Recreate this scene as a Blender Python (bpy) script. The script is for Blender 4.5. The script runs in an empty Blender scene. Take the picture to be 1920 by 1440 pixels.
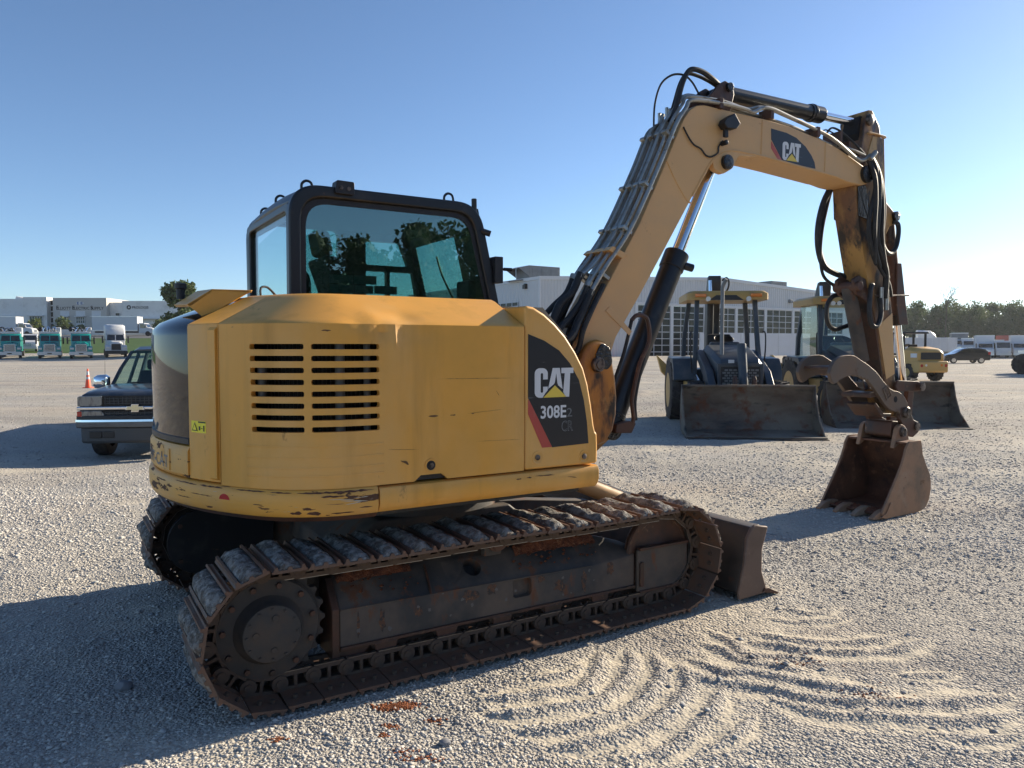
import bpy, bmesh, math, random
import numpy as np
from mathutils import Vector, Matrix, noise
rnd = random.Random(7)
rng = np.random.default_rng(11)
R = math.radians
sc = bpy.context.scene
col = sc.collection

# ------------------------------------------------------------------ camera, sky, sun, exposure
cam_d = bpy.data.cameras.new('camera'); cam = bpy.data.objects.new('camera', cam_d); col.objects.link(cam)
cam.location = (0, 0, 1.537); cam.rotation_euler = (R(90) - .0472, 0, 0)
cam_d.sensor_width = 36; cam_d.lens = 36 * 1400 / 1920; cam_d.clip_start = .05; cam_d.clip_end = 6000
sc.camera = cam
SUN_AZ, SUN_EL = 56.5, 20.5           # azimuth clockwise from +Y, elevation
sun_dir = Vector((math.cos(R(SUN_EL)) * math.sin(R(SUN_AZ)), math.cos(R(SUN_EL)) * math.cos(R(SUN_AZ)), math.sin(R(SUN_EL))))
w = bpy.data.worlds.new('World'); sc.world = w; w.use_nodes = True
wn = w.node_tree.nodes; wl = w.node_tree.links
bg = wn['Background']; sky = wn.new('ShaderNodeTexSky'); sky.sky_type = 'NISHITA'; sky.sun_disc = False
sky.sun_elevation = R(SUN_EL); sky.sun_rotation = R(SUN_AZ); sky.altitude = 250; sky.air_density = .82; sky.dust_density = .28; sky.ozone_density = 3.4
wl.new(sky.outputs[0], bg.inputs[0]); bg.inputs[1].default_value = .086
sl = bpy.data.lights.new('sun', 'SUN'); sl.energy = 4.8; sl.angle = R(.53); sl.color = (1.0, .88, .69)
so = bpy.data.objects.new('sun', sl); col.objects.link(so); so.location = sun_dir * 60
so.rotation_euler = sun_dir.to_track_quat('Z', 'Y').to_euler()
sc.view_settings.view_transform = 'Standard'; sc.view_settings.look = 'None'
sc.view_settings.gamma = 1; sc.view_settings.exposure = 1.03; sc.view_settings.use_curve_mapping = False
try:
    sc.cycles.use_denoising = True
    sc.cycles.max_bounces = 8; sc.cycles.transparent_max_bounces = 16; sc.cycles.caustics_reflective = False; sc.cycles.caustics_refractive = False
    sc.cycles.sample_clamp_indirect = 6
except Exception: pass

# ------------------------------------------------------------------ materials
MATS = {}
def lin(c):
    return tuple((x / 12.92 if x <= .04045 else ((x + .055) / 1.055) ** 2.4) for x in c)
def M(name, color, rough=.5, metal=0., spots=(), bump=None, coat=0., coords='Object', spec=.5, vary=None):
    """procedural material; spots = (colour, scale, low, high, stretch xyz, roughness) layers of wear; bump = (scale, strength, distance)"""
    m = bpy.data.materials.new(name); m.use_nodes = True; MATS[name] = m
    nt = m.node_tree; N = nt.nodes; Lk = nt.links; b = N['Principled BSDF']
    b.inputs['Roughness'].default_value = rough; b.inputs['Metallic'].default_value = metal
    b.inputs['Specular IOR Level'].default_value = spec
    if coat: b.inputs['Coat Weight'].default_value = coat; b.inputs['Coat Roughness'].default_value = .08
    tc = N.new('ShaderNodeTexCoord').outputs[coords]
    rgb = N.new('ShaderNodeRGB'); rgb.outputs[0].default_value = (*color, 1); cur = rgb.outputs[0]
    rv = None
    if vary:                                  # (scale, amount): soft tonal variation of the base coat
        n = N.new('ShaderNodeTexNoise'); n.inputs['Scale'].default_value = vary[0]; n.inputs['Detail'].default_value = 6
        Lk.new(tc, n.inputs['Vector'])
        mr = N.new('ShaderNodeMapRange'); mr.inputs[1].default_value = .3; mr.inputs[2].default_value = .7
        mr.inputs[3].default_value = 1 - vary[1]; mr.inputs[4].default_value = 1 + vary[1]; Lk.new(n.outputs[0], mr.inputs[0])
        mx = N.new('ShaderNodeVectorMath'); mx.operation = 'SCALE'; Lk.new(cur, mx.inputs[0]); Lk.new(mr.outputs[0], mx.inputs['Scale']); cur = mx.outputs[0]
    for i, sp in enumerate(spots):
        c2, scl, lo, hi = sp[:4]; st = sp[4] if len(sp) > 4 else (1, 1, 1); r2 = sp[5] if len(sp) > 5 else None
        mp = N.new('ShaderNodeMapping'); mp.inputs['Scale'].default_value = st; mp.inputs['Location'].default_value = (3.1 * i, 1.7 * i, .9 * i)
        Lk.new(tc, mp.inputs[0])
        n = N.new('ShaderNodeTexNoise'); n.inputs['Scale'].default_value = scl; n.inputs['Detail'].default_value = 9; n.inputs['Roughness'].default_value = .62
        Lk.new(mp.outputs[0], n.inputs['Vector'])
        mr = N.new('ShaderNodeMapRange'); mr.inputs[1].default_value = lo; mr.inputs[2].default_value = hi; Lk.new(n.outputs[0], mr.inputs[0])
        mx = N.new('ShaderNodeMix'); mx.data_type = 'RGBA'; Lk.new(mr.outputs[0], mx.inputs[0]); Lk.new(cur, mx.inputs[6]); mx.inputs[7].default_value = (*c2, 1); cur = mx.outputs[2]
        if r2 is not None:
            mr2 = N.new('ShaderNodeMix'); mr2.data_type = 'FLOAT'; Lk.new(mr.outputs[0], mr2.inputs[0])
            if rv is None: mr2.inputs[2].default_value = rough
            else: Lk.new(rv, mr2.inputs[2])
            mr2.inputs[3].default_value = r2; rv = mr2.outputs[0]
    Lk.new(cur, b.inputs['Base Color'])
    if rv is not None: Lk.new(rv, b.inputs['Roughness'])
    if bump:
        n = N.new('ShaderNodeTexNoise'); n.inputs['Scale'].default_value = bump[0]; n.inputs['Detail'].default_value = 8; Lk.new(tc, n.inputs['Vector'])
        bp = N.new('ShaderNodeBump'); bp.inputs['Strength'].default_value = bump[1]; bp.inputs['Distance'].default_value = bump[2]
        Lk.new(n.outputs[0], bp.inputs['Height']); Lk.new(bp.outputs[0], b.inputs['Normal'])
    return m
def glass(name, tint, refl=.08, rough=.0, trans=1.0, rc=(1, 1, 1)):
    """thin pane: tinted see-through mixed with a mirror coat by Fresnel"""
    m = bpy.data.materials.new(name); m.use_nodes = True; MATS[name] = m
    N = m.node_tree.nodes; Lk = m.node_tree.links; N.remove(N['Principled BSDF']); out = N['Material Output']
    t = N.new('ShaderNodeBsdfTransparent'); t.inputs[0].default_value = (*tint, 1)
    g = N.new('ShaderNodeBsdfGlossy'); g.inputs['Roughness'].default_value = rough; g.inputs[0].default_value = (*rc, 1)
    lw = N.new('ShaderNodeLayerWeight'); lw.inputs[0].default_value = .5; pw = N.new('ShaderNodeMath'); pw.operation = 'POWER'; pw.inputs[1].default_value = 5; Lk.new(lw.outputs['Facing'], pw.inputs[0])
    mr = N.new('ShaderNodeMapRange'); mr.inputs[3].default_value = refl; mr.inputs[4].default_value = 1.0; Lk.new(pw.outputs[0], mr.inputs[0])
    mx = N.new('ShaderNodeMixShader'); Lk.new(mr.outputs[0], mx.inputs[0]); Lk.new(t.outputs[0], mx.inputs[1]); Lk.new(g.outputs[0], mx.inputs[2]); Lk.new(mx.outputs[0], out.inputs[0])
    return m

RUST = (.085, .032, .014); MUD = (.10, .067, .042); GREASE = (.008, .008, .009)
M('cat_yellow', (.75, .357, .055), .42, spots=[((.66, .43, .19), 1.1, .46, .80, (1, 1, .6), .6), ((.54, .27, .05), 4.5, .52, .72, (1, 1, .12), .55), ((.64, .32, .05), 2.2, .45, .75), ((.26, .13, .035), 9, .66, .74, (1, 1, .5), .7), ((.08, .035, .015), 34, .72, .76)], vary=(1.3, .07), bump=(240, .03, .001))
M('cat_yellow_worn', (.72, .355, .06), .45, spots=[((.58, .32, .09), 3, .45, .7), ((.10, .045, .022), 6.0, .585, .60, (.8, .8, 3.6), .85), ((.42, .38, .30), 20, .66, .70, (.6, .6, 8)), ((.2, .1, .04), 16, .63, .7, (.4, .4, 5))], vary=(2, .08), bump=(60, .06, .002))
M('boom_yellow', (.66, .385, .155), .5, spots=[((.56, .35, .17), 1.6, .42, .7), ((.20, .10, .035), 10, .66, .76, (1, 1, 1), .7), ((.06, .03, .015), 40, .71, .75)], vary=(1.1, .08), bump=(180, .04, .001))
M('arm_yellow_dirty', (.42, .22, .055), .5, spots=[((.17, .075, .028), 3.6, .38, .56, (1, 1, .5), .6), ((.03, .018, .012), 7, .50, .62, (1, 1, .45), .35), ((.012, .01, .009), 15, .62, .70)], vary=(2, .12), bump=(60, .1, .002))
M('arm_plate_dirty', (.46, .28, .10), .5, spots=[((.30, .17, .06), 2.6, .42, .62, (1, 1, .5), .6), ((.09, .045, .02), 6, .54, .64, (1, 1, .45), .5), ((.012, .01, .009), 12, .60, .66, (1, 1, .4), .3)], vary=(2, .12), bump=(60, .1, .002))
M('bracket_orange', (.50, .20, .025), .45, spots=[((.20, .075, .02), 5, .42, .62, (1, 1, .4)), ((.025, .014, .01), 9, .50, .62, (1, 1, .35), .35), ((.5, .30, .09), 4, .6, .75)], bump=(30, .15, .003))
M('black_paint', (.012, .013, .015), .35, spots=[((.05, .045, .04), 6, .55, .8), ((.09, .05, .03), 22, .68, .74)], bump=(120, .05, .001))
M('black_gloss', (.004, .005, .008), .04, spec=.45, spots=[((.02, .02, .02), 3, .6, .9)])
M('black_plastic', (.012, .012, .014), .5, spots=[((.035, .033, .03), 8, .5, .8)])
M('rubber_hose', (.013, .013, .014), .62, spots=[((.045, .04, .033), 9, .5, .75)], bump=(90, .2, .002))
M('grease', GREASE, .22, spots=[((.03, .022, .016), 12, .5, .7)], bump=(45, .9, .012))
M('steel_pipe', (.42, .41, .37), .36, metal=.85, spots=[((.20, .15, .10), 7, .5, .72, (1, 1, 1), .6), ((.10, .055, .03), 18, .62, .72)], bump=(80, .08, .001))
M('chrome', (.82, .83, .85), .07, metal=1.)
M('frame_dark', (.045, .042, .040), .6, spots=[((.13, .098, .074), 3.4, .40, .64, (1, 1, 1), .85), ((.15, .062, .030), 8, .575, .67, (1, 1, .45), .9), ((.24, .12, .055), 18, .68, .74), ((.17, .155, .14), 60, .70, .74)], vary=(4, .25), bump=(50, .25, .002))
M('track_steel', (.065, .05, .04), .6, metal=.25, spots=[((.14, .09, .06), 5, .42, .66, (1, 1, 1), .85), ((.13, .055, .025), 13, .60, .72, (1, 1, 1), .9)], bump=(70, .35, .003))
M('shoe_steel', (.14, .088, .064), .58, metal=.3, spots=[((.20, .095, .052), 6, .45, .66, (1, 1, 1), .8), ((.15, .115, .085), 10, .58, .7)], bump=(60, .3, .003))
M('sprocket_dark', (.042, .039, .037), .65, spots=[((.10, .07, .048), 5, .46, .7, (1, 1, 1), .9), ((.15, .062, .028), 14, .66, .74)], bump=(60, .2, .002))
M('mud_grey', (.24, .23, .215), .95, spots=[((.10, .085, .07), 20, .42, .56), ((.40, .38, .345), 28, .52, .7), ((.09, .06, .042), 5, .6, .75)], bump=(95, 1., .012))
M('soil_red', (.20, .062, .025), .95, spots=[((.10, .032, .016), 25, .45, .6), ((.30, .13, .06), 40, .55, .7)], bump=(120, 1., .01))
M('blade_steel', (.055, .045, .038), .5, metal=.35, spots=[((.11, .085, .065), 3, .4, .65, (1, 1, 1), .8), ((.15, .07, .035), 9, .62, .74)], bump=(50, .15, .002))
M('bucket_rust', (.15, .062, .032), .72, spots=[((.055, .024, .015), 4, .42, .62), ((.23, .11, .06), 11, .56, .7)], bump=(45, .3, .004))
M('bucket_side', (.33, .19, .11), .6, metal=.15, spots=[((.21, .14, .09), 5, .45, .65), ((.12, .05, .028), 14, .66, .72), ((.36, .27, .19), 3, .55, .75)], bump=(40, .15, .003))
M('thumb_steel', (.14, .105, .082), .5, metal=.35, spots=[((.20, .13, .085), 4, .45, .66, (1, 1, 1), .7), ((.11, .05, .026), 11, .62, .72)], bump=(50, .15, .002))
M('rust_brown', (.095, .042, .024), .65, spots=[((.03, .018, .014), 5, .45, .65, (1, 1, 1), .4), ((.19, .10, .05), 12, .6, .72)], bump=(50, .3, .003))
M('pin_steel', (.16, .13, .11), .45, metal=.5, spots=[((.03, .022, .018), 20, .48, .6)], bump=(60, .3, .003))
M('rail_steel', (.30, .28, .26), .32, metal=.9, spots=[((.10, .07, .05), 12, .5, .65)])
M('end_plate_brown', (.15, .10, .075), .6, metal=.15, spots=[((.09, .06, .045), 4, .45, .65), ((.22, .15, .11), 9, .58, .7)], bump=(50, .2, .002))
M('rust_streak', (.12, .06, .035), .85, spots=[((.045, .04, .038), 40, .46, .56), ((.22, .11, .05), 60, .56, .66)])
M('scuff_grey', (.13, .12, .11), .8)
M('primer_brown', (.085, .036, .020), .8, spots=[((.15, .07, .04), 30, .5, .7)])
M('scuff_white', (.55, .50, .40), .7)
M('scratch_dark', (.14, .07, .025), .7)
M('decal_black', (.014, .015, .018), .38, spots=[((.10, .11, .12), 14, .66, .69, (.25, 1, 5.)), ((.35, .36, .37), 24, .71, .73, (.2, 1, 8.))])
M('decal_white', (.68, .68, .68), .45, spots=[((.3, .3, .3), 20, .66, .7, (.3, 1, 5))])
M('decal_yellow', (.80, .58, .08), .45)
M('decal_red', (.45, .07, .05), .45, spots=[((.5, .22, .17), 5, .5, .75)])
M('sticker_yellow', (.85, .72, .03), .4)
M('print_black', (.012, .012, .012), .5)
M('orange_lens', (.75, .20, .02), .25, coat=.5)
M('lamp_glass', (.72, .70, .64), .15, coat=1.)
M('red_lens', (.45, .02, .015), .2, coat=.6)
M('white_paint', (.58, .59, .60), .4, spots=[((.55, .55, .54), 2, .5, .8)])
M('white_dull', (.60, .61, .62), .6, vary=(1, .05))
M('chrome_car', (.72, .73, .75), .10, metal=1.)
M('car_glass_dark', (.008, .010, .012), .04, coat=1.)
M('tyre', (.02, .015, .016), .8, spots=[((.06, .055, .048), 6, .45, .7)], bump=(60, .3, .004))
M('backhoe_blue', (.035, .047, .062), .45, spots=[((.10, .10, .10), 3, .5, .8), ((.09, .07, .05), 12, .64, .75)], bump=(80, .05, .001))
M('backhoe_yellow', (.46, .28, .075), .5, spots=[((.32, .2, .07), 4, .5, .75)], bump=(80, .05, .001))
M('loader_blade', (.075, .055, .045), .55, metal=.2, spots=[((.20, .17, .135), 1.6, .38, .60, (.5, .5, 1.3), .9), ((.13, .05, .025), 3.2, .52, .64, (1, 1, 1), .8), ((.03, .028, .027), 2.4, .58, .68, (.5, .5, 1.6))], bump=(40, .15, .003))
M('backhoe_black', (.012, .012, .014), .4, spots=[((.05, .05, .045), 8, .55, .75)])
M('teal_paint', (.01, .27, .25), .25, coat=.6, vary=(1, .06))
M('grille_chrome', (.6, .61, .62), .25, metal=.9)
M('pickup_paint', (.016, .022, .034), .30, coat=.5, spots=[((.10, .10, .10), 2.2, .44, .72, (1, 1, 1), .65)], bump=(4, .01, .01))
M('pickup_trim', (.06, .065, .07), .6)
M('mirror_chrome', (.75, .78, .82), .06, metal=1.)
M('cone_orange', (.85, .10, .03), .5)
M('concrete_wall', (.72, .71, .69), .8, vary=(.2, .05), spots=[((.52, .51, .49), .6, .5, .8)])
M('concrete_beige', (.47, .45, .42), .8, vary=(.2, .05))
M('window_dark', (.012, .018, .02), .12, spec=.18)
M('window_teal', (.015, .055, .06), .1, spec=.25)
M('siding', (.57, .57, .56), .5, vary=(.3, .04))
M('siding_trim', (.62, .62, .61), .5)
M('grey_metal', (.16, .17, .175), .55, vary=(2, .15))
M('barrier_white', (.58, .59, .61), .6, vary=(.8, .05), spots=[((.55, .55, .56), 1.4, .55, .8)])
M('asphalt', (.11, .11, .112), .9, vary=(.5, .15))
M('bark', (.07, .055, .042), .9, bump=(20, .5, .02))
M('glass_frame_white', (.55, .56, .57), .45)
M('interior_grey', (.05, .052, .055), .7)
M('seat_black', (.012, .012, .013), .7)
M('headliner', (.03, .032, .034), .85)
M('truck_body_white', (.56, .57, .59), .45, vary=(.5, .04))
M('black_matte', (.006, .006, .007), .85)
M('coolant_black', (.010, .010, .011), .6, bump=(60, .4, .003))
M('loader_yellow', (.55, .33, .10), .45, vary=(1, .06))
M('suv_black', (.008, .009, .012), .12, coat=1.)
M('red_container', (.35, .07, .05), .6)
M('bumper_steel', (.58, .59, .60), .3, metal=.7)
glass('cab_glass', (.44, .66, .62), .17, rc=(.85, 1.0, .98))
glass('rear_glass', (.85, .95, .95), .03)
glass('clear_glass', (.80, .90, .89), .04)
glass('pickup_glass', (.62, .76, .72), .05)
def foliage(name, c1, c2):
    m = bpy.data.materials.new(name); m.use_nodes = True; MATS[name] = m
    N = m.node_tree.nodes; Lk = m.node_tree.links; b = N['Principled BSDF']; b.inputs['Roughness'].default_value = .6; b.inputs['Specular IOR Level'].default_value = .25
    n = N.new('ShaderNodeTexNoise'); n.inputs['Scale'].default_value = .9; n.inputs['Detail'].default_value = 4
    Lk.new(N.new('ShaderNodeTexCoord').outputs['Object'], n.inputs['Vector'])
    mx = N.new('ShaderNodeMix'); mx.data_type = 'RGBA'; Lk.new(n.outputs[0], mx.inputs[0]); mx.inputs[6].default_value = (*c1, 1); mx.inputs[7].default_value = (*c2, 1)
    Lk.new(mx.outputs[2], b.inputs['Base Color'])
    tr = N.new('ShaderNodeBsdfTranslucent'); Lk.new(mx.outputs[2], tr.inputs[0]); ms = N.new('ShaderNodeMixShader'); ms.inputs[0].default_value = .3
    Lk.new(b.outputs[0], ms.inputs[1]); Lk.new(tr.outputs[0], ms.inputs[2]); Lk.new(ms.outputs[0], N['Material Output'].inputs[0])
    return m
foliage('leaf_dark', (.045, .07, .028), (.10, .135, .055)); foliage('leaf_mid', (.06, .09, .03), (.14, .18, .065)); foliage('leaf_wood', (.02, .035, .012), (.05, .075, .025)); foliage('leaf_light', (.09, .12, .03), (.16, .19, .06))
foliage('grass_green', (.07, .13, .02), (.14, .21, .05)); foliage('grass_dry', (.16, .17, .05), (.24, .22, .09))

# ------------------------------------------------------------------ mesh helpers
class B:
    """collects shapes; build() links them as ONE mesh object"""
    def __init__(s): s.v = []; s.f = []
    def add(s, vs, fs):
        o = len(s.v); s.v += [tuple(p) for p in vs]; s.f += [tuple(i + o for i in f) for f in fs]; return s
    def box(s, a, b):
        (x0, y0, z0), (x1, y1, z1) = a, b
        x0, x1 = min(x0, x1), max(x0, x1); y0, y1 = min(y0, y1), max(y0, y1); z0, z1 = min(z0, z1), max(z0, z1)
        return s.add([(x0, y0, z0), (x1, y0, z0), (x1, y1, z0), (x0, y1, z0), (x0, y0, z1), (x1, y0, z1), (x1, y1, z1), (x0, y1, z1)],
                     [(0, 3, 2, 1), (4, 5, 6, 7), (0, 1, 5, 4), (1, 2, 6, 5), (2, 3, 7, 6), (3, 0, 4, 7)])
    def prism(s, pts, y0, y1, axis='y', map=None):
        """closed outline in 2D extruded along an axis; axis y: (x,z), axis x: (y,z), axis z: (x,y)"""
        n = len(pts)
        ar = sum(pts[i][0] * pts[(i + 1) % n][1] - pts[(i + 1) % n][0] * pts[i][1] for i in range(n))
        if ar < 0: pts = pts[::-1]
        f3 = {'y': lambda p, t: (p[0], t, p[1]), 'x': lambda p, t: (t, p[0], p[1]), 'z': lambda p, t: (p[0], p[1], t)}[axis]
        a, b = (min(y0, y1), max(y0, y1))
        if axis == 'y': a, b = b, a
        vs = [f3(p, a) for p in pts] + [f3(p, b) for p in pts]
        return s.add(vs, [tuple(range(n))[::-1], tuple(range(n, 2 * n))] + [(i, (i + 1) % n, n + (i + 1) % n, n + i) for i in range(n)])
    def cyl(s, p, q, r, r2=None, n=16, caps=True):
        p = Vector(p); q = Vector(q); r2 = r if r2 is None else r2; d = (q - p).normalized()
        u = d.orthogonal().normalized(); w_ = d.cross(u)
        vs = []
        for c, rr in ((p, r), (q, r2)):
            vs += [c + (u * math.cos(2 * math.pi * i / n) + w_ * math.sin(2 * math.pi * i / n)) * rr for i in range(n)]
        fs = [(i, (i + 1) % n, n + (i + 1) % n, n + i) for i in range(n)]
        if caps: fs += [tuple(range(n))[::-1], tuple(range(n, 2 * n))]
        return s.add(vs, fs)
    def tube(s, pts, r, n=8, smooth=3, caps=True):
        P = [Vector(p) for p in pts]
        if smooth and len(P) > 2: P = catmull(P, smooth)
        m = len(P); vs = []; fs = []
        t0 = (P[1] - P[0]).normalized(); u = t0.orthogonal().normalized()
        for i, p in enumerate(P):
            t = (P[min(i + 1, m - 1)] - P[max(i - 1, 0)]).normalized()
            u = (u - t * u.dot(t)).normalized(); w_ = t.cross(u)
            rr = r[min(i * len(r) // m, len(r) - 1)] if isinstance(r, (list, tuple)) else r
            vs += [p + (u * math.cos(2 * math.pi * k / n) + w_ * math.sin(2 * math.pi * k / n)) * rr for k in range(n)]
        for i in range(m - 1):
            fs += [(i * n + k, i * n + (k + 1) % n, (i + 1) * n + (k + 1) % n, (i + 1) * n + k) for k in range(n)]
        if caps: fs += [tuple(range(n))[::-1], tuple(range((m - 1) * n, m * n))]
        return s.add(vs, fs)
    def lathe(s, prof, c, axis='y', n=32):
        """profile (axial, radius) revolved about an axis through c"""
        vs = []; fs = []; m = len(prof)
        for (a, r) in prof:
            for k in range(n):
                t = 2 * math.pi * k / n; cs, sn = math.cos(t) * r, math.sin(t) * r
                vs.append({'y': (c[0] + cs, c[1] + a, c[2] + sn), 'x': (c[0] + a, c[1] + cs, c[2] + sn), 'z': (c[0] + cs, c[1] + sn, c[2] + a)}[axis])
        for i in range(m - 1):
            fs += [(i * n + k, i * n + (k + 1) % n, (i + 1) * n + (k + 1) % n, (i + 1) * n + k) for k in range(n)]
        if prof[0][1] > 1e-6: fs.append(tuple(range(n)))
        if prof[-1][1] > 1e-6: fs.append(tuple(range((m - 1) * n, m * n)))
        return s.add(vs, fs)
    def grid(s, rows, close=False):
        m = len(rows); n = len(rows[0]); vs = [p for r_ in rows for p in r_]
        fs = [(i * n + k, i * n + (k + 1) % n, (i + 1) * n + (k + 1) % n, (i + 1) * n + k) for i in range(m - 1) for k in range(n if close else n - 1)]
        return s.add(vs, fs)
    def loft(s, secs, caps=True):
        """closed sections joined into a solid"""
        m = len(secs); n = len(secs[0]); s0 = len(s.v)
        s.grid(secs, True)
        if caps: s.f += [tuple(range(s0, s0 + n))[::-1], tuple(range(s0 + (m - 1) * n, s0 + m * n))]
        return s
    def xf(s, mat, i0=0):
        s.v[i0:] = [tuple(mat @ Vector(p)) for p in s.v[i0:]]; return s
    def mesh(s, name):
        me = bpy.data.meshes.new(name); me.from_pydata(s.v, [], s.f); me.update(); return me
    def build(s, name, mat, parent=None, bevel=0., smooth=35, loc=None, rot=None, seg=2, fix=True):
        me = s.mesh(name)
        if fix:
            bm = bmesh.new(); bm.from_mesh(me); bmesh.ops.recalc_face_normals(bm, faces=bm.faces); bm.to_mesh(me); bm.free()
        return link(name, me, mat, parent, bevel, smooth, loc, rot, seg)
def link(name, me, mat, parent=None, bevel=0., smooth=35, loc=None, rot=None, seg=2):
    me.materials.append(MATS[mat] if isinstance(mat, str) else mat)
    o = bpy.data.objects.new(name, me); col.objects.link(o)
    if parent is not None: o.parent = parent
    if loc is not None: o.location = loc
    if rot is not None: o.rotation_euler = rot
    if smooth:
        for p in me.polygons: p.use_smooth = True
        me.set_sharp_from_angle(angle=R(smooth))
    if bevel:
        m = o.modifiers.new('bevel', 'BEVEL'); m.width = bevel; m.segments = seg; m.limit_method = 'ANGLE'; m.angle_limit = R(38); m.harden_normals = True
    return o
def catmull(P, k):
    out = []
    for i in range(len(P) - 1):
        a, b, c, d = P[max(i - 1, 0)], P[i], P[i + 1], P[min(i + 2, len(P) - 1)]
        for j in range(k):
            t = j / k
            out.append(.5 * ((2 * b) + (c - a) * t + (2 * a - 5 * b + 4 * c - d) * t * t + (3 * b - a - 3 * c + d) * t ** 3))
    return out + [P[-1]]
def rrect(x0, z0, x1, z1, r, k=4):
    """rounded rectangle outline, counter-clockwise; r one radius or four (bl, br, tr, tl)"""
    rs = r if isinstance(r, (list, tuple)) else (r,) * 4
    out = []
    for (cx, cz, a0), rr in zip(((x0, z0, 180), (x1, z0, 270), (x1, z1, 0), (x0, z1, 90)), rs):
        ox = cx + (rr if cx == x0 else -rr); oz = cz + (rr if cz == z0 else -rr)
        out += [(ox + rr * math.cos(R(a0 + 90 * i / k)), oz + rr * math.sin(R(a0 + 90 * i / k))) for i in range(k + 1)]
    return out
def ring(b, outer, inner, y0, y1, axis='y'):
    """frame between two outlines of equal count, extruded"""
    n = len(outer); f3 = {'y': lambda p, t: (p[0], t, p[1]), 'x': lambda p, t: (t, p[0], p[1]), 'z': lambda p, t: (p[0], p[1], t)}[axis]
    vs = [f3(p, t) for t in (y0, y1) for ol in (outer, inner) for p in ol]
    fs = []
    for i in range(n):
        j = (i + 1) % n
        fs += [(i, j, n + j, n + i), (2 * n + i, 3 * n + i, 3 * n + j, 2 * n + j), (i, 2 * n + i, 2 * n + j, j), (n + i, n + j, 3 * n + j, 3 * n + i)]
    return b.add(vs, fs)
def cut(o, cutter):
    """boolean difference, applied; the cutter mesh is thrown away"""
    c = cutter.build('cutter', 'black_matte', o.parent)
    m = o.modifiers.new('cut', 'BOOLEAN'); m.operation = 'DIFFERENCE'; m.object = c; m.solver = 'EXACT'
    bpy.context.view_layer.update()
    dg = bpy.context.evaluated_depsgraph_get(); me = bpy.data.meshes.new_from_object(o.evaluated_get(dg)); old = o.data
    o.modifiers.remove(m); o.data = me; me.name = old.name; bpy.data.objects.remove(c)
    for p in me.polygons: p.use_smooth = True
    me.set_sharp_from_angle(angle=R(24))
def tag(o, label=None, cat=None, group=None, kind=None):
    for k, v in (('label', label), ('category', cat), ('group', group), ('kind', kind)):
        if v: o[k] = v
    return o
def empty(name, loc=(0, 0, 0), rz=0., label=None, cat=None, group=None):
    o = bpy.data.objects.new(name, None); col.objects.link(o); o.location = loc; o.rotation_euler = (0, 0, rz); o.empty_display_size = .2
    return tag(o, label, cat, group)
def copy_tree(o, parent=None):
    c = o.copy(); col.objects.link(c)
    if parent is not None: c.parent = parent
    for ch in list(o.children): copy_tree(ch, c)
    return c
def text_polys(txt, bold=0., size=1., space=1., res=3, shear=0.):
    """letters of the built-in font as mesh data (verts, faces), flat in xy"""
    cu = bpy.data.curves.new('lettering', 'FONT'); cu.body = txt; cu.size = size; cu.offset = bold; cu.space_character = space; cu.resolution_u = res; cu.shear = shear
    o = bpy.data.objects.new('lettering', cu); col.objects.link(o); bpy.context.view_layer.update()
    me = bpy.data.meshes.new_from_object(o.evaluated_get(bpy.context.evaluated_depsgraph_get()))
    vs = [tuple(v.co) for v in me.vertices]; fs = [tuple(p.vertices) for p in me.polygons]
    bpy.data.objects.remove(o); bpy.data.curves.remove(cu); bpy.data.meshes.remove(me)
    return vs, fs
def lettering(name, txt, mat, parent, fn, w=None, h=None, bold=0., space=1.):
    """flat print: letters scaled to w x h (origin lower left), mapped to the surface by fn(x, y)"""
    vs, fs = text_polys(txt, bold, space=space)
    xs = [v[0] for v in vs]; ys = [v[1] for v in vs]; x0, x1, y0, y1 = min(xs), max(xs), min(ys), max(ys)
    sx = (w / (x1 - x0)) if w else h / (y1 - y0); sy = (h / (y1 - y0)) if h else sx
    b = B(); b.add([fn((v[0] - x0) * sx, (v[1] - y0) * sy) for v in vs], fs)
    return b.build(name, mat, parent, smooth=0, fix=False)

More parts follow.
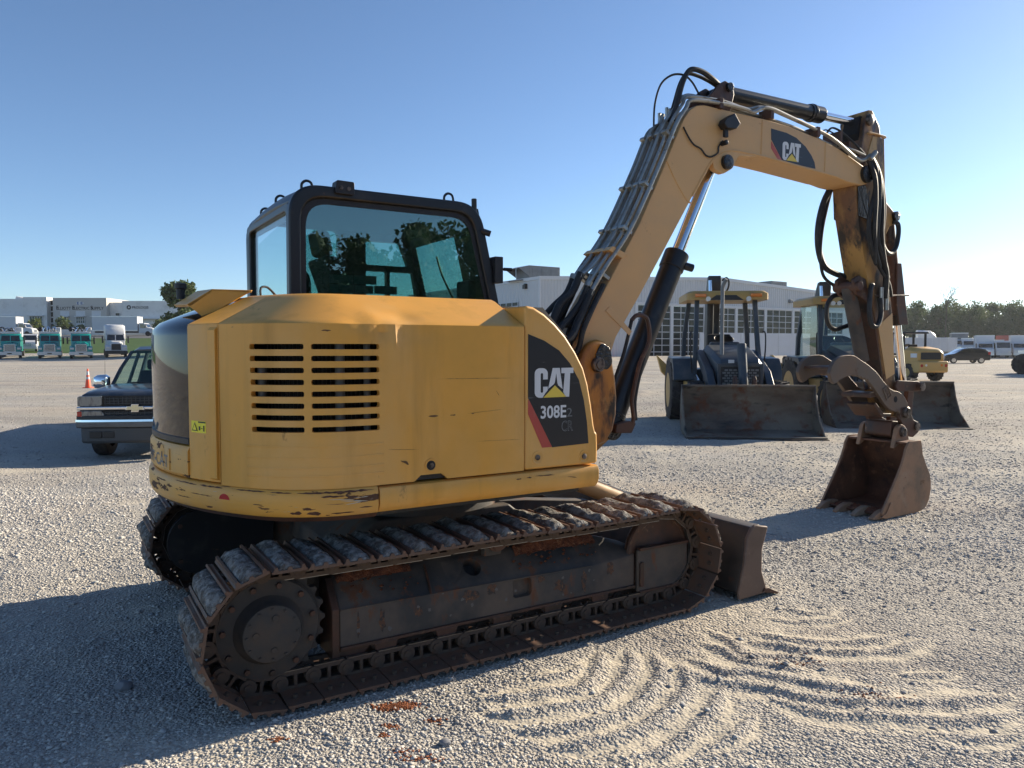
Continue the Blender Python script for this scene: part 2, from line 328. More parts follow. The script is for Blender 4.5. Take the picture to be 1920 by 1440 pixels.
# ------------------------------------------------------------------ ground
RIDGES = [   # gravel wind-rows the crawler pushed up while turning: centre lines (x, y) and relative height
    ([(0.04, 3.41), (0.15, 3.42), (0.27, 3.47), (0.34, 3.58)], 0.8),
    ([(-0.14, 3.21), (-0.01, 3.22), (0.15, 3.27), (0.31, 3.32), (0.39, 3.45), (0.44, 3.63), (0.45, 3.78)], 1),
    ([(-0.13, 3.07), (0.05, 3.08), (0.21, 3.13), (0.36, 3.18), (0.47, 3.33), (0.55, 3.47), (0.6, 3.65), (0.59, 3.82)], 1),
    ([(-0.01, 2.93), (0.16, 2.95), (0.35, 3.02), (0.51, 3.13), (0.64, 3.32), (0.71, 3.47), (0.72, 3.63), (0.71, 3.76)], 1),
    ([(0.13, 2.8), (0.27, 2.85), (0.45, 2.92), (0.62, 3.05), (0.74, 3.21), (0.81, 3.35), (0.83, 3.47), (0.82, 3.57)], 1),
    ([(0.42, 2.74), (0.57, 2.79), (0.71, 2.92), (0.84, 3.09), (0.96, 3.32)], 0.9),
    ([(0.81, 3.57), (0.86, 3.45), (0.98, 3.36), (1.07, 3.35), (1.19, 3.3), (1.3, 3.24), (1.45, 3.2), (1.67, 3.19), (1.87, 3.2), (2.23, 3.26)], 1.3),
    ([(1.03, 3.09), (0.91, 2.93), (0.76, 2.79)], 0.7),
    ([(1.14, 3.23), (1.23, 3.15), (1.37, 3.08), (1.55, 3.07), (1.84, 3.04), (2.16, 3.1)], 1.1),
    ([(0.87, 3.67), (1.02, 3.49), (1.12, 3.49), (1.24, 3.44), (1.37, 3.38), (1.49, 3.33), (1.72, 3.29)], 1.3),
    ([(1.0, 3.87), (1.09, 3.76), (1.16, 3.61), (1.29, 3.57), (1.43, 3.47)], 1.2),
    ([(1.06, 4.04), (1.17, 3.87), (1.19, 3.71), (1.42, 3.68), (1.54, 3.62)], 1),
    ([(1.24, 3.87), (1.38, 3.83), (1.58, 3.75), (1.88, 3.75), (2.12, 3.85), (2.24, 3.91)], 1),
    ([(1.28, 4.01), (1.49, 3.91), (1.71, 3.87), (1.96, 3.91), (2.12, 3.99)], 0.9),
    ([(1.43, 4.22), (1.67, 4.17), (1.94, 4.22)], 0.7),
    ([(1.59, 4.41), (1.77, 4.31), (1.99, 4.41)], 0.6),
    ([(1.81, 3.47), (2.04, 3.49), (2.17, 3.54)], 0.7),
    ([(1.68, 2.94), (1.82, 2.91), (2.05, 2.92)], 0.9),
]
T_K = [-1, -.35, -.1, .08, .42, .52, 1]
Y_K = [0, 13, 40, 63, 75, 84, 115, 135, 165, 260, 3000]
L_ = [0, 0, .06, .10, .13, .17, 2.1, 3.6, 5.0, 6, 6]; MID = [0, 0, .25, .6, .7, .8, 1.2, 1.6, 2, 3, 3]
BL = [0, 0, .45, .92, 1., 1., 1., 1., 1., 1, 1]; RT = [0, 0, -.05, 0, 0, 0, 0, 1.2, 3.6, 5, 5]
COLS = [L_, L_, MID, BL, BL, RT, RT]
def gz_np(x, y):
    t = x / np.maximum(y, 1.); yy = np.clip(y, 0, 3000)
    cols = np.stack([np.interp(yy, Y_K, c) for c in COLS], 0)
    tt = np.clip(t, -1, 1); idx = np.clip(np.searchsorted(T_K, tt) - 1, 0, len(T_K) - 2)
    tk = np.array(T_K); k = (tt - tk[idx]) / (tk[idx + 1] - tk[idx]); k = k * k * (3 - 2 * k)
    fl = np.arange(x.size); a = cols.reshape(len(COLS), -1)
    z = (a[idx.ravel(), fl] * (1 - k.ravel()) + a[idx.ravel() + 1, fl] * k.ravel()).reshape(x.shape)
    return z - .40 * np.exp(-(((x + 6.6) / 4.4) ** 2 + ((y - 13.4) / 4.4) ** 2))
def gz(x, y): return float(gz_np(np.array([float(x)]), np.array([float(y)]))[0])
def vnoise(x, y, scale, seed=0.):
    """cheap smooth value noise on arrays"""
    X = x / scale + seed * 17.3; Y = y / scale + seed * 9.1; xi = np.floor(X).astype(np.int64); yi = np.floor(Y).astype(np.int64); fx = X - xi; fy = Y - yi
    fx = fx * fx * (3 - 2 * fx); fy = fy * fy * (3 - 2 * fy)
    def h(a, b):
        n = (a * 374761393 + b * 668265263 + int(seed * 1000) * 1442695) & 0x7fffffff; n = ((n ^ (n >> 13)) * 1274126177) & 0x7fffffff
        return ((n ^ (n >> 16)) & 0xffff) / 65535.
    return (h(xi, yi) * (1 - fx) + h(xi + 1, yi) * fx) * (1 - fy) + (h(xi, yi + 1) * (1 - fx) + h(xi + 1, yi + 1) * fx) * fy
def ridge_np(x, y):
    """(ridge height 0..1, fines 0..1) near the turning marks"""
    hgt = np.zeros_like(x); near = np.full_like(x, 9.)
    for P, a in RIDGES:
        C = catmull([Vector((p[0], p[1], 0)) for p in P], 8); C = np.array([(c.x, c.y) for c in C])
        seg = np.concatenate([[0], np.cumsum(np.hypot(*np.diff(C, axis=0).T))]); tt = np.arange(0, seg[-1], .02)
        q = np.stack([np.interp(tt, seg, C[:, 0]), np.interp(tt, seg, C[:, 1])], 1)
        msk = (x > q[:, 0].min() - .35) & (x < q[:, 0].max() + .35) & (y > q[:, 1].min() - .35) & (y < q[:, 1].max() + .35)
        ii = np.nonzero(msk)[0]
        for c0 in range(0, len(ii), 20000):
            jj = ii[c0:c0 + 20000]
            D2 = (x[jj, None] - q[None, :, 0]) ** 2 + (y[jj, None] - q[None, :, 1]) ** 2
            am = D2.argmin(1); d = np.sqrt(D2[np.arange(len(jj)), am]); e = np.minimum(am, len(q) - 1 - am) * .02
            fade = np.clip(e / .18 + .25, 0, 1) * a
            wv = 1 + .35 * (vnoise(x[jj], y[jj], .09, 3.) - .5)
            hgt[jj] = np.maximum(hgt[jj], fade * np.exp(-(d / (.023 * wv)) ** 2)); near[jj] = np.minimum(near[jj], d / np.maximum(fade, .15))
    fines = np.where(near < .07, np.exp(-((near - .07) / .035) ** 2), np.exp(-((near - .07) / .05) ** 2))
    return hgt, fines
def axis_pts(segs):
    out = []
    for a, b, st in segs: out += list(np.arange(a, b, st))
    return np.array(out + [segs[-1][1]])
def geo_pts(a, b, st, g):
    out = []; x = a
    while x < b: out.append(x); x += st; st *= g
    return out + [b]
gx = np.array(sorted(set([-v for v in geo_pts(4.5, 2600, .12, 1.12)] + list(np.arange(-4.4, -.2, .05)) + list(np.arange(-.2, 4.5, .019)) + geo_pts(4.5, 2600, .05, 1.11))))
gy = np.array(list(-np.array(geo_pts(.5, 900, .4, 1.3))[::-1]) + list(np.arange(0, 2.2, .1)) + list(np.arange(2.2, 5.6, .019)) + geo_pts(5.6, 3000, .03, 1.035))
GX, GY = np.meshgrid(gx, gy); X_ = GX.ravel(); Y_ = GY.ravel()
near_m = (X_ > -8) & (X_ < 9) & (Y_ > 1) & (Y_ < 16)
Z_ = gz_np(X_, Y_); rh = np.zeros_like(X_); fn = np.zeros_like(X_)
rr_, ff_ = ridge_np(X_[near_m], Y_[near_m]); rh[near_m] = rr_; fn[near_m] = ff_
Z_ += rh * .014 - np.exp(-((fn - 1) / .4) ** 2) * .004
amp = np.clip(1.2 - np.hypot(X_, Y_) / 40, 0, 1)
Z_ += amp * ((vnoise(X_, Y_, 1.3, 1.) - .5) * .03 + (vnoise(X_, Y_, .35, 2.) - .5) * .016 + (vnoise(X_, Y_, .09, 4.) - .5) * .010)
far_r = np.clip((np.hypot(X_, Y_) - 9) / 6, 0, 1) * np.clip(1.5 - np.hypot(X_, Y_) / 60, 0, 1)
Z_ += far_r * ((vnoise(X_, Y_ * 3, 1.8, 6.) - .5) * .06)
me = bpy.data.meshes.new('ground'); nx, ny = len(gx), len(gy)
me.vertices.add(nx * ny); me.vertices.foreach_set('co', np.stack([X_, Y_, Z_], 1).astype(np.float32).ravel())
ii, jj = np.meshgrid(np.arange(nx - 1), np.arange(ny - 1)); q0 = (jj * nx + ii).ravel()
fcs = np.stack([q0, q0 + 1, q0 + nx + 1, q0 + nx], 1)
me.loops.add(fcs.size); me.loops.foreach_set('vertex_index', fcs.ravel().astype(np.int32)); me.polygons.add(len(fcs))
me.polygons.foreach_set('loop_start', (np.arange(len(fcs)) * 4).astype(np.int32)); me.polygons.foreach_set('use_smooth', np.ones(len(fcs), bool)); me.update()
at = me.attributes.new('fines', 'FLOAT', 'POINT')
dist_ = np.hypot(X_, Y_)
fbase = np.clip((vnoise(X_, Y_, .9, 8.) * .6 + vnoise(X_, Y_, .28, 9.) * .4 - .55) * 2.2 + (.55 - vnoise(X_ * .35 + Y_ * .2, Y_ * 1.5, 1.1, 14.)) * .8, 0, .75)
fine_v = np.clip(np.maximum(fn * 1.0, fbase) - rh * .9, 0, 1)
at.data.foreach_set('value', fine_v.astype(np.float32))
m = bpy.data.materials.new('gravel_ground'); m.use_nodes = True; MATS['gravel_ground'] = m
N = m.node_tree.nodes; Lk = m.node_tree.links; bs = N['Principled BSDF']; bs.inputs['Roughness'].default_value = .95; bs.inputs['Specular IOR Level'].default_value = .2
tc = N.new('ShaderNodeTexCoord').outputs['Object']
def nz(scale, detail=6, st=(1, 1, 1), rough=.55):
    mp = N.new('ShaderNodeMapping'); mp.inputs['Scale'].default_value = st; Lk.new(tc, mp.inputs[0])
    n = N.new('ShaderNodeTexNoise'); n.inputs['Scale'].default_value = scale; n.inputs['Detail'].default_value = detail; n.inputs['Roughness'].default_value = rough; Lk.new(mp.outputs[0], n.inputs['Vector']); return n.outputs[0]
def rng_(s, a, b, c=0., d=1.):
    n = N.new('ShaderNodeMapRange'); n.inputs[1].default_value = a; n.inputs[2].default_value = b; n.inputs[3].default_value = c; n.inputs[4].default_value = d; Lk.new(s, n.inputs[0]); return n.outputs[0]
def mixc(f, a, b):
    n = N.new('ShaderNodeMix'); n.data_type = 'RGBA'; Lk.new(f, n.inputs[0]) if not isinstance(f, float) else setattr(n.inputs[0], 'default_value', f)
    for i, c in ((6, a), (7, b)):
        if isinstance(c, tuple): n.inputs[i].default_value = (*c, 1)
        else: Lk.new(c, n.inputs[i])
    return n.outputs[2]
vo = N.new('ShaderNodeTexVoronoi'); vo.inputs['Scale'].default_value = 62; vo.inputs['Randomness'].default_value = 1; Lk.new(tc, vo.inputs['Vector'])
vo2 = N.new('ShaderNodeTexVoronoi'); vo2.inputs['Scale'].default_value = 24; Lk.new(tc, vo2.inputs['Vector'])
sepc = N.new('ShaderNodeSeparateColor'); Lk.new(vo.outputs['Color'], sepc.inputs[0])
g1 = mixc(rng_(sepc.outputs[0], 0, 1), (.29, .27, .25), (.50, .47, .425))
g2 = mixc(rng_(nz(.55, 5), .38, .66), g1, (.42, .385, .33))
g2 = mixc(rng_(nz(1.1, 7, (.35, 1, 1)), .56, .72, 0, .65), g2, (.52, .49, .445))
g2 = mixc(rng_(nz(.16, 7, (1, 2.2, 1)), .48, .64, 0, .75), g2, (.44, .37, .295))
g2 = mixc(rng_(nz(.25, 6, (.25, 1.6, 1)), .54, .66, 0, .6), g2, (.25, .23, .215))
att = N.new('ShaderNodeAttribute'); att.attribute_name = 'fines'
fmix = N.new('ShaderNodeMath'); fmix.operation = 'MULTIPLY'; Lk.new(att.outputs['Fac'], fmix.inputs[0]); Lk.new(rng_(nz(22, 5), .30, .55, .35, 1.), fmix.inputs[1])
g3 = mixc(fmix.outputs[0], g2, (.57, .50, .385))
g3 = mixc(rng_(nz(.8, 7, (1, 1.6, 1)), .665, .74, 0, .55), g3, (.25, .125, .065))
Lk.new(g3, bs.inputs['Base Color'])
ad = N.new('ShaderNodeMath'); ad.operation = 'MULTIPLY_ADD'; Lk.new(vo.outputs['Distance'], ad.inputs[0]); ad.inputs[1].default_value = -1.1; Lk.new(nz(40, 6), ad.inputs[2])
ad2 = N.new('ShaderNodeMath'); ad2.operation = 'MULTIPLY_ADD'; Lk.new(vo2.outputs['Distance'], ad2.inputs[0]); ad2.inputs[1].default_value = -.8; Lk.new(ad.outputs[0], ad2.inputs[2])
bp = N.new('ShaderNodeBump'); bp.inputs['Distance'].default_value = .016; Lk.new(ad2.outputs[0], bp.inputs['Height'])
iv = N.new('ShaderNodeMath'); iv.operation = 'MULTIPLY_ADD'; Lk.new(fmix.outputs[0], iv.inputs[0]); iv.inputs[1].default_value = -.68; iv.inputs[2].default_value = .85; Lk.new(iv.outputs[0], bp.inputs['Strength'])
Lk.new(bp.outputs[0], bs.inputs['Normal'])
ground = link('ground', me, 'gravel_ground', smooth=0); tag(ground, kind='structure')

# loose gravel: real stones over the yard near the camera, one mass
def stones(n, sampler, size, name, mat, keep=None, tone=(.6, 1.25), flat=.5):
    P = sampler(n); x, y = P[:, 0], P[:, 1]
    if keep is not None:
        k = keep(x, y); x, y = x[k], y[k]
    n = len(x); s = size(n, np.hypot(x, y)); z = ground_z(x, y)
    if name == 'gravel': s = s * (1 - .42 * np.clip((x + .1) / .5, 0, 1) * np.clip((4.7 - y) / .5, 0, 1) * np.clip((y - 2.6) / .3, 0, 1))
    base = np.array([(1, 0, 0), (0, 1, 0), (-1, 0, 0), (0, -1, 0), (0, 0, 1), (0, 0, -1)], float)
    fb = np.array([(0, 1, 4), (1, 2, 4), (2, 3, 4), (3, 0, 4), (1, 0, 5), (2, 1, 5), (3, 2, 5), (0, 3, 5)])
    V = base[None] * (1 + rng.uniform(-.35, .35, (n, 6, 1))) + rng.uniform(-.22, .22, (n, 6, 3))
    a = rng.uniform(0, 6.28, n); ca, sa = np.cos(a)[:, None], np.sin(a)[:, None]
    sx = rng.uniform(.8, 1.35, n)[:, None]
    vx, vy, vz = V[..., 0] * sx, V[..., 1], V[..., 2] * flat
    X = (vx * ca - vy * sa) * s[:, None] + x[:, None]; Y = (vx * sa + vy * ca) * s[:, None] + y[:, None]; Z = vz * s[:, None] + (z + s * .14)[:, None]
    me = bpy.data.meshes.new(name); me.vertices.add(n * 6); me.vertices.foreach_set('co', np.stack([X, Y, Z], 2).astype(np.float32).ravel())
    F = (fb[None] + np.arange(n)[:, None, None] * 6).reshape(-1, 3)
    me.loops.add(F.size); me.loops.foreach_set('vertex_index', F.ravel().astype(np.int32)); me.polygons.add(len(F)); me.polygons.foreach_set('loop_start', (np.arange(len(F)) * 3).astype(np.int32)); me.update()
    at = me.attributes.new('tone', 'FLOAT', 'POINT'); at.data.foreach_set('value', np.repeat(np.clip(rng.uniform(*tone, n) + (vnoise(x, y * 1.5, 1.9, 12.) - .5) * .7, .5, 1.4), 6).astype(np.float32))
    return link(name, me, mat, smooth=0)
_gxi = gx; _gyi = gy; _ZG = Z_.reshape(ny, nx)
def ground_z(x, y):
    i = np.clip(np.searchsorted(_gxi, x) - 1, 0, nx - 2); j = np.clip(np.searchsorted(_gyi, y) - 1, 0, ny - 2)
    fx = (x - _gxi[i]) / (_gxi[i + 1] - _gxi[i]); fy = (y - _gyi[j]) / (_gyi[j + 1] - _gyi[j])
    return (_ZG[j, i] * (1 - fx) + _ZG[j, i + 1] * fx) * (1 - fy) + (_ZG[j + 1, i] * (1 - fx) + _ZG[j + 1, i + 1] * fx) * fy
def stone_mat(name, c1, c2):
    m = bpy.data.materials.new(name); m.use_nodes = True; MATS[name] = m; N = m.node_tree.nodes; Lk = m.node_tree.links; b = N['Principled BSDF']; b.inputs['Roughness'].default_value = .9; b.inputs['Specular IOR Level'].default_value = .25
    a = N.new('ShaderNodeAttribute'); a.attribute_name = 'tone'; mx = N.new('ShaderNodeMix'); mx.data_type = 'RGBA'; mr = N.new('ShaderNodeMapRange'); mr.inputs[1].default_value = .6; mr.inputs[2].default_value = 1.25
    Lk.new(a.outputs['Fac'], mr.inputs[0]); Lk.new(mr.outputs[0], mx.inputs[0]); mx.inputs[6].default_value = (*c1, 1); mx.inputs[7].default_value = (*c2, 1); Lk.new(mx.outputs[2], b.inputs['Base Color'])
stone_mat('gravel_stone', (.30, .28, .26), (.56, .53, .485)); stone_mat('red_clay', (.13, .04, .016), (.30, .11, .05)); stone_mat('rock_grey', (.22, .22, .23), (.44, .44, .43))
def frustum_sampler(d0, d1, pw):
    def f(n):
        uu = rng.uniform(0, 1, n); d = (d0 ** pw + uu * (d1 ** pw - d0 ** pw)) ** (1 / pw); t = rng.uniform(-.76, .78, n); return np.stack([t * d, d], 1)
    return f
def keep_f(x, y):
    rh, fn = ridge_np(x, y); fb = np.clip((vnoise(x, y, .9, 8.) * .6 + vnoise(x, y, .28, 9.) * .4 - .55) * 2.2, 0, .75)
    p = np.clip(1.0 - np.maximum(fn * 1.0, fb * .9) + rh * .8, .04, 1)
    lane = vnoise(x * .35 + y * .2, y * 1.5, 1.1, 14.); p = p * np.clip(.35 + 1.1 * lane, .3, 1) if len(x) else p
    return rng.uniform(0, 1, len(x)) < p
g = stones(105000, frustum_sampler(2.1, 5.4, 1.0), lambda n, d: np.clip(rng.lognormal(-5.38, .46, n), .0025, .016), 'gravel', 'gravel_stone', keep_f); tag(g, 'loose grey gravel covering the yard around the excavator', 'gravel', kind='stuff')
g = stones(140000, frustum_sampler(5.4, 30, -.8), lambda n, d: np.clip(rng.lognormal(-5.32, .5, n) * np.clip(d / 5.4, 1, 1.7), .003, .02), 'gravel', 'gravel_stone', keep_f); tag(g, 'loose grey gravel farther across the sunlit yard', 'gravel', kind='stuff')
g = stones(330, frustum_sampler(2.2, 9, 1.2), lambda n, d: rng.uniform(.012, .022, n), 'stones', 'rock_grey'); tag(g, 'bigger pale stones strewn over the gravel', 'stones', kind='stuff')
def blob_sampler(spots):
    def f(n):
        k = rng.integers(0, len(spots), n); s = np.array(spots)[k]; return s[:, :2] + rng.normal(0, 1, (n, 2)) * s[:, 2:]
    return f

# ------------------------------------------------------------------ the excavator (x forward, y left, z up in its own frame)
EXC = empty('excavator', (-.5928, 4.6221, 0), .54739, 'large yellow crawler excavator with black cab, raised boom and rusty bucket on the gravel', 'excavator')
def part(b, name, mat, bevel=0., parent=None, **k): return b.build(name, mat, parent or EXC, bevel, **k)
def roundpoly(pts, rad, k=5):
    """closed outline with rounded corners; rad one value or one per corner"""
    n = len(pts); out = []
    for i in range(n):
        p0, p1, p2 = (Vector((*pts[(i + j) % n], 0)) for j in (-1, 0, 1)); r = rad[i] if isinstance(rad, (list, tuple)) else rad
        d0 = (p0 - p1).normalized(); d1 = (p2 - p1).normalized(); ang = math.acos(max(-1, min(1, d0.dot(d1)))); L = r / math.tan(ang / 2) if r > 0 else 0
        L = min(L, (p0 - p1).length * .48, (p2 - p1).length * .48); a = p1 + d0 * L; b_ = p1 + d1 * L
        for j in range(k + 1):
            t = j / k; q = a * (1 - t) ** 2 + p1 * 2 * t * (1 - t) + b_ * t * t; out.append((q.x, q.y))
    return out
def bolt(b, c, r=.012, h=.01, axis=(0, -1, 0), n=6): b.cyl(c, Vector(c) + Vector(axis) * h, r, n=n)

# --- crawler tracks
TR, TCZ, TX = .285, .325, 1.145          # radius to the plate, wheel height, half wheelbase
PER = 4 * TX + 2 * math.pi * TR; NSH = 42
def track_pos(s):
    """arc length from front bottom, backwards along the ground, over the rear sprocket, forwards along the top"""
    s %= PER; L = 2 * TX; A = math.pi * TR
    if s < L: return TX - s, TCZ - TR, 0, -1
    s -= L
    if s < A: t = -math.pi / 2 - s / TR; return -TX + TR * math.cos(t), TCZ + TR * math.sin(t), math.cos(t), math.sin(t)
    s -= A
    if s < L:
        x = -TX + s; sag = -.012 * math.sin(math.pi * ((x + TX) / TX % 1.)) ; return x, TCZ + TR + sag, 0, 1
    s -= L; t = math.pi / 2 - s / TR; return TX + TR * math.cos(t), TCZ + TR * math.sin(t), math.cos(t), math.sin(t)
shoe_prof = [(-.073, 0), (.073, 0), (.073, .008), (.066, .012), (.061, .027), (.051, .027), (.046, .012), (.012, .012), (.006, .024), (-.006, .024), (-.012, .012), (-.046, .012), (-.051, .027), (-.061, .027), (-.066, .012), (-.073, .008)]
shoe_me = B().prism(shoe_prof, -.225, .225).mesh('track_shoe'); shoe_me.materials.append(MATS['shoe_steel'])
bb = B()
for yy in (-.155, .155):
    for xx in (-.028, .028): bb.cyl((xx, yy, 0), (xx, yy, -.016), .011, n=6)
bolt_me = bb.mesh('bolts'); bolt_me.materials.append(MATS['track_steel'])
lb = B()
for s_ in (-1, 1):
    y0, y1 = s_ * .05 - .011, s_ * .05 + .011
    win = [rrect(-.062, -.058, -.010, -.014, .012, 3), rrect(.006, -.058, .052, -.014, .012, 3)]
    lb.box((-.066, y0, -.012), (.062, y1, 0)); lb.box((-.07, y0, -.078), (.07, y1, -.06))
    for a_, b_ in ((-.074, -.056), (-.007, .007), (.05, .068)): lb.box((a_, y0, -.0605), (b_, y1, -.0115))
    lb.cyl((-.077, s_ * .05 - .018, -.042), (-.077, s_ * .05 + .018, -.042), .036, n=14); lb.cyl((-.077, s_ * .05 - .024, -.042), (-.077, s_ * .05 + .024, -.042), .018, n=10)
rb_ = B()
for s_ in (-1, 1): rb_.box((-.072, s_ * .05 - .0105, -.0812), (.068, s_ * .05 + .0105, -.0782))
rail_me = rb_.mesh('link_rail'); rail_me.materials.append(MATS['rail_steel'])
link_me = lb.mesh('track_link'); link_me.materials.append(MATS['track_steel'])
for p in link_me.polygons: p.use_smooth = True
link_me.set_sharp_from_angle(angle=R(35))
def mud_mesh(k):
    rows = []; nxm, nym = 13, 30
    for j in range(nym):
        yy = -.219 + .438 * j / (nym - 1); row = []
        for i in range(nxm):
            u = -1 + 2 * i / (nxm - 1); xx = .0485 * u
            e = min(1, (1 - abs(2 * j / (nym - 1) - 1)) * 5.5) ** .5
            n1 = noise.fractal(Vector((xx * 14 + k * 9, yy * 10, k * 3.3)), .8, 2, 4); n2 = noise.noise(Vector((xx * 60, yy * 55 + k * 5, k)))
            hh = (.010 + .028 * (1 - abs(u) ** 2.6) * (.85 + .5 * n1)) * (.40 + .60 * e) + .0035 * n2
            row.append((xx * (1 + .04 * n2), yy + .004 * n2, max(.013, .010 + hh)))
        row = [(row[0][0], row[0][1], .0125)] + row + [(row[-1][0], row[-1][1], .0125)]
        rows.append(row)
    rows = [[(p[0], p[1], .0125) for p in rows[0]]] + rows + [[(p[0], p[1], .0125) for p in rows[-1]]]
    me = B().grid(rows).mesh('dried_mud'); me.materials.append(MATS['mud_grey']); me.shade_smooth(); return me
mud_mes = [mud_mesh(k) for k in range(7)]
def raw(name, me, parent):
    o = bpy.data.objects.new(name, me); col.objects.link(o); o.parent = parent; return o
for side in (-1, 1):
    yc = side * .935
    for i in range(NSH):
        x, z, nx_, nz_ = track_pos((i + .35) * PER / NSH)
        sh = raw('track_shoe', shoe_me, EXC); sh.location = (x, yc, z); sh.rotation_euler = (0, math.atan2(nx_, nz_), 0)
        if i == 0 and side == -1:
            m = sh.modifiers
        raw('track_link', link_me, sh); raw('link_rail', rail_me, sh); raw('bolts', bolt_me, sh)['kind'] = 'stuff'
        if nz_ > -.62:
            md = raw('dried_mud', mud_mes[rnd.randrange(7)], sh); md.scale = (1, (1 if rnd.random() < .5 else -1), rnd.uniform(.85, 1.1))
    f = side                                    # outward direction
    # sprocket with final drive
    n = 23; pts = []
    for k in range(n):
        for da, rr in ((-.40, .238), (-.24, .246), (-.13, .260), (.13, .260), (.24, .246), (.40, .238)): 
            t = 2 * math.pi * (k + da) / n; pts.append((-TX + rr * math.cos(t), TCZ + rr * math.sin(t)))
    part(B().prism(pts, yc - .022, yc + .022), 'sprocket', 'sprocket_dark', .003)
    b = B(); c = (-TX, yc, TCZ)
    b.lathe([(f * a, r_) for a, r_ in ((.02, .222), (.05, .224), (.062, .215), (.066, .150), (.085, .138), (.105, .128), (.12, .126), (.128, .121), (.130, .112), (.131, .001))], c, n=48)
    fd = part(b, 'final_drive', 'sprocket_dark', 0)
    for k in range(11):
        t = 2 * math.pi * k / 11 + .2; b = B(); bolt(b, (-TX + .192 * math.cos(t), yc + f * .062, TCZ + .192 * math.sin(t)), .0135, .016, (0, f, 0)); part(b, 'bolt', 'rust_brown', .002, fd)
    
    b = B()
    for k in range(12):
        t = 2 * math.pi * k / 12; bolt(b, (-TX + .108 * math.cos(t), yc + f * .1302, TCZ + .108 * math.sin(t)), .006, .006, (0, f, 0))
    for t in (80, 175, 275): bolt(b, (-TX + .07 * math.cos(R(t)), yc + f * .1312, TCZ + .07 * math.sin(R(t))), .013, .006, (0, f, 0), 12)
    part(b, 'cover_bolts', 'sprocket_dark', .001, fd)['kind'] = 'stuff'
    # motor guard on the inner side
    o_ = [(-TX + .205 * math.cos(R(a)), TCZ + .205 * math.sin(R(a))) for a in range(90, 271, 12)] + [(-.70, TCZ - .205), (-.70, TCZ + .205)]
    gd = part(B().prism(o_, yc - f * .16, yc - f * .195), 'motor_guard', 'black_paint', .006)
    b = B()
    for (bx_, bz_) in ((-.74, TCZ + .17), (-1.27, TCZ - .11), (-1.27, TCZ + .11)): bolt(b, (bx_, yc - f * .195, bz_), .014, .012, (0, -f, 0))
    part(b, 'bolts', 'rust_brown', 0, gd)['kind'] = 'stuff'
    # idler
    part(B().lathe([(a, r_) for a, r_ in ((-.022, .06), (-.016, .07), (-.016, .20), (-.022, .205), (-.022, .246), (-.010, .252), (-.008, .235), (.008, .235), (.010, .252), (.022, .246), (.022, .205), (.016, .20), (.016, .07), (.022, .06))], (TX, yc, TCZ), n=48), 'idler', 'rust_brown')
    # track frame: sloped-top box, rear end plate, front yoke
    sec = lambda x, zt, ys, zs: [(x, f * .965, .155), (x, f * .965, zs), (x, f * (.965 - ys), zt - .02), (x, f * (.93 - ys), zt), (x, f * .79, zt), (x, f * .79, .155)]
    fr = part(B().loft([sec(-.82, .462, .115, .335), sec(-.25, .468, .12, .33), (sec(.45, .475, .12, .322)), sec(.62, .47, .12, .322), sec(.78, .44, .10, .33), sec(.94, .39, .04, .345)]), 'track_frame', 'frame_dark', .008, smooth=22)
    hb = B(); hb.prism(rrect(.112, .228, .228, .326, .02), f * 1.05, f * .93)
    hb.cyl((-.09, f * 1.00, .52), (-.09, f * .84, .36), .05, n=20)
    cut(fr, hb)
    part(B().prism([(f * .972, .115), (f * .972, .345), (f * .86, .468), (f * .78, .474), (f * .78, .115)], -.858, -.822, 'x'), 'end_plate', 'rust_brown', .006)
    part(B().prism([(-.855, .155), (-.80, .10), (-.72, .10), (-.66, .155)], f * .965, f * .86), 'track_guide', 'rust_brown', .006)
    b = B(); b.prism(rrect(.945, .125, 1.335, .372, .012), f * .988, f * .966); b.prism(rrect(.945, .125, 1.335, .372, .012), f * .885, f * .902)
    yk = part(b, 'idler_yoke', 'frame_dark', .006)
    b = B(); b.prism(rrect(.955, .155, .985, .30, .012), f * 1.002, f * .988); part(b, 'yoke_rib', 'rust_brown', .004, yk)
    b = B(); b.box((.955, f * .966, .366), (1.335, f * 1.0, .382)); b.box((.955, f * .966, .118), (1.335, f * 1.0, .132)); part(b, 'yoke_flange', 'rust_brown', .003, yk)
    part(B().box((.105, f * .90, .22), (.235, f * .905, .335)), 'recoil_housing', 'rust_brown', 0, fr)
    for bx_ in (-.60, -.28, .04, .36, .68):
        rl = part(B().lathe([(a, r_) for a, r_ in ((-.028, .03), (-.026, .08), (-.02, .08), (-.018, .066), (.018, .066), (.02, .08), (.026, .08), (.028, .03))], (bx_, yc, .182), n=24), 'track_roller', 'track_steel')
        part(B().prism([(bx_ - .062, .156), (bx_ - .05, .118), (bx_ - .03, .108), (bx_ + .03, .108), (bx_ + .05, .118), (bx_ + .062, .156)], yc + f * .045, yc + f * .029), 'roller_cap', 'rust_brown', .005, rl)
    cr = part(B().lathe([(f * a, r_) for a, r_ in ((-.05, .05), (.0, .05), (.002, .058), (.03, .058), (.032, .045), (.055, .045), (.058, .02))], (.02, yc, .548), n=24), 'carrier_roller', 'rust_brown')
    part(B().box((-.03, yc - f * .06, .46), (.07, yc - f * .02, .56)), 'roller_bracket', 'frame_dark', .005, cr)
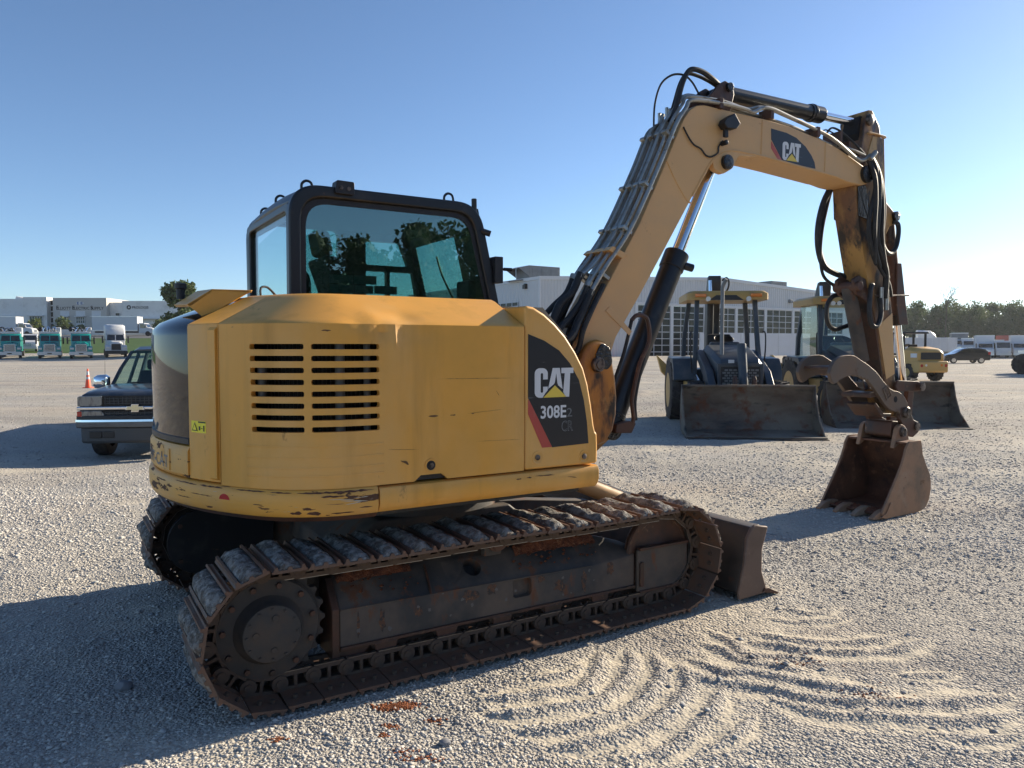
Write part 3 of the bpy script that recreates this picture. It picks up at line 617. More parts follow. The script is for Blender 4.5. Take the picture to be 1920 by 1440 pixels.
def lumps(b, x0, x1, y0, y1, zf, h, k, n=22, m=8):
    rows = []
    for i in range(n):
        row = []
        for j in range(m):
            u, v = i / (n - 1), j / (m - 1); x = x0 + (x1 - x0) * u; y = y0 + (y1 - y0) * v
            e = min(1, 4 * min(u, 1 - u, v * .9 + .04, 1 - v) + .0); z = zf(x, y) - .006 + h * e * max(0, .65 + .8 * noise.fractal(Vector((x * 16 + k, y * 16, k)), .8, 2, 4)) + .006 * noise.noise(Vector((x * 90, y * 90, k)))
            row.append((x, y, z))
        rows.append(row)
    b.grid(rows)
zfr = lambda x, y: .466 if abs(y) < .845 else .466 - (abs(y) - .845) * 1.05
b = B(); lumps(b, -.80, -.42, -.87, -.79, zfr, .035, 1); lumps(b, .18, .72, -.88, -.79, zfr, .05, 4, 30)
part(b, 'caked_soil', 'soil_red')['kind'] = 'stuff'
b = B()
for i in range(120):
    t = rnd.choice([(-.8, -.4), (.15, .7)]); x = rnd.uniform(*t); y = rnd.uniform(-.94, -.80); r_ = rnd.uniform(.004, .013)
    q = B(); ico = [(1, 0, 0), (-1, 0, 0), (0, 1, 0), (0, -1, 0), (0, 0, 1), (0, 0, -1)]
    q.add([(x + a * r_ * rnd.uniform(.7, 1.3), y + c_ * r_ * rnd.uniform(.7, 1.3), zfr(x, y) + .005 + d_ * r_ * .7) for a, c_, d_ in ico], [(0, 2, 4), (2, 1, 4), (1, 3, 4), (3, 0, 4), (2, 0, 5), (1, 2, 5), (3, 1, 5), (0, 3, 5)]); b.add(q.v, q.f)
o = part(b, 'soil_crumbs', 'soil_red', smooth=0); o['kind'] = 'stuff'

# --- car body, swing ring
b = B(); b.prism([(-.62, .30), (-.45, .22), (.45, .22), (.62, .30), (.62, .44), (.42, .60), (-.42, .60), (-.62, .44)], -.42, .42)
for sx in (-.42, .42):
    for sy in (-1, 1): b.prism([(sx - .15, .27), (sx + .15, .27), (sx + .13, .46), (sx - .13, .46)], sy * .41, sy * .80)
part(b, 'car_body', 'frame_dark', .015)
part(B().lathe([(.60, .0), (.601, .50), (.66, .50), (.661, .46), (.74, .46), (.741, .0)], (0, 0, 0), 'z', 48), 'swing_ring', 'frame_dark')

# --- dozer blade
bp_ = [(1.72, .440), (1.80, .447), (1.845, .425), (1.80, .36), (1.785, .25), (1.80, .13), (1.85, .045), (1.80, .02), (1.62, .035), (1.60, .06), (1.655, .24), (1.665, .37)]
part(B().prism([(x, z) for x, z in bp_], -1.135, 1.135), 'blade', 'blade_steel', .008)
for s_ in (-1, 1):
    part(B().prism([(1.70, .440), (1.735, .457), (1.85, .435), (1.80, .30), (1.80, .16), (1.855, .02), (1.60, .012), (1.595, .06), (1.645, .24), (1.66, .38)], s_ * 1.14, s_ * 1.165), 'blade_end_plate', 'end_plate_brown', .01)
part(B().prism([(1.82, .055), (1.85, .052), (1.955, .004), (1.93, .0), (1.80, .03)], -1.175, 1.175), 'cutting_edge', 'rust_brown', .004)
for s_ in (-1, 1):
    part(B().loft([[(x, s_ * y - .05, z), (x, s_ * y + .05, z), (x, s_ * y + .05, z + h_), (x, s_ * y - .05, z + h_)] for x, y, z, h_ in ((.45, .36, .28, .2), (1.0, .36, .24, .2), (1.62, .40, .10, .26))]), 'blade_arm', 'frame_dark', .01)
b = B(); b.cyl((1.02, -.20, .665), (1.66, -.20, .40), .062, n=24); part(b, 'blade_cylinder', 'boom_yellow', .006)
part(B().cyl((.72, -.20, .79), (1.03, -.20, .66), .034, n=20), 'cylinder_rod', 'chrome')
part(B().lathe([(-.04, .055), (-.03, .07), (.03, .07), (.04, .055)], (0, 0, 0), 'z', 20).xf(Matrix.Translation((1.03, -.20, .66)) @ Vector((.92, 0, -.38)).to_track_quat('Z', 'Y').to_matrix().to_4x4()), 'cylinder_gland', 'rust_brown')

# --- upper structure: plan path of the outer skin, right front corner round the tail to the left
RB, YSD, RF = 1.485, -1.12, .55
pcy = YSD + RF; pcx = -math.sqrt((RB - RF) ** 2 - pcy ** 2); pa1 = math.atan2(pcy, pcx)
S1 = .56 - pcx; S2 = S1 + RF * (pa1 + 2 * math.pi / 4) * -1 if False else S1 + RF * abs(pa1 + math.pi / 2)
S3 = S2 + RB * (math.pi - abs(pa1)) * 2
def body_pt(s):
    """(x, y) and outward normal of the skin at path length s"""
    if s <= S1: return (.56 - s, YSD), (0, -1)
    if s <= S2:
        t = -math.pi / 2 - (s - S1) / RF; return (pcx + RF * math.cos(t), pcy + RF * math.sin(t)), (math.cos(t), math.sin(t))
    if s <= S3:
        t = pa1 - (s - S2) / RB; return (RB * math.cos(t), RB * math.sin(t)), (math.cos(t), math.sin(t))
    s2 = S3 + S2 - s if s < S3 + (S2 - S1) else None
    if s2 is not None:
        (x, y), (a, c_) = body_pt(s2); return (x, -y), (a, -c_)
    return (pcx + (s - S3 - (S2 - S1)), -YSD), (0, 1)
def bp3(s, inset, z):
    (x, y), (nx_, ny_) = body_pt(s); return (x - nx_ * inset, y - ny_ * inset, z)
def panel(name, s0, s1, prof, th, mat, bevel=.006, step=.05, dent=None, parent=None, smooth=30):
    n = max(2, int((s1 - s0) / step)); secs = []
    for i in range(n + 1):
        s = s0 + (s1 - s0) * i / n
        out = [bp3(s, a + (dent(s, z) if dent else 0), z) for a, z in prof]
        inn = [bp3(s, a + th, z - (0 if k == 0 else min(.012, th * .5))) for k, (a, z) in enumerate(prof)]
        secs.append(out + inn[::-1])
    return part(B().loft(secs), name, mat, bevel, parent, smooth=smooth)
def seg_prof(pts, step=.035):
    out = [pts[0]]
    for a, b_ in zip(pts, pts[1:]):
        n = max(1, int(math.dist(a, b_) / step))
        out += [(a[0] + (b_[0] - a[0]) * i / n, a[1] + (b_[1] - a[1]) * i / n) for i in range(1, n + 1)]
    return out
SH = [(0, 1.646), (.003, 1.649), (.006, 1.651), (.29, 1.785), (.33, 1.797), (.38, 1.80)]     # shoulder
SE = S3 + (S2 - S1)
# inner core so that gaps read dark
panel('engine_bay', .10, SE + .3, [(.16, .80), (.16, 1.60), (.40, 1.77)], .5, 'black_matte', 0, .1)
def dents(s, z):
    d = .0
    for cs_, cz_, rs, rz, a in ((1.215, 1.615, .035, .030, .030), (1.09, 1.675, .07, .028, .034), (1.25, 1.69, .05, .025, -.018), (1.165, 1.575, .018, .05, -.016), (1.33, 1.652, .06, .014, .020), (1.02, 1.615, .07, .016, .014), (1.38, 1.60, .04, .014, -.008), (1.12, 1.60, .03, .025, .020)):
        d += a * math.exp(-((s - cs_) / rs) ** 2 - ((z - cz_) / rz) ** 2)
    d *= .7; d += .0022 * noise.noise(Vector((s * 4, z * 4, 1.7)))
    return d
door = panel('engine_door', .478, 1.996, seg_prof([(0, .928), (0, 1.646)]) + seg_prof(SH[2:], .03)[0:], .03, 'cat_yellow', 0, .022, dents, smooth=40)
cb = B()
def slot_cut(b, s0, s1, z0, z1):
    ol = rrect(s0, z0, s1, z1, .008, 3); n = len(ol)
    vs = [bp3(s, -.06, z) for s, z in ol] + [bp3(s, .09, z) for s, z in ol]
    b.add(vs, [tuple(range(n)), tuple(range(n, 2 * n))[::-1]] + [(i, n + i, n + (i + 1) % n, (i + 1) % n) for i in range(n)])
for r_ in range(8):
    zt = 1.558 - r_ * .0513
    slot_cut(cb, 1.566, 1.818 - .001 * r_, zt - .0235, zt); slot_cut(cb, 1.238, 1.535, zt - .0235, zt)
ol = [(.905, .90), (.905, .932), (.935, .955), (1.04, .955), (1.07, .930), (1.07, .90)]
vs = [bp3(s, -.05, z) for s, z in ol] + [bp3(s, .045, z) for s, z in ol]; n = len(ol)
cb.add(vs, [tuple(range(n)), tuple(range(n, 2 * n))[::-1]] + [(i, n + i, n + (i + 1) % n, (i + 1) % n) for i in range(n)])
cut(door, cb)
panel('handle_pocket', .90, 1.075, [(.02, .93), (.02, .96)], .02, 'black_plastic', 0, .05, parent=door)
for zz in (1.115, 1.065, 1.02, .985):
    panel('pressed_rib', 1.22, 1.84, [(.0, zz - .006), (-.0022, zz - .003), (-.0022, zz + .003), (.0, zz + .006)], .02, 'cat_yellow', 0, .05, parent=door)
b = B(); (lx, ly), _ = body_pt(.989); b.lathe([(.002, .030), (-.004, .030), (-.003, .023), (.0, .022)], (lx, ly, .997), n=24); part(b, 'lock_rim', 'cat_yellow', 0, door)
b = B(); b.lathe([(.002, .022), (-.002, .022), (-.002, .015), (-.006, .014), (-.006, .001)], (lx, ly, .997), n=20); part(b, 'lock', 'black_plastic', 0, door)
b = B(); b.lathe([(.0, .012), (-.0085, .012), (-.0085, .001)], (lx, ly, .997), n=16); part(b, 'lock_cylinder', 'pin_steel', 0, door)
rad = panel('radiator', 1.15, 1.95, [(.13, 1.10), (.13, 1.60)], .03, 'coolant_black', 0, .1)
b = B()
for k in range(26):
    s = 1.24 + k * .023; b.box(*[(lambda p: (p[0] - .003, p[1] - .003, z))(bp3(s, .115, 0)) if z == 1.12 else (lambda p: (p[0] + .003, p[1] + .003, z))(bp3(s, .115, 0)) for z in (1.12, 1.59)])
part(b, 'radiator_fins', 'black_plastic', 0, rad)
for s_, i_, z0, z1, r_ in ((1.405, .07, 1.14, 1.57, .022), (1.27, .07, 1.14, 1.57, .016), (1.80, .06, 1.30, 1.48, .02)): part(B().cyl(bp3(s_, i_, z0), bp3(s_, i_, z1), r_, n=14), 'coolant_pipe', 'grey_metal')
# rear corner column, tail, rear hood
panel('rear_corner_panel', 2.006, 2.236, [(.004, .936), (.004, 1.635)] + [(a + .004, z) for a, z in SH[1:]], .05, 'cat_yellow', .008, .03)
panel('column_rib', 2.012, 2.06, [(.006, .945), (-.010, .955), (-.010, 1.62), (.006, 1.635)], .03, 'cat_yellow', .012, .012)
SE = S3 + (S2 - S1)
panel('counterweight', 1.252, SE + .25, [(.075, .787), (.022, .789), (-.004, .81), (-.014, .838), (-.014, .898), (-.004, .922), (.012, .93)], .42, 'cat_yellow_worn', 0, .045, smooth=50)
panel('counterweight_edge', 1.252, SE + .25, [(.05, .7862), (.021, .7878), (.006, .799), (-.003, .8075)], .012, 'rust_brown', 0, .045)
panel('tail_casting', 2.238, S3 + S2 - 2.238 + .004 * 0, [(.008, .934), (-.004, .95), (-.004, 1.06), (.008, 1.082), (.04, 1.09)], .3, 'cat_yellow_worn', .006, .045)
panel('skirt', .012, 1.244, [(.07, .80), (.02, .803), (.0, .825), (-.010, .85), (-.010, .895), (-.002, .914), (.015, .92)], .35, 'cat_yellow', .01, .1, smooth=50)
hd = panel('rear_hood', 2.242, S3 + S2 - 2.242, [(.012, 1.10), (.010, 1.13), (.010, 1.60), (.016, 1.635), (.05, 1.67), (.20, 1.735), (.36, 1.79)], .04, 'black_gloss', 0, .04, smooth=60)
panel('rear_hood_lip', 2.242, S3 + S2 - 2.242, [(.004, 1.092), (.004, 1.118), (.012, 1.122)], .04, 'black_plastic', 0, .04, parent=hd)
part(B().box((-.76, .0, .801), (.60, 1.10, 1.18)), 'cab_base', 'black_paint', .02)
panel('left_side_cover', S3 + S2 - 2.23, SE + .75, [(.0, .934), (0, 1.50), (.03, 1.53)], .10, 'cat_yellow', .006, .06)
# top deck
tp = [bp3(s, .36, 1.79)[:2] for s in np.linspace(.50, S3 + S2 - .2, 60)]
tp = [p for p in tp]
part(B().prism(tp, 1.74, 1.796, 'z'), 'top_deck', 'cat_yellow', .004)
# rear duct flap of folded sheet
b = B(); A_, Bq, Cq, D_ = (-1.371, -.45, 1.745), (-1.257, -.45, 1.822), (-1.075, -.45, 1.824), (-1.295, -.45, 1.682)
th = Vector((0, .006, 0))
vs = [A_, D_, Cq, Bq]; vs2 = [tuple(Vector(v) + Vector((0.01, .012, 0))) for v in vs]; vs3 = [tuple(Vector(v) + Vector((0, .46, .02))) for v in (A_, Bq, Cq)]
b.add(vs + vs2, [(0, 1, 2, 3), (7, 6, 5, 4), (0, 4, 5, 1), (1, 5, 6, 2), (2, 6, 7, 3), (3, 7, 4, 0)])
b.loft([[A_, (A_[0] + .012, A_[1], A_[2] - .012), (A_[0] + .012, .0, A_[2] + .008), (A_[0], .0, A_[2] + .02)], [Bq, (Bq[0], Bq[1], Bq[2] - .012), (Bq[0], .0, Bq[2] + .008), (Bq[0], .0, Bq[2] + .02)], [Cq, (Cq[0], Cq[1], Cq[2] - .012), (Cq[0], .0, Cq[2] + .008), (Cq[0], .0, Cq[2] + .02)]])
part(b, 'duct_flap', 'cat_yellow', .002)
b = B(); b.tube([(-1.02, -.40, 1.79), (-1.02, -.40, 1.84), (-.98, -.38, 1.845), (-.93, -.36, 1.80)], .006); part(b, 'latch_wire', 'black_plastic')
b = B(); b.lathe([(0, .022), (.05, .022), (.055, .03), (.08, .03), (.085, .01)], (-1.33, .05, 1.80), 'z', 14); part(b, 'fuel_vent', 'black_plastic')
# front right cover
fo = [(.088, .928), (.088, 1.752), (.14, 1.745), (.205, 1.712), (.27, 1.664), (.335, 1.603), (.40, 1.52), (.452, 1.436), (.482, 1.35), (.506, 1.238), (.524, 1.13), (.532, 1.10), (.545, 1.09), (.548, 1.01), (.546, .928)]
fc = part(B().prism(fo, -1.12, -.66), 'front_cover', 'cat_yellow', .028, seg=4)
fp = [(.105, 1.610), (.2, 1.578), (.292, 1.528), (.36, 1.462), (.418, 1.375), (.45, 1.27), (.471, 1.155), (.482, 1.040), (.251, 1.034), (.105, 1.29)]
dc = part(B().prism(fp, -1.1225, -1.110), 'decal', 'decal_black', 0, fc, smooth=0)
part(B().prism([(.105, 1.28), (.112, 1.285), (.25, 1.036), (.19, 1.036), (.105, 1.21)], -1.1222, -1.11), 'decal_stripe', 'decal_red', 0, fc, smooth=0)
for (bx_, bz_) in ((.162, .988), (.455, .972)):
    part(B().lathe([(0.002, .034), (-.003, .032), (-.001, .022), (.001, .02)], (bx_, -1.12, bz_), n=28), 'bolt_recess', 'cat_yellow', 0, fc)
    part(B().lathe([(.002, .014), (-.006, .014), (-.008, .010), (-.008, .001)], (bx_, -1.12, bz_), n=16), 'bolt', 'pin_steel', 0, fc)
# trade mark: letters built as outlines, 3.1 wide by 2.43 high
def arc(cx, cy, rx, ry, a0, a1, k=8): return [(cx + rx * math.cos(R(a0 + (a1 - a0) * i / k)), cy + ry * math.sin(R(a0 + (a1 - a0) * i / k))) for i in range(k + 1)]
CAT_C = [(1.02, 1.50), (1.02, 1.98)] + arc(.60, 1.98, .42, .45, 0, 90) + arc(.42, 1.98, .42, .45, 90, 180) + arc(.42, .45, .42, .45, 180, 270) + [(.62, 0), (.78, .30)] + [(1.02, .62), (1.02, .90), (.66, .90), (.66, .50)] + arc(.56, .50, .10, .10, 0, -180, 4)[1:] + [(.46, 1.93)] + arc(.56, 1.93, .10, .10, 180, 0, 4)[1:] + [(.66, 1.50)]
CAT_A = [(1.06, .72), (1.42, 2.43), (1.98, 2.43), (2.22, .66), (1.86, .99), (1.80, 1.20), (1.70, 2.02), (1.58, 1.20), (1.52, 1.10)]
CAT_T = [(2.12, 2.43), (3.10, 2.43), (3.10, 1.98), (2.84, 1.98), (2.76, 0), (2.46, .0), (2.28, .42), (2.40, 1.98), (2.12, 1.98)]
CAT_TRI = [(.68, 0), (2.55, 0), (1.60, .98)]
def cat_mark(parent, fn, w, mats=('decal_white', 'decal_yellow'), tri=True, th=.0015, shear=0., both=None):
    s = w / 3.1
    for nm, ol in (('letter_c', CAT_C), ('letter_a', CAT_A), ('letter_t', CAT_T)) + ((('triangle', CAT_TRI),) if tri else ()):
        b = B(); n = len(ol); p2 = [(x * s + shear * y * s, y * s) for x, y in ol]
        b.add([fn(x, y, th) for x, y in p2] + [fn(x, y, 0) for x, y in p2], [tuple(range(n))] + [(i, n + i, n + (i + 1) % n, (i + 1) % n) for i in range(n)])
        b.build(nm, mats[1] if nm == 'triangle' else mats[0], parent, smooth=0)
cat_mark(dc, lambda x, y, t: (.143 + x, -1.1225 - t, 1.290 + y * .80), .238)
lettering('model_number', '308E', 'decal_white', dc, lambda x, y: (.179 + x, -1.1236, 1.183 + y), .158, .066, .022)
lettering('model_suffix', '2', 'grey_metal', dc, lambda x, y: (.341 + x, -1.1236, 1.187 + y), .034, .044, .0)
def outline_text(name, txt, x0, z0, w, h):
    o1 = lettering(name, txt, 'grey_metal', dc, lambda x, y: (x0 + x, -1.1234, z0 + y), w, h, .02)
    return o1
outline_text('model_letters', 'CR', .308, 1.112, .072, .055)
lettering('model_letters_inner', 'CR', 'decal_black', dc, lambda x, y: (.312 + x, -1.1240, 1.1155 + y), .064, .048, -.012)
# stickers on the tail
stx = panel('warning_sticker', 2.100, 2.212, [(.003, 1.153), (.003, 1.207)], .004, 'sticker_yellow', 0, .03)
on_col = lambda x, y: bp3(2.212 - x, -.0012 + .003, 1.153 + y)
b = B(); 
for tri_ in ([(.006, .008), (.052, .008), (.029, .047)],): b.add([on_col(*p) for p in tri_], [(0, 1, 2)])
part(b, 'warning_triangle', 'print_black', 0, stx, smooth=0)
b = B(); b.add([bp3(2.212 - x, .0010, 1.153 + y) for x, y in ((.013, .012), (.045, .012), (.029, .039))], [(0, 1, 2)]); part(b, 'triangle_field', 'sticker_yellow', 0, stx, smooth=0)
b = B(); q = [(.060, .012), (.072, .012), (.072, .030), (.060, .030)]; b.add([on_col(*p) for p in q], [(0, 1, 2, 3)])
q = [(.078, .019), (.090, .019), (.090, .022), (.078, .022)]; b.add([on_col(*p) for p in q], [(0, 1, 2, 3)]); q = [(.095, .008), (.103, .008), (.103, .034), (.095, .034)]; b.add([on_col(*p) for p in q], [(0, 1, 2, 3)]); q = [(.056, .046), (.110, .046), (.110, .052), (.056, .052)]; b.add([on_col(*p) for p in q], [(0, 1, 2, 3)])
part(b, 'warning_symbols', 'print_black', 0, stx, smooth=0)
lettering('tail_lettering', 'RENT-CAT', 'grey_metal', EXC, lambda x, y: bp3(2.93 - x, -.0055, .962 + y), .49, .062, .01)
panel('casting_ridge', 2.42, 2.44, [(-.004, .952), (-.009, .957), (-.009, 1.055), (-.004, 1.06)], .02, 'cat_yellow_worn', .003, .01)
b = B(); c0 = bp3(2.53, -.004, 1.02); b.add([bp3(2.53 + .035 * math.cos(t), -.0052, 1.025 + .045 * math.sin(t)) for t in np.linspace(0, 6.0, 18)], [tuple(range(18))]); part(b, 'key_plate', 'cat_yellow', 0, smooth=0)
b = B(); b.add([bp3(2.53 + a, -.0060, 1.02 + c_) for a, c_ in ((-.008, -.012), (.008, -.012), (.008, .014), (-.008, .014))], [(0, 1, 2, 3)]); part(b, 'keyhole', 'print_black', 0, smooth=0)
b = B(); b.add([bp3(1.963 + .032 * math.cos(t), -.0148, .868 + .026 * math.sin(t)) for t in np.linspace(0, math.pi, 12)], [tuple(range(12))]); part(b, 'red_reflector', 'red_lens', 0, smooth=0)
# under-body plate
part(B().prism([bp3(s, .12, 0)[:2] for s in np.linspace(.05, SE + 1.25, 60)], .765, .80, 'z'), 'upper_frame', 'black_paint', .0)

# paint chips and scratches: bare patches with a shape of their own
CWP = [(.022, .789), (-.004, .81), (-.014, .838), (-.014, .898), (-.004, .922), (.012, .93)]
def cw_inset(z):
    for (a0, z0), (a1, z1) in zip(CWP, CWP[1:]):
        if z0 <= z <= z1: return a0 + (a1 - a0) * (z - z0) / (z1 - z0)
    return .012
def chip(name, s0, s1, zc, h, seed, mat, inset, lift=.0009, slope=0., parent=None):
    q = random.Random(seed); n = max(5, int((s1 - s0) / .012)); top = []; bot = []
    for i in range(n + 1):
        t = i / n; e = min(1, 5 * min(t, 1 - t) + .12); s = s0 + (s1 - s0) * t; z = zc + slope * (t - .5)
        top.append((s, z + h * e * q.uniform(.25, 1))); bot.append((s, z - h * e * q.uniform(.2, .8)))
    b = B(); b.grid([[bp3(s, inset(z) - lift, z) for s, z in bot], [bp3(s, inset(z) - lift, z) for s, z in top]])
    return part(b, name, mat, 0, parent, smooth=0)
for i, (s0, s1, zc, h) in enumerate(((1.27, 1.60, .914, .006), (1.40, 1.50, .897, .007), (1.62, 1.72, .915, .004), (1.74, 1.90, .917, .004), (1.98, 2.14, .916, .005), (2.16, 2.36, .915, .004), (1.58, 1.63, .828, .010), (1.50, 1.56, .824, .012), (1.36, 1.46, .822, .005), (2.05, 2.20, .875, .003), (2.20, 2.32, .85, .003), (1.75, 1.80, .86, .003), (1.28, 1.34, .84, .004), (2.45, 2.60, .90, .004))):
    chip('paint_chip', s0, s1, zc, h, 30 + i, 'primer_brown', cw_inset)
for i, (s0, s1, zc, h, sl_) in enumerate(((1.30, 1.42, .872, .003, .01), (1.33, 1.40, .862, .0025, -.008), (1.36, 1.47, .882, .002, .006), (1.30, 1.36, .886, .002, 0))): chip('scuff_mark', s0, s1, zc, h, 60 + i, 'scuff_white', cw_inset, .0012, sl_)
flat0 = lambda z: -.010 if z < .92 else 0.
for i, (s0, s1, zc, h, sl_) in enumerate(((.30, .42, .895, .004, .004), (.44, .47, .893, .005, 0), (.50, .53, .890, .004, 0), (.16, .22, .872, .003, .010))): chip('scrape', s0, s1, zc, h, 70 + i, 'primer_brown', lambda z: -.0105, .0012, sl_)
for i, (s0, s1, zc, h, sl_) in enumerate(((.55, .95, 1.395, .0012, .004), (.60, .80, 1.235, .001, -.012), (.95, 1.00, 1.225, .006, .0), (.86, .89, 1.225, .006, 0), (.76, .775, 1.228, .004, 0), (1.10, 1.14, 1.02, .010, .02), (.62, .64, 1.32, .003, .03), (.5, .75, 1.09, .001, .006), (1.45, 1.49, 1.615, .006, 0), (1.05, 1.20, 1.08, .001, .012))): chip('scratch', s0, s1, zc, h, 90 + i, 'scratch_dark', lambda z: .0005, .0016, sl_)

# track frame wear: rusted and scuffed patches, bottom lip, weld bead
def patch(name, x0, x1, z0, z1, seed, mat, y=-.9662):
    q = random.Random(seed); n = 14; cx, cz = (x0 + x1) / 2, (z0 + z1) / 2; ol = []
    for i in range(n):
        t = 2 * math.pi * i / n; k = q.uniform(.45, 1.); ol.append((cx + (x1 - x0) / 2 * math.cos(t) * k, cz + (z1 - z0) / 2 * math.sin(t) * k))
    b = B(); b.add([(x, y, z) for x, z in ol], [tuple(range(n))]); part(b, name, mat, 0, smooth=0)
for i, (x0, x1, z0, z1) in enumerate(((-.64, -.59, .17, .33), (-.74, -.72, .17, .34), (-.20, -.08, .25, .33), (-.05, .02, .26, .34), (.36, .46, .20, .30), (.55, .60, .17, .32), (.72, .80, .24, .33), (-.45, -.40, .22, .30), (.26, .32, .28, .33))): patch('rust_patch', x0, x1, z0, z1, 200 + i, 'rust_streak')
for i in range(16):
    x = rnd.uniform(-.75, .85); z = rnd.uniform(.17, .33); k = rnd.uniform(.006, .016); patch('scuff_mark', x - k, x + k, z - k, z + k, 300 + i, 'scuff_grey', -.9664)
part(B().box((-.82, -.978, .150), (.94, -.955, .166)), 'frame_lip', 'rust_brown', .003)
part(B().tube([(-.36, -.968, .336), (-.35, -.915, .39), (-.345, -.855, .452)], .006, 6, 2), 'weld_bead', 'rust_brown')
part(B().tube([(-.815, -.966, .337), (0, -.966, .332), (.62, -.966, .325)], .005, 6, 1), 'weld_bead', 'frame_dark')

# --- cab
CR_Y, CL_Y = -.05, 1.07
co = [(-.785, 1.72), (.595, 1.72), (.425, 2.462), (-.782, 2.462)]; ci = [(-.715, 1.78), (.51, 1.78), (.368, 2.392), (-.712, 2.392)]
outer = roundpoly(co, [.02, .02, .20, .19], 10); inner = roundpoly(ci, [.02, .04, .15, .15], 10)
cf = part(ring(B(), outer, inner, CR_Y, CR_Y + .075), 'cab_right_frame', 'black_paint', .016, seg=3)
fin = roundpoly([(-.685, 1.80), (.485, 1.80), (.345, 2.362), (-.682, 2.362)], [.02, .04, .14, .14], 10)
part(ring(B(), inner, fin, CR_Y + .022, CR_Y + .028), 'glazing_seal', 'black_plastic', 0, cf)
part(B().prism(inner, CR_Y + .030, CR_Y + .034), 'right_window', 'cab_glass', 0, smooth=0)
# roof
ro = roundpoly([(-.775, CR_Y + .02), (.43, CR_Y + .02), (.43, CL_Y - .02), (-.775, CL_Y - .02)], .12, 5)
def top_arc(d):
    """upper part of the cab side outline, set in by d, from front to rear"""
    pts = roundpoly([(-.785 + d, 1.72), (.595 - d, 1.72), (.425 - d, 2.462 - d), (-.782 + d, 2.462 - d)], [.02, .02, .20, .19], 10)
    return [p for p in pts if p[1] > 2.30 - d * .3]
ta0, ta1 = top_arc(.006), top_arc(.055); n_ = min(len(ta0), len(ta1)); ta0, ta1 = ta0[:n_], ta1[:n_]
secs = []
for y, k in ((CR_Y + .03, 0.), (CR_Y + .06, .006), (.30, .022), (.52, .026), (.75, .022), (CL_Y - .05, .006), (CL_Y - .012, 0.)):
    secs.append([(x, y, z + k) for x, z in ta0] + [(x, y, z) for x, z in ta1[::-1]])
part(B().loft(secs), 'cab_roof', 'black_paint', .006, smooth=40)
part(B().box((-.60, CR_Y + .08, 2.380), (.24, CL_Y - .06, 2.392)), 'headliner', 'headliner', 0)
# rear: posts, glass, lower panel
ry = roundpoly([(CR_Y + .03, 1.70), (CL_Y, 1.70), (CL_Y, 2.36), (CR_Y + .03, 2.36)], [.02, .02, .04, .04], 6); ri = roundpoly([(CR_Y + .10, 1.80), (CL_Y - .085, 1.80), (CL_Y - .085, 2.315), (CR_Y + .10, 2.315)], [.03, .03, .05, .05], 6)
part(ring(B(), ry, ri, -.775, -.715, 'x'), 'cab_rear_frame', 'black_paint', .014, seg=3)
part(B().prism(ri, -.752, -.748, 'x'), 'rear_window', 'rear_glass', 0, smooth=0)
# left wall with door windows
lw_ = part(B().prism(roundpoly([(-.77, 1.0), (.60, 1.0), (.60, 1.70), (.425, 2.455), (-.778, 2.455)], [.02, .02, .02, .19, .18], 8), CL_Y - .05, CL_Y), 'cab_door_side', 'black_paint', 0)
cb = B()
for ol in (roundpoly([(-.735, 1.62), (-.146, 1.62), (-.146, 2.385), (-.725, 2.385)], [.05, .05, .05, .14], 6), roundpoly([(.058, 2.155), (.395, 2.155), (.33, 2.33), (.058, 2.33)], .02, 4), rrect(.058, 1.62, .222, 2.112, .01, 2), roundpoly([(.245, 1.62), (.52, 1.62), (.43, 2.112), (.245, 2.112)], .01, 2)):
    cb.prism(ol, CL_Y - .1, CL_Y + .05)
cut(lw_, cb)
part(B().prism([(-.74, 1.60), (.54, 1.60), (.50, 2.0), (.36, 2.385), (-.55, 2.40), (-.70, 2.25)], CL_Y - .028, CL_Y - .024), 'door_glass', 'clear_glass', 0, smooth=0)
# front: windscreen frame (sloping) and glass
def fx(z): return .575 - (z - 1.72) * (.17 / .742)
b = B()
for y0, y1, z0, z1 in ((CR_Y + .02, .30, 1.1, 2.43), (1.0, CL_Y - .02, 1.1, 2.43), (.30, 1.0, 2.33, 2.43), (.30, 1.0, 1.1, 1.86)):
    b.loft([[(fx(z) - .03, y0, z), (fx(z) + .012, y0, z), (fx(z) + .012, y1, z), (fx(z) - .03, y1, z)] for z in (z0, z1)])
part(b, 'windscreen_frame', 'black_paint', .004)
part(B().loft([[(fx(z), .29, z), (fx(z) + .004, .29, z), (fx(z) + .004, 1.01, z), (fx(z), 1.01, z)] for z in (1.84, 2.35)]), 'windscreen', 'clear_glass', 0, smooth=0)
b = B(); b.tube([(.53, .50, 1.86), (.49, .62, 2.05), (.46, .66, 2.2)], .008); part(b, 'wiper', 'black_plastic')
part(B().prism([(-.75, .95), (.58, .95), (.58, 1.05), (-.75, 1.05)], CR_Y + .05, CL_Y - .05), 'cab_floor', 'interior_grey', 0)
part(B().box((-.74, CR_Y + .01, 1.0), (.55, CR_Y + .05, 1.74)), 'cab_lower_wall', 'black_paint', 0)
b = B(); b.loft([[(x - .05, .33, z), (x + .07, .36, z), (x + .07, .70, z), (x - .05, .73, z)] for x, z in ((-.22, 1.45), (-.28, 1.70), (-.36, 1.95), (-.42, 2.12))]); st = part(b, 'seat', 'seat_black', .03, seg=3)
b = B(); b.loft([[(x - .03, .42, z), (x + .06, .42, z), (x + .06, .64, z), (x - .03, .64, z)] for x, z in ((-.43, 2.13), (-.46, 2.29))]); part(b, 'headrest', 'seat_black', .03, st, seg=3)
part(B().box((-.25, .30, 1.30), (.25, .76, 1.46)), 'seat_cushion', 'seat_black', .04, st, seg=3)
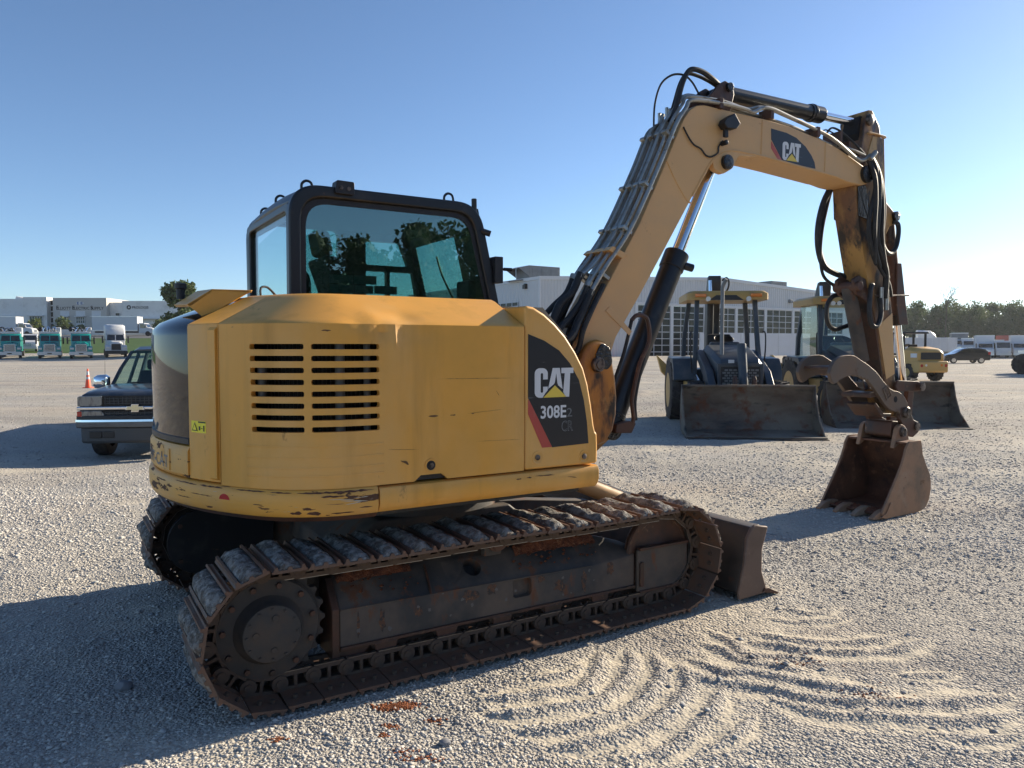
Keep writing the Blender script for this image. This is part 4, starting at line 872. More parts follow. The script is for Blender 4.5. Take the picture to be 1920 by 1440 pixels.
b = B(); b.lathe([(-.015, .10), (0, .115), (.015, .10)], (-.66, CR_Y + .16, 1.88), 'x', 20); part(b, 'speaker', 'black_plastic')
b = B(); b.box((.38, .02, 1.72), (.44, .20, 1.98)); part(b, 'monitor', 'black_plastic', .012)
M('sticker_grey', (.12, .16, .16), .4)
for x0, z0, x1, z1 in ((-.545, 1.917, -.405, 1.966), (-.40, 1.917, -.26, 1.968), (-.545, 1.862, -.40, 1.910), (-.395, 1.862, -.28, 1.910), (-.275, 1.864, -.13, 1.912)):
    part(B().box((x0, CR_Y + .036, z0), (x1, CR_Y + .038, z1)), 'window_sticker', 'sticker_grey', 0)
for ex, ey, ez in ((-.655, .02, 2.436), (.225, -.015, 2.452), (-.655, 1.0, 2.436), (-.66, .58, 2.448)):
    part(B().tube([(ex - .035, ey, ez), (ex - .034, ey, ez + .035), (ex - .01, ey, ez + .055), (ex + .02, ey, ez + .045), (ex + .03, ey, ez)], .008, 6), 'lifting_eye', 'black_paint')
bx = part(B().prism(roundpoly([(-.525, 2.42), (-.41, 2.42), (-.41, 2.495), (-.515, 2.497)], .012, 3), CR_Y - .022, CR_Y + .06), 'work_light_bracket', 'black_plastic', .004)
b = B(); bolt(b, (-.49, CR_Y - .022, 2.455), .012, .006); bolt(b, (-.445, CR_Y - .022, 2.452), .012, .006); part(b, 'bolts', 'pin_steel', 0, bx)['kind'] = 'stuff'
part(B().cyl((.395, -.03, 2.38), (.393, -.03, 2.49), .017, n=10), 'aerial_base', 'black_plastic', .003)
part(B().cyl((.44, CR_Y + .01, 2.29), (.49, CR_Y - .02, 2.27), .02, n=10), 'side_lamp', 'black_plastic')
b = B(); b.box((.52, CR_Y - .03, 1.96), (.58, CR_Y + .05, 2.13)); b.cyl((.58, CR_Y - .03, 2.05), (.64, CR_Y - .04, 2.05), .012, n=8); part(b, 'mirror_bracket', 'black_plastic', .01)

# --- boom
bo = [(1.19, 1.40), (1.10, 1.475), (1.095, 1.545), (1.125, 1.60), (1.40, 2.012), (1.67, 2.432), (1.87, 2.81), (2.035, 3.135), (2.09, 3.235), (2.15, 3.305), (2.215, 3.345), (2.29, 3.362), (2.984, 3.362), (3.254, 3.352), (3.60, 3.312), (3.896, 3.262), (4.145, 3.19), (4.27, 3.15), (4.335, 3.08), (4.32, 3.01), (4.24, 2.985), (4.05, 2.99), (3.904, 3.008), (3.4, 3.035), (2.972, 3.052), (2.80, 3.052), (2.66, 3.045), (2.52, 3.03), (2.43, 2.985), (2.35, 2.905), (2.274, 2.80), (2.177, 2.665), (1.92, 2.28), (1.661, 1.90), (1.46, 1.62), (1.40, 1.47), (1.34, 1.40), (1.26, 1.375)]
boom = part(B().prism(bo, -.15, .15), 'boom', 'boom_yellow', .008)
# side-plate seams and welded lips
def strip(pts, y, r, name, mat, parent): return part(B().tube([(x, y, z) for x, z in pts], r, 6, 4), name, mat, 0, parent)
for s_ in (-1, 1):
    strip([(1.92, 2.90), (2.00, 2.78), (2.10, 2.66), (2.16, 2.62)], s_ * .150, .006, 'weld_seam', 'boom_yellow', boom)
    strip([(2.93, 3.35), (2.925, 3.2), (2.92, 3.06)], s_ * .150, .006, 'weld_seam', 'boom_yellow', boom)
    strip([(3.72, 3.29), (3.72, 3.15), (3.715, 3.03)], s_ * .150, .006, 'weld_seam', 'boom_yellow', boom)
    strip([(2.177, 2.675), (2.274, 2.815), (2.36, 2.935), (2.45, 3.02), (2.56, 3.062), (2.75, 3.07), (3.0, 3.066), (3.4, 3.045), (3.9, 3.018)], s_ * .150, .009, 'lower_flange', 'boom_yellow', boom)
    part(B().prism([(1.395, 1.83), (1.435, 1.80), (1.60, 1.66), (1.575, 1.63), (1.41, 1.76), (1.36, 1.80)], s_ * .150, s_ * .156), 'foot_doubler', 'boom_yellow', .003, boom)
    lg = part(B().prism(roundpoly([(2.36, 3.04), (2.40, 2.90), (2.50, 2.875), (2.60, 2.93), (2.66, 3.03), (2.95, 3.062), (2.5, 3.075)], [.01, .04, .06, .05, .05, .01, .02], 4), s_ * .10, s_ * .152), 'cylinder_lug', 'boom_yellow', .006, boom)
    part(B().lathe([(s_ * .0, .055), (s_ * .03, .055), (s_ * .034, .045), (s_ * .034, .02)], (2.525, s_ * .152, 2.965), n=20), 'lug_pin', 'grease', 0, boom)
bd = part(B().prism([(3.033, 3.300), (3.22, 3.292), (3.34, 3.270), (3.46, 3.215), (3.54, 3.150), (3.58, 3.100), (3.592, 3.050), (3.178, 3.058), (3.037, 3.215)], -.1522, -.148), 'boom_decal', 'decal_black', 0, boom, smooth=0)
part(B().prism([(3.037, 3.20), (3.178, 3.058), (3.128, 3.060), (3.037, 3.145)], -.1518, -.148), 'decal_stripe', 'decal_red', 0, boom, smooth=0)
cat_mark(bd, lambda x, y, t: (3.172 + x, -.1522 - t, 3.070 + y * .84 + x * .03), .225)
# work lamp, its bracket, wire
wl_ = B(); wl_.prism([(2.416, 3.225), (2.436, 3.262), (2.53, 3.318), (2.592, 3.248), (2.55, 3.205), (2.45, 3.195)], -.235, -.165); wl_.box((2.46, -.20, 3.14), (2.50, -.175, 3.21)); wl_.cyl((2.475, -.15, 3.10), (2.475, -.21, 3.10), .02, n=8)
part(wl_, 'boom_lamp', 'black_plastic', .006, boom)
part(B().tube([(2.073, -.157, 3.165), (2.12, -.160, 3.10), (2.177, -.160, 3.05), (2.25, -.16, 3.03), (2.30, -.16, 2.99), (2.36, -.16, 2.985), (2.43, -.16, 3.025), (2.435, -.16, 3.07), (2.475, -.165, 3.12)], .0065, 6), 'lamp_wire', 'rubber_hose', 0, boom)
# arm cylinder on the boom
for s_ in (-1, 1): part(B().prism([(2.26, 3.35), (2.36, 3.43), (2.48, 3.56), (2.55, 3.60), (2.63, 3.58), (2.65, 3.51), (2.60, 3.35)], s_ * .085, s_ * .115), 'cylinder_bracket', 'rust_brown', .008, boom)
ca, cb_ = Vector((2.58, 0, 3.55)), Vector((3.80, 0, 3.622)); ct = Vector((4.37, 0, 3.585))
dirv = (ct - ca).normalized()
def along(p, q, t): return Vector(p) + (Vector(q) - Vector(p)) * t
ac = part(B().cyl(ca + dirv * .08, ca + dirv * 1.27, .062, n=28), 'arm_cylinder', 'black_paint', .006)
b = B(); b.cyl(ca + dirv * 1.10, ca + dirv * 1.27, .071, n=28); b.cyl(ca + dirv * 1.13, ca + dirv * 1.155, .077, n=28); part(b, 'cylinder_head', 'black_paint', .004, ac)
part(B().cyl(ca + dirv * .02, ca + dirv * .10, .055, n=20), 'cylinder_base', 'rust_brown', .006, ac)
part(B().cyl(ca + dirv * 1.2, ct, .037, n=24), 'arm_cylinder_rod', 'chrome')
b = B(); b.cyl((2.585, -.14, 3.552), (2.585, .14, 3.552), .034, n=18); part(b, 'cylinder_pin', 'grease', .004)
# boom cylinder below
ba, bt = Vector((1.525, 0, .98)), Vector((2.525, 0, 2.965)); bdv = (bt - ba).normalized()
bc = part(B().cyl(ba, ba + bdv * 1.42, .086, n=32), 'boom_cylinder', 'black_paint', .008)
b = B(); b.cyl(ba + bdv * 1.30, ba + bdv * 1.44, .095, n=32); b.cyl(ba + bdv * 1.33 + Vector((.06, -.06, 0)), ba + bdv * 1.33 + Vector((.13, -.09, -.02)), .03, n=12); part(b, 'cylinder_head', 'black_paint', .006, bc)
part(B().cyl(ba + bdv * .06, ba + bdv * .10, .091, n=32), 'cylinder_band', 'grease', .003, bc)
part(B().cyl(ba + bdv * 1.40, bt - bdv * .05, .048, n=28), 'boom_cylinder_rod', 'chrome')
b = B(); b.lathe([(-.09, .06), (.09, .06)], tuple(bt), n=20); b.lathe([(-.075, .075), (-.03, .078), (.03, .078), (.075, .075)], tuple(ba - bdv * .03), n=20); part(b, 'cylinder_eye', 'grease', .006)
b = B(); pipe1 = [(1.62, -.125, 1.74), (1.66, -.13, 1.775), (1.72, -.13, 1.775), (1.768, -.13, 1.74), (1.783, -.13, 1.59), (1.70, -.13, 1.44), (1.655, -.13, 1.30), (1.625, -.13, 1.16), (1.640, -.13, 1.03), (1.60, -.12, .965), (1.50, -.10, .965), (1.40, -.06, 1.0), (1.30, -.03, 1.02)]
part(B().tube(pipe1, .016, 8, 4), 'hydraulic_line', 'rust_brown'); part(B().tube([(1.62, -.125, 1.74), (1.56, -.12, 1.52), (1.50, -.11, 1.36), (1.44, -.1, 1.2), (1.40, -.08, 1.08)], .013, 8, 4), 'hydraulic_line', 'rubber_hose')
part(B().tube([(1.80, -.12, 1.62), (1.74, -.12, 1.45), (1.69, -.12, 1.30), (1.66, -.12, 1.15), (1.67, -.12, 1.02)], .014, 8, 4), 'hydraulic_line', 'rubber_hose')
part(B().prism([(1.47, .94), (1.62, .93), (1.655, .99), (1.66, 1.0), (1.60, 1.02), (1.48, 1.0)], -.14, -.08), 'hose_guide', 'rust_brown', .008)
# --- swing bracket and king post
bk = [(.99, 1.18), (1.05, 1.38), (1.12, 1.52), (1.17, 1.585), (1.235, 1.60), (1.30, 1.585), (1.345, 1.53), (1.365, 1.44), (1.39, 1.33), (1.405, 1.20), (1.40, 1.08), (1.37, .97), (1.31, .895), (1.18, .86), (1.05, .86), (.99, .95)]
for s_ in (-1, 1):
    pl_ = part(B().prism(bk, s_ * .165, s_ * .245), 'swing_bracket', 'bracket_orange', .035, seg=4)
    part(B().prism(roundpoly([(1.20, 1.50), (1.25, 1.585), (1.325, 1.54), (1.345, 1.44), (1.30, 1.39), (1.21, 1.42)], .04, 4), s_ * .246, s_ * .258), 'grease_patch', 'grease', .008, pl_, seg=3)
    part(B().lathe([(0, .05), (s_ * .028, .05), (s_ * .034, .044), (s_ * .034, .03), (s_ * .042, .028), (s_ * .042, .001)], (1.215, s_ * .246, 1.43), n=24), 'foot_pin', 'pin_steel', 0, pl_)
part(B().prism([(.95, .92), (.95, 1.22), (1.10, 1.32), (1.24, 1.20), (1.30, 1.0), (1.24, .87)], -.17, .17), 'bracket_web', 'bracket_orange', .02)
part(B().lathe([(.60, .085), (.88, .085), (.885, .11), (.93, .11), (.935, .12), (1.25, .12), (1.26, .08)], (1.05, 0, 0), 'z', 28), 'king_post', 'bracket_orange')
b = B()
for z0, z1 in ((.70, .765), (.845, .90)): b.prism([(.5, -.30), (.95, -.20), (1.12, -.14), (1.18, 0), (1.12, .14), (.95, .20), (.5, .30)], z0, z1, 'z')
part(b, 'king_post_lug', 'bracket_orange', .012)
part(B().lathe([(.765, .13), (.80, .115), (.845, .13)], (1.05, 0, 0), 'z', 24), 'grease_ring', 'grease')
part(B().prism([(1.30, .86), (1.38, 1.00), (1.52, 1.02), (1.56, .96), (1.50, .90), (1.36, .80)], -.06, .06), 'cylinder_mount', 'bracket_orange', .012)
part(B().box((.35, -.62, .80), (.62, .62, 1.25)), 'front_bulkhead', 'black_paint', .02)

# --- pipes up the back of the boom and over the top, and the hoses at both ends
edge = [(1.42, 2.02), (1.67, 2.432), (1.87, 2.81), (2.03, 3.13), (2.12, 3.29)]
def off(p, d): return (p[0] - .86 * d, p[1] + .50 * d)
YP = [-.150, -.112, -.075, -.038, .0, .04, .08, .12]
for i, y in enumerate(YP):
    d = .05 + .022 * (i % 3); r_ = .013 if i % 3 else .016; yy = y - (.01 if i < 2 else 0)
    st_ = off((1.30 + .03 * (i % 2), 1.86 + .05 * (i % 3)), d + .045); p = [(st_[0], yy, st_[1]), (*[off((1.43, 2.07), d + .03)[0]], yy, off((1.43, 2.07), d + .03)[1])]
    p += [(off(e, d)[0], yy, off(e, d)[1]) for e in ((1.62, 2.36), (1.87, 2.81), (2.03, 3.13))]
    if i < 2:        # over the top, near side
        k = i * .035
        p += [(2.09, yy, 3.30 + k), (2.16, yy, 3.372 + k), (2.49, yy, 3.40 + k), (2.72, yy, 3.40 + k * .6), (2.80, yy - .012, 3.385 + k), (2.96, yy - .012, 3.445 + k * .4), (3.25, yy, 3.42 + k * .5), (3.77, yy, 3.335 + k * .8), (4.12, yy - .01, 3.20 + k), (4.22, yy - .02, 3.20 + k), (4.29, yy - .03, 3.25 + k)]
        if i == 1: p = p[:-3] + [(3.98, yy, 3.30), (4.12, yy - .03, 3.27), (4.24, yy - .05, 3.24)]
    elif i < 4:
        p += [(2.10, yy, 3.36), (2.20, yy, 3.44), (2.5, yy + .03, 3.445), (2.75, yy, 3.42), (2.95, yy, 3.41), (3.4, yy, 3.385), (3.8, yy, 3.32), (4.02, yy, 3.30)]
    else:
        p += [(2.06 + .02 * (i % 2), yy, 3.24), (2.09, yy, 3.32 + .02 * (i % 3))]
    part(B().tube(p, r_, 8, 5), 'hydraulic_pipe', 'steel_pipe')
for e in ((1.60, 2.33), (1.79, 2.66), (1.99, 3.05), (1.40, 2.0)):
    q0, q1 = off(e, .02), off(e, .112); cb2 = B()
    for y in (-.135, -.06, .02, .10): cb2.loft([[(q0[0] + a, y - .026, q0[1] + c_), (q0[0] + a, y + .026, q0[1] + c_), (q1[0] + a, y + .026, q1[1] + c_), (q1[0] + a, y - .026, q1[1] + c_)] for a, c_ in ((0, 0), (.012, .022))])
    part(cb2, 'pipe_clamp', 'steel_pipe', .003)
for x, z in ((2.45, 3.385), (3.02, 3.40), (3.60, 3.345)): part(B().box((x - .02, -.175, z - .03), (x + .02, -.05, z + .05)), 'pipe_clamp', 'rust_brown', .004)
part(B().prism([(1.50, 2.17), (1.56, 2.20), (1.42, 2.25), (1.38, 2.22)], -.16, .14), 'pipe_bracket', 'boom_yellow', .004)
hs = [(-.150, 0), (-.112, .05), (-.075, .02), (-.038, .07), (.0, .03), (.04, .08), (.08, .02)]
for i, (y, k) in enumerate(hs):
    x0, z0 = off((1.30 + .03 * (i % 2), 1.86 + .05 * (i % 3)), .05 + .022 * (i % 3) + .045)
    end = (.72 + .04 * (i % 3), y * 1.1 - .02, 1.35 + .05 * (i % 2)); sagx = .06 * (i % 3)
    p = [(x0 + .02, y, z0 + .03), (x0 - .05, y - .01, z0 - .10), (x0 - .12 - sagx * .5, y - .03, z0 - .20), (1.02 - sagx, y * 1.2 - .04, 1.62 + k), (.88 - sagx * .5, y * 1.2 - .04, 1.52 + k * .5), end]
    hz_ = part(B().tube(p, .021 if i % 2 else .026, 9, 6), 'hydraulic_hose', 'rubber_hose')
    b = B(); P = catmull([Vector(q) for q in p], 6)
    b.cyl(P[0], P[2], .026, n=8); part(b, 'hose_fitting', 'steel_pipe', .002, hz_)
for i, (y, dz) in enumerate(((-.13, 0), (-.05, .1), (.03, .2))):
    part(B().tube([(1.36, y, 1.98 + dz * .3), (1.22, y - .05, 1.80), (1.14, y - .06, 1.66), (1.10, y - .05, 1.52), (.98, y - .03, 1.40), (.80, y, 1.28)], .020, 8, 6), 'hydraulic_hose', 'rubber_hose')
for y, w_, zz in ((-.06, .014, .0), (-.10, .02, .02)):     # hoses to the arm cylinder base
    part(B().tube([(2.02, y, 3.22), (2.07, y, 3.36 + zz), (2.13, y, 3.52 + zz), (2.20, y, 3.60 + zz), (2.32, y, 3.605 + zz), (2.44, y, 3.585), (2.54, y * .6, 3.575)], w_, 8, 6), 'hydraulic_hose', 'rubber_hose')
part(B().tube([(1.98, .06, 3.20), (1.97, .04, 3.36), (1.99, .0, 3.50), (2.06, -.04, 3.57), (2.16, -.06, 3.585), (2.25, -.06, 3.55), (2.33, -.06, 3.47), (2.40, -.06, 3.44)], .008, 6, 6), 'drain_hose', 'rubber_hose')

# --- stick (arm)
so_ = [(4.32, 3.60), (4.37, 3.675), (4.42, 3.68), (4.532, 3.555), (4.60, 3.26), (4.645, 2.80), (4.69, 2.34), (4.79, 1.90), (4.857, 1.27), (4.985, 1.0), (4.975, .92), (4.92, .88), (4.86, .90), (4.80, 1.02), (4.697, 1.243), (4.562, 1.718), (4.426, 2.093), (4.32, 2.44), (4.245, 2.70), (4.205, 2.88), (4.19, 3.05), (4.235, 3.20), (4.285, 3.40)]
stick = part(B().prism(so_, -.115, .115), 'stick', 'arm_yellow_dirty', .008)
part(B().prism([(4.30, 3.38), (4.355, 3.62), (4.30, 3.62), (4.255, 3.46)], -.075, .075), 'rod_pocket', 'black_matte', 0, stick)
for s_ in (-1, 1):
    part(B().prism([(4.35, 3.46), (4.49, 3.47), (4.60, 3.45), (4.62, 3.46), (4.60, 3.475), (4.36, 3.48)], s_ * .11, s_ * .135), 'head_flange', 'boom_yellow', .003, stick)
    part(B().prism([(4.30, 3.14), (4.43, 3.45), (4.60, 3.45), (4.625, 3.1), (4.66, 2.6), (4.66, 2.42), (4.52, 2.5), (4.40, 2.8)], s_ * .1155, s_ * .121), 'side_plate', 'arm_plate_dirty', .003, stick)
    part(B().prism([(4.575, 1.75), (4.79, 1.87), (4.85, 1.30), (4.72, 1.25)], s_ * .1155, s_ * .121), 'lower_side_plate', 'boom_yellow', .003, stick)
    part(B().lathe([(0, .075), (s_ * .03, .075), (s_ * .036, .06), (s_ * .036, .01)], (4.285, s_ * .15, 3.085), n=24), 'stick_pin', 'grease', 0, stick)
    part(B().lathe([(0, .05), (s_ * .022, .05), (s_ * .03, .035), (s_ * .03, .01)], (4.37, s_ * .115, 3.585), n=20), 'rod_pin', 'pin_steel', 0, stick)
    part(B().prism(roundpoly([(4.24, 2.72), (4.40, 2.70), (4.42, 2.55), (4.36, 2.90), (4.33, 3.0), (4.22, 2.98)], .02, 3), s_ * .116, s_ * .126), 'grease_patch', 'grease', .006, stick)
part(B().prism([(4.69, 1.243), (4.555, 1.718), (4.419, 2.093), (4.405, 2.088), (4.541, 1.714), (4.676, 1.24)], -.112, .112), 'rear_wear_plate', 'rust_brown', .003, stick)
part(B().prism([(4.66, 2.95), (4.80, 2.86), (4.90, 2.80), (4.90, 2.72), (4.80, 2.68), (4.67, 2.50)], -.07, .07), 'cylinder_lug', 'arm_yellow_dirty', .008, stick)
# bucket cylinder
ka, kt = Vector((4.87, 0, 2.78)), Vector((5.19, 0, 1.19)); kd = (kt - ka).normalized()
kc = part(B().cyl(ka, ka + kd * 1.02, .056, n=24), 'bucket_cylinder', 'rust_brown', .005)
part(B().cyl(ka + kd * .93, ka + kd * 1.03, .066, n=24), 'cylinder_head', 'black_paint', .004, kc)
part(B().prism([(4.93, 2.35), (5.00, 2.35), (5.135, 1.77), (4.99, 1.77), (4.94, 1.95)], -.072, -.06), 'rod_guard', 'rust_brown', .004, kc)
part(B().cyl(ka + kd * 1.0, kt, .034, n=20), 'bucket_cylinder_rod', 'chrome')
part(B().lathe([(-.10, .03), (-.098, .045), (.098, .045), (.10, .03)], tuple(ka), n=18), 'cylinder_pin', 'grease')
# linkage
P1, P2, Q0 = (5.17, 1.175), (5.125, .79), (4.935, .935)
def link_plate(p, q, r1, r2, y0, y1, name, mat):
    d = Vector((q[0] - p[0], 0, q[1] - p[1])); L = d.length; a = math.atan2(q[1] - p[1], q[0] - p[0]); k = 8
    ol = [(p[0] + r1 * math.cos(a + math.pi / 2 + math.pi * i / k), p[1] + r1 * math.sin(a + math.pi / 2 + math.pi * i / k)) for i in range(k + 1)] + [(q[0] + r2 * math.cos(a - math.pi / 2 + math.pi * i / k), q[1] + r2 * math.sin(a - math.pi / 2 + math.pi * i / k)) for i in range(k + 1)]
    return part(B().prism(ol, y0, y1), name, mat, .006)
part(B().cyl((P1[0], -.20, P1[1]), (P1[0], .20, P1[1]), .038, n=20), 'link_pin', 'rust_brown', .005)
for s_ in (-1, 1):
    link_plate(P1, (4.86, 1.19), .05, .05, s_ * .135, s_ * .165, 'idler_link', 'rust_brown')
    link_plate(P1, P2, .045, .05, s_ * .055, s_ * .10, 'power_link', 'rust_brown')
    part(B().lathe([(0, .042), (s_ * .012, .042), (s_ * .014, .025), (s_ * .014, .005)], (P1[0], s_ * .20, P1[1]), n=18), 'pin_cap', 'pin_steel')
    part(B().lathe([(0, .042), (s_ * .012, .042), (s_ * .014, .025), (s_ * .014, .005)], (P2[0], s_ * .185, P2[1]), n=18), 'pin_cap', 'pin_steel')
    part(B().prism(roundpoly([(4.86, .99), (4.98, .99), (5.08, .86), (5.17, .83), (5.18, .74), (5.08, .69), (4.98, .72), (4.93, .80), (4.86, .87)], .03, 3), s_ * .14, s_ * .18), 'coupler_plate', 'rust_brown', .006)
part(B().prism(roundpoly([(4.80, .86), (5.02, .84), (5.06, .70), (4.94, .66), (4.78, .72)], .03, 3), -.135, .135), 'coupler_body', 'rust_brown', .01)
part(B().cyl((4.86, -.15, .745), (4.86, .15, .745), .045, n=20), 'coupler_pin_tube', 'pin_steel', .004)
# thumb cylinder under the stick
ta, tt = Vector((4.29, 0, 2.10)), Vector((4.62, 0, 1.16))
b = B(); b.cyl(ta, along(ta, tt, .72), .062, n=20); tc_ = part(b, 'thumb_cylinder', 'frame_dark', .006)
part(B().cyl(along(ta, tt, .70), tt, .032, n=16), 'thumb_cylinder_rod', 'chrome', 0)
b = B()
for s_ in (-1, 1): b.prism(roundpoly([(4.22, 2.16), (4.30, 2.20), (4.44, 2.16), (4.50, 1.96), (4.40, 1.98), (4.27, 2.03)], .03, 3), s_ * .07, s_ * .10)
b.cyl((4.285, -.13, 2.10), (4.285, .13, 2.10), .045, n=16); part(b, 'thumb_cylinder_mount', 'rust_brown', .006)
# thumb
to = [(3.806, 1.324), (3.826, 1.379), (3.86, 1.42), (3.904, 1.452), (3.96, 1.472), (4.023, 1.48), (4.09, 1.482), (4.153, 1.474), (4.255, 1.431), (4.36, 1.388), (4.474, 1.327), (4.56, 1.26), (4.643, 1.201), (4.69, 1.17), (4.746, 1.148), (4.82, 1.138), (4.884, 1.114), (4.94, 1.075), (4.98, 1.02), (5.005, .95), (4.995, .90), (4.95, .872), (4.90, .88), (4.87, .92), (4.82, .948), (4.754, .953), (4.68, .98), (4.608, 1.029), (4.51, 1.12), (4.414, 1.206), (4.36, 1.24), (4.345, 1.265), (4.315, 1.255), (4.30, 1.278), (4.27, 1.27), (4.25, 1.292), (4.213, 1.285), (4.195, 1.303), (4.16, 1.290), (4.14, 1.304), (4.082, 1.298), (4.01, 1.285), (3.948, 1.265), (3.91, 1.245), (3.875, 1.232), (3.84, 1.25), (3.82, 1.285)]
for s_ in (-1, 1):
    tp_ = part(B().prism(to, s_ * .142, s_ * .178), 'thumb_plate', 'thumb_steel', .005)
    part(B().lathe([(0, .055), (s_ * .022, .055), (s_ * .03, .045), (s_ * .03, .032), (s_ * .04, .03), (s_ * .04, .005)], (4.945, s_ * .178, .935), n=24), 'thumb_pin', 'pin_steel', 0, tp_)
    part(B().lathe([(0, .030), (s_ * .001, .001)], (4.78, s_ * .1785, 1.065), n=16), 'plate_hole', 'black_matte', 0, tp_)
    fm = part(ring(B(), [(4.57, 1.165), (4.64, 1.06), (4.715, 1.10), (4.645, 1.205)], [(4.587, 1.162), (4.644, 1.078), (4.70, 1.106), (4.641, 1.187)], s_ * .178, s_ * .186), 'cast_frame', 'thumb_steel', .002, tp_)
    q = lambda x, y, t, s_=s_: (4.608 + x * .62 + y * .45, s_ * (.179 + t), 1.145 - x * .80 * 1.0 + y * .5) if s_ < 0 else (4.608 + x * .62 + y * .45, .179 + t, 1.145 - x * .80 + y * .5)
    cat_mark(tp_, q, .075, ('thumb_steel', 'thumb_steel'), False, .004)
for x, z, sx, sz in ((3.97, 1.37, .09, .018), (4.50, 1.115, .07, .028)):
    part(B().prism(roundpoly([(x - sx, z - sz), (x + sx, z - sz * .6), (x + sx, z + sz), (x - sx, z + sz * .6)], .01, 2), -.145, .145), 'thumb_crossbar', 'rust_brown', .005)
part(B().prism([(4.50, 1.02), (4.64, .90), (4.78, .90), (4.78, .93), (4.66, .935), (4.54, 1.04)], -.14, .14), 'thumb_web', 'rust_brown', .005)
# bucket
bs_ = [(4.772, .668), (4.80, .682), (4.975, .684), (4.998, .62), (5.01, .55), (5.07, .45), (5.136, .354), (5.158, .28), (5.159, .20), (5.135, .11), (5.09, .05), (5.02, .018), (4.90, .006), (4.60, .006), (4.484, .014), (4.40, .035), (4.385, .055), (4.46, .16), (4.554, .288), (4.62, .385), (4.68, .48), (4.718, .563), (4.735, .62)]
sh_o = [(4.775, .672), (4.97, .676), (4.992, .62), (5.005, .545), (5.064, .446), (5.128, .35), (5.149, .28), (5.150, .20), (5.127, .115), (5.085, .058), (5.02, .028), (4.90, .018), (4.60, .018), (4.42, .03)]
sh_i = [(4.775, .652), (4.95, .655), (4.970, .61), (4.984, .535), (5.044, .436), (5.106, .34), (5.127, .275), (5.128, .205), (5.107, .128), (5.07, .08), (5.01, .052), (4.90, .042), (4.60, .042), (4.42, .046)]
bb_ = B().prism(sh_o + sh_i[::-1], -.298, .298)
for s_ in (-1, 1): bb_.prism([(4.955 + (x - 4.955) * .975, .33 + (z - .33) * .95) for x, z in bs_], s_ * .290, s_ * .299)
bk_ = part(bb_, 'bucket', 'bucket_rust', .003)
for s_ in (-1, 1):
    sd = part(B().prism(bs_, s_ * .298, s_ * .318), 'bucket_side', 'bucket_side', .004, bk_)
    if s_ < 0: 
        for nm, ol in (('letter_c', CAT_C), ('letter_a', CAT_A), ('letter_t', CAT_T)):
            part(B().prism([(4.985 + x * .0225, .262 + y * .019) for x, y in ol], -.318, -.3215), nm, 'bucket_side', .001, sd)
    part(B().prism([(4.36, .028), (4.44, .058), (4.50, .145), (4.53, .14), (4.56, .012), (4.42, .008)], s_ * .318, s_ * .330), 'wear_plate', 'bucket_side', .003, bk_)
    part(B().prism(roundpoly([(4.74, .60), (4.80, .80), (4.86, .835), (4.93, .80), (4.98, .70), (5.0, .62), (4.9, .672)], [.01, .05, .06, .05, .02, .01, .01], 4), s_ * .155, s_ * .195), 'bucket_ear', 'bucket_side', .008, bk_)
    part(B().lathe([(0, .048), (s_ * .02, .048), (s_ * .024, .036), (s_ * .018, .03), (s_ * .018, .005)], (4.87, s_ * .196, .755), n=24), 'bucket_pin', 'pin_steel', 0, bk_)
for y in (-.272, -.091, .091, .272):
    tm = [[(4.56, y - .035, .012), (4.56, y + .035, .012), (4.56, y + .03, .072), (4.56, y - .03, .072)], [(4.46, y - .038, .008), (4.46, y + .038, .008), (4.46, y + .033, .082), (4.46, y - .033, .082)], [(4.38, y - .034, .006), (4.38, y + .034, .006), (4.38, y + .026, .066), (4.38, y - .026, .066)], [(4.29, y - .026, .004), (4.29, y + .026, .004), (4.29, y + .02, .024), (4.29, y - .02, .024)]]
    part(B().loft(tm), 'tooth', 'bucket_side', .006, bk_, seg=3)
b = B(); lumps(b, 4.42, 4.60, -.29, .29, lambda x, y: .05, .035, 9, 12, 40); part(b, 'caked_soil', 'soil_red', 0, bk_)['kind'] = 'stuff'
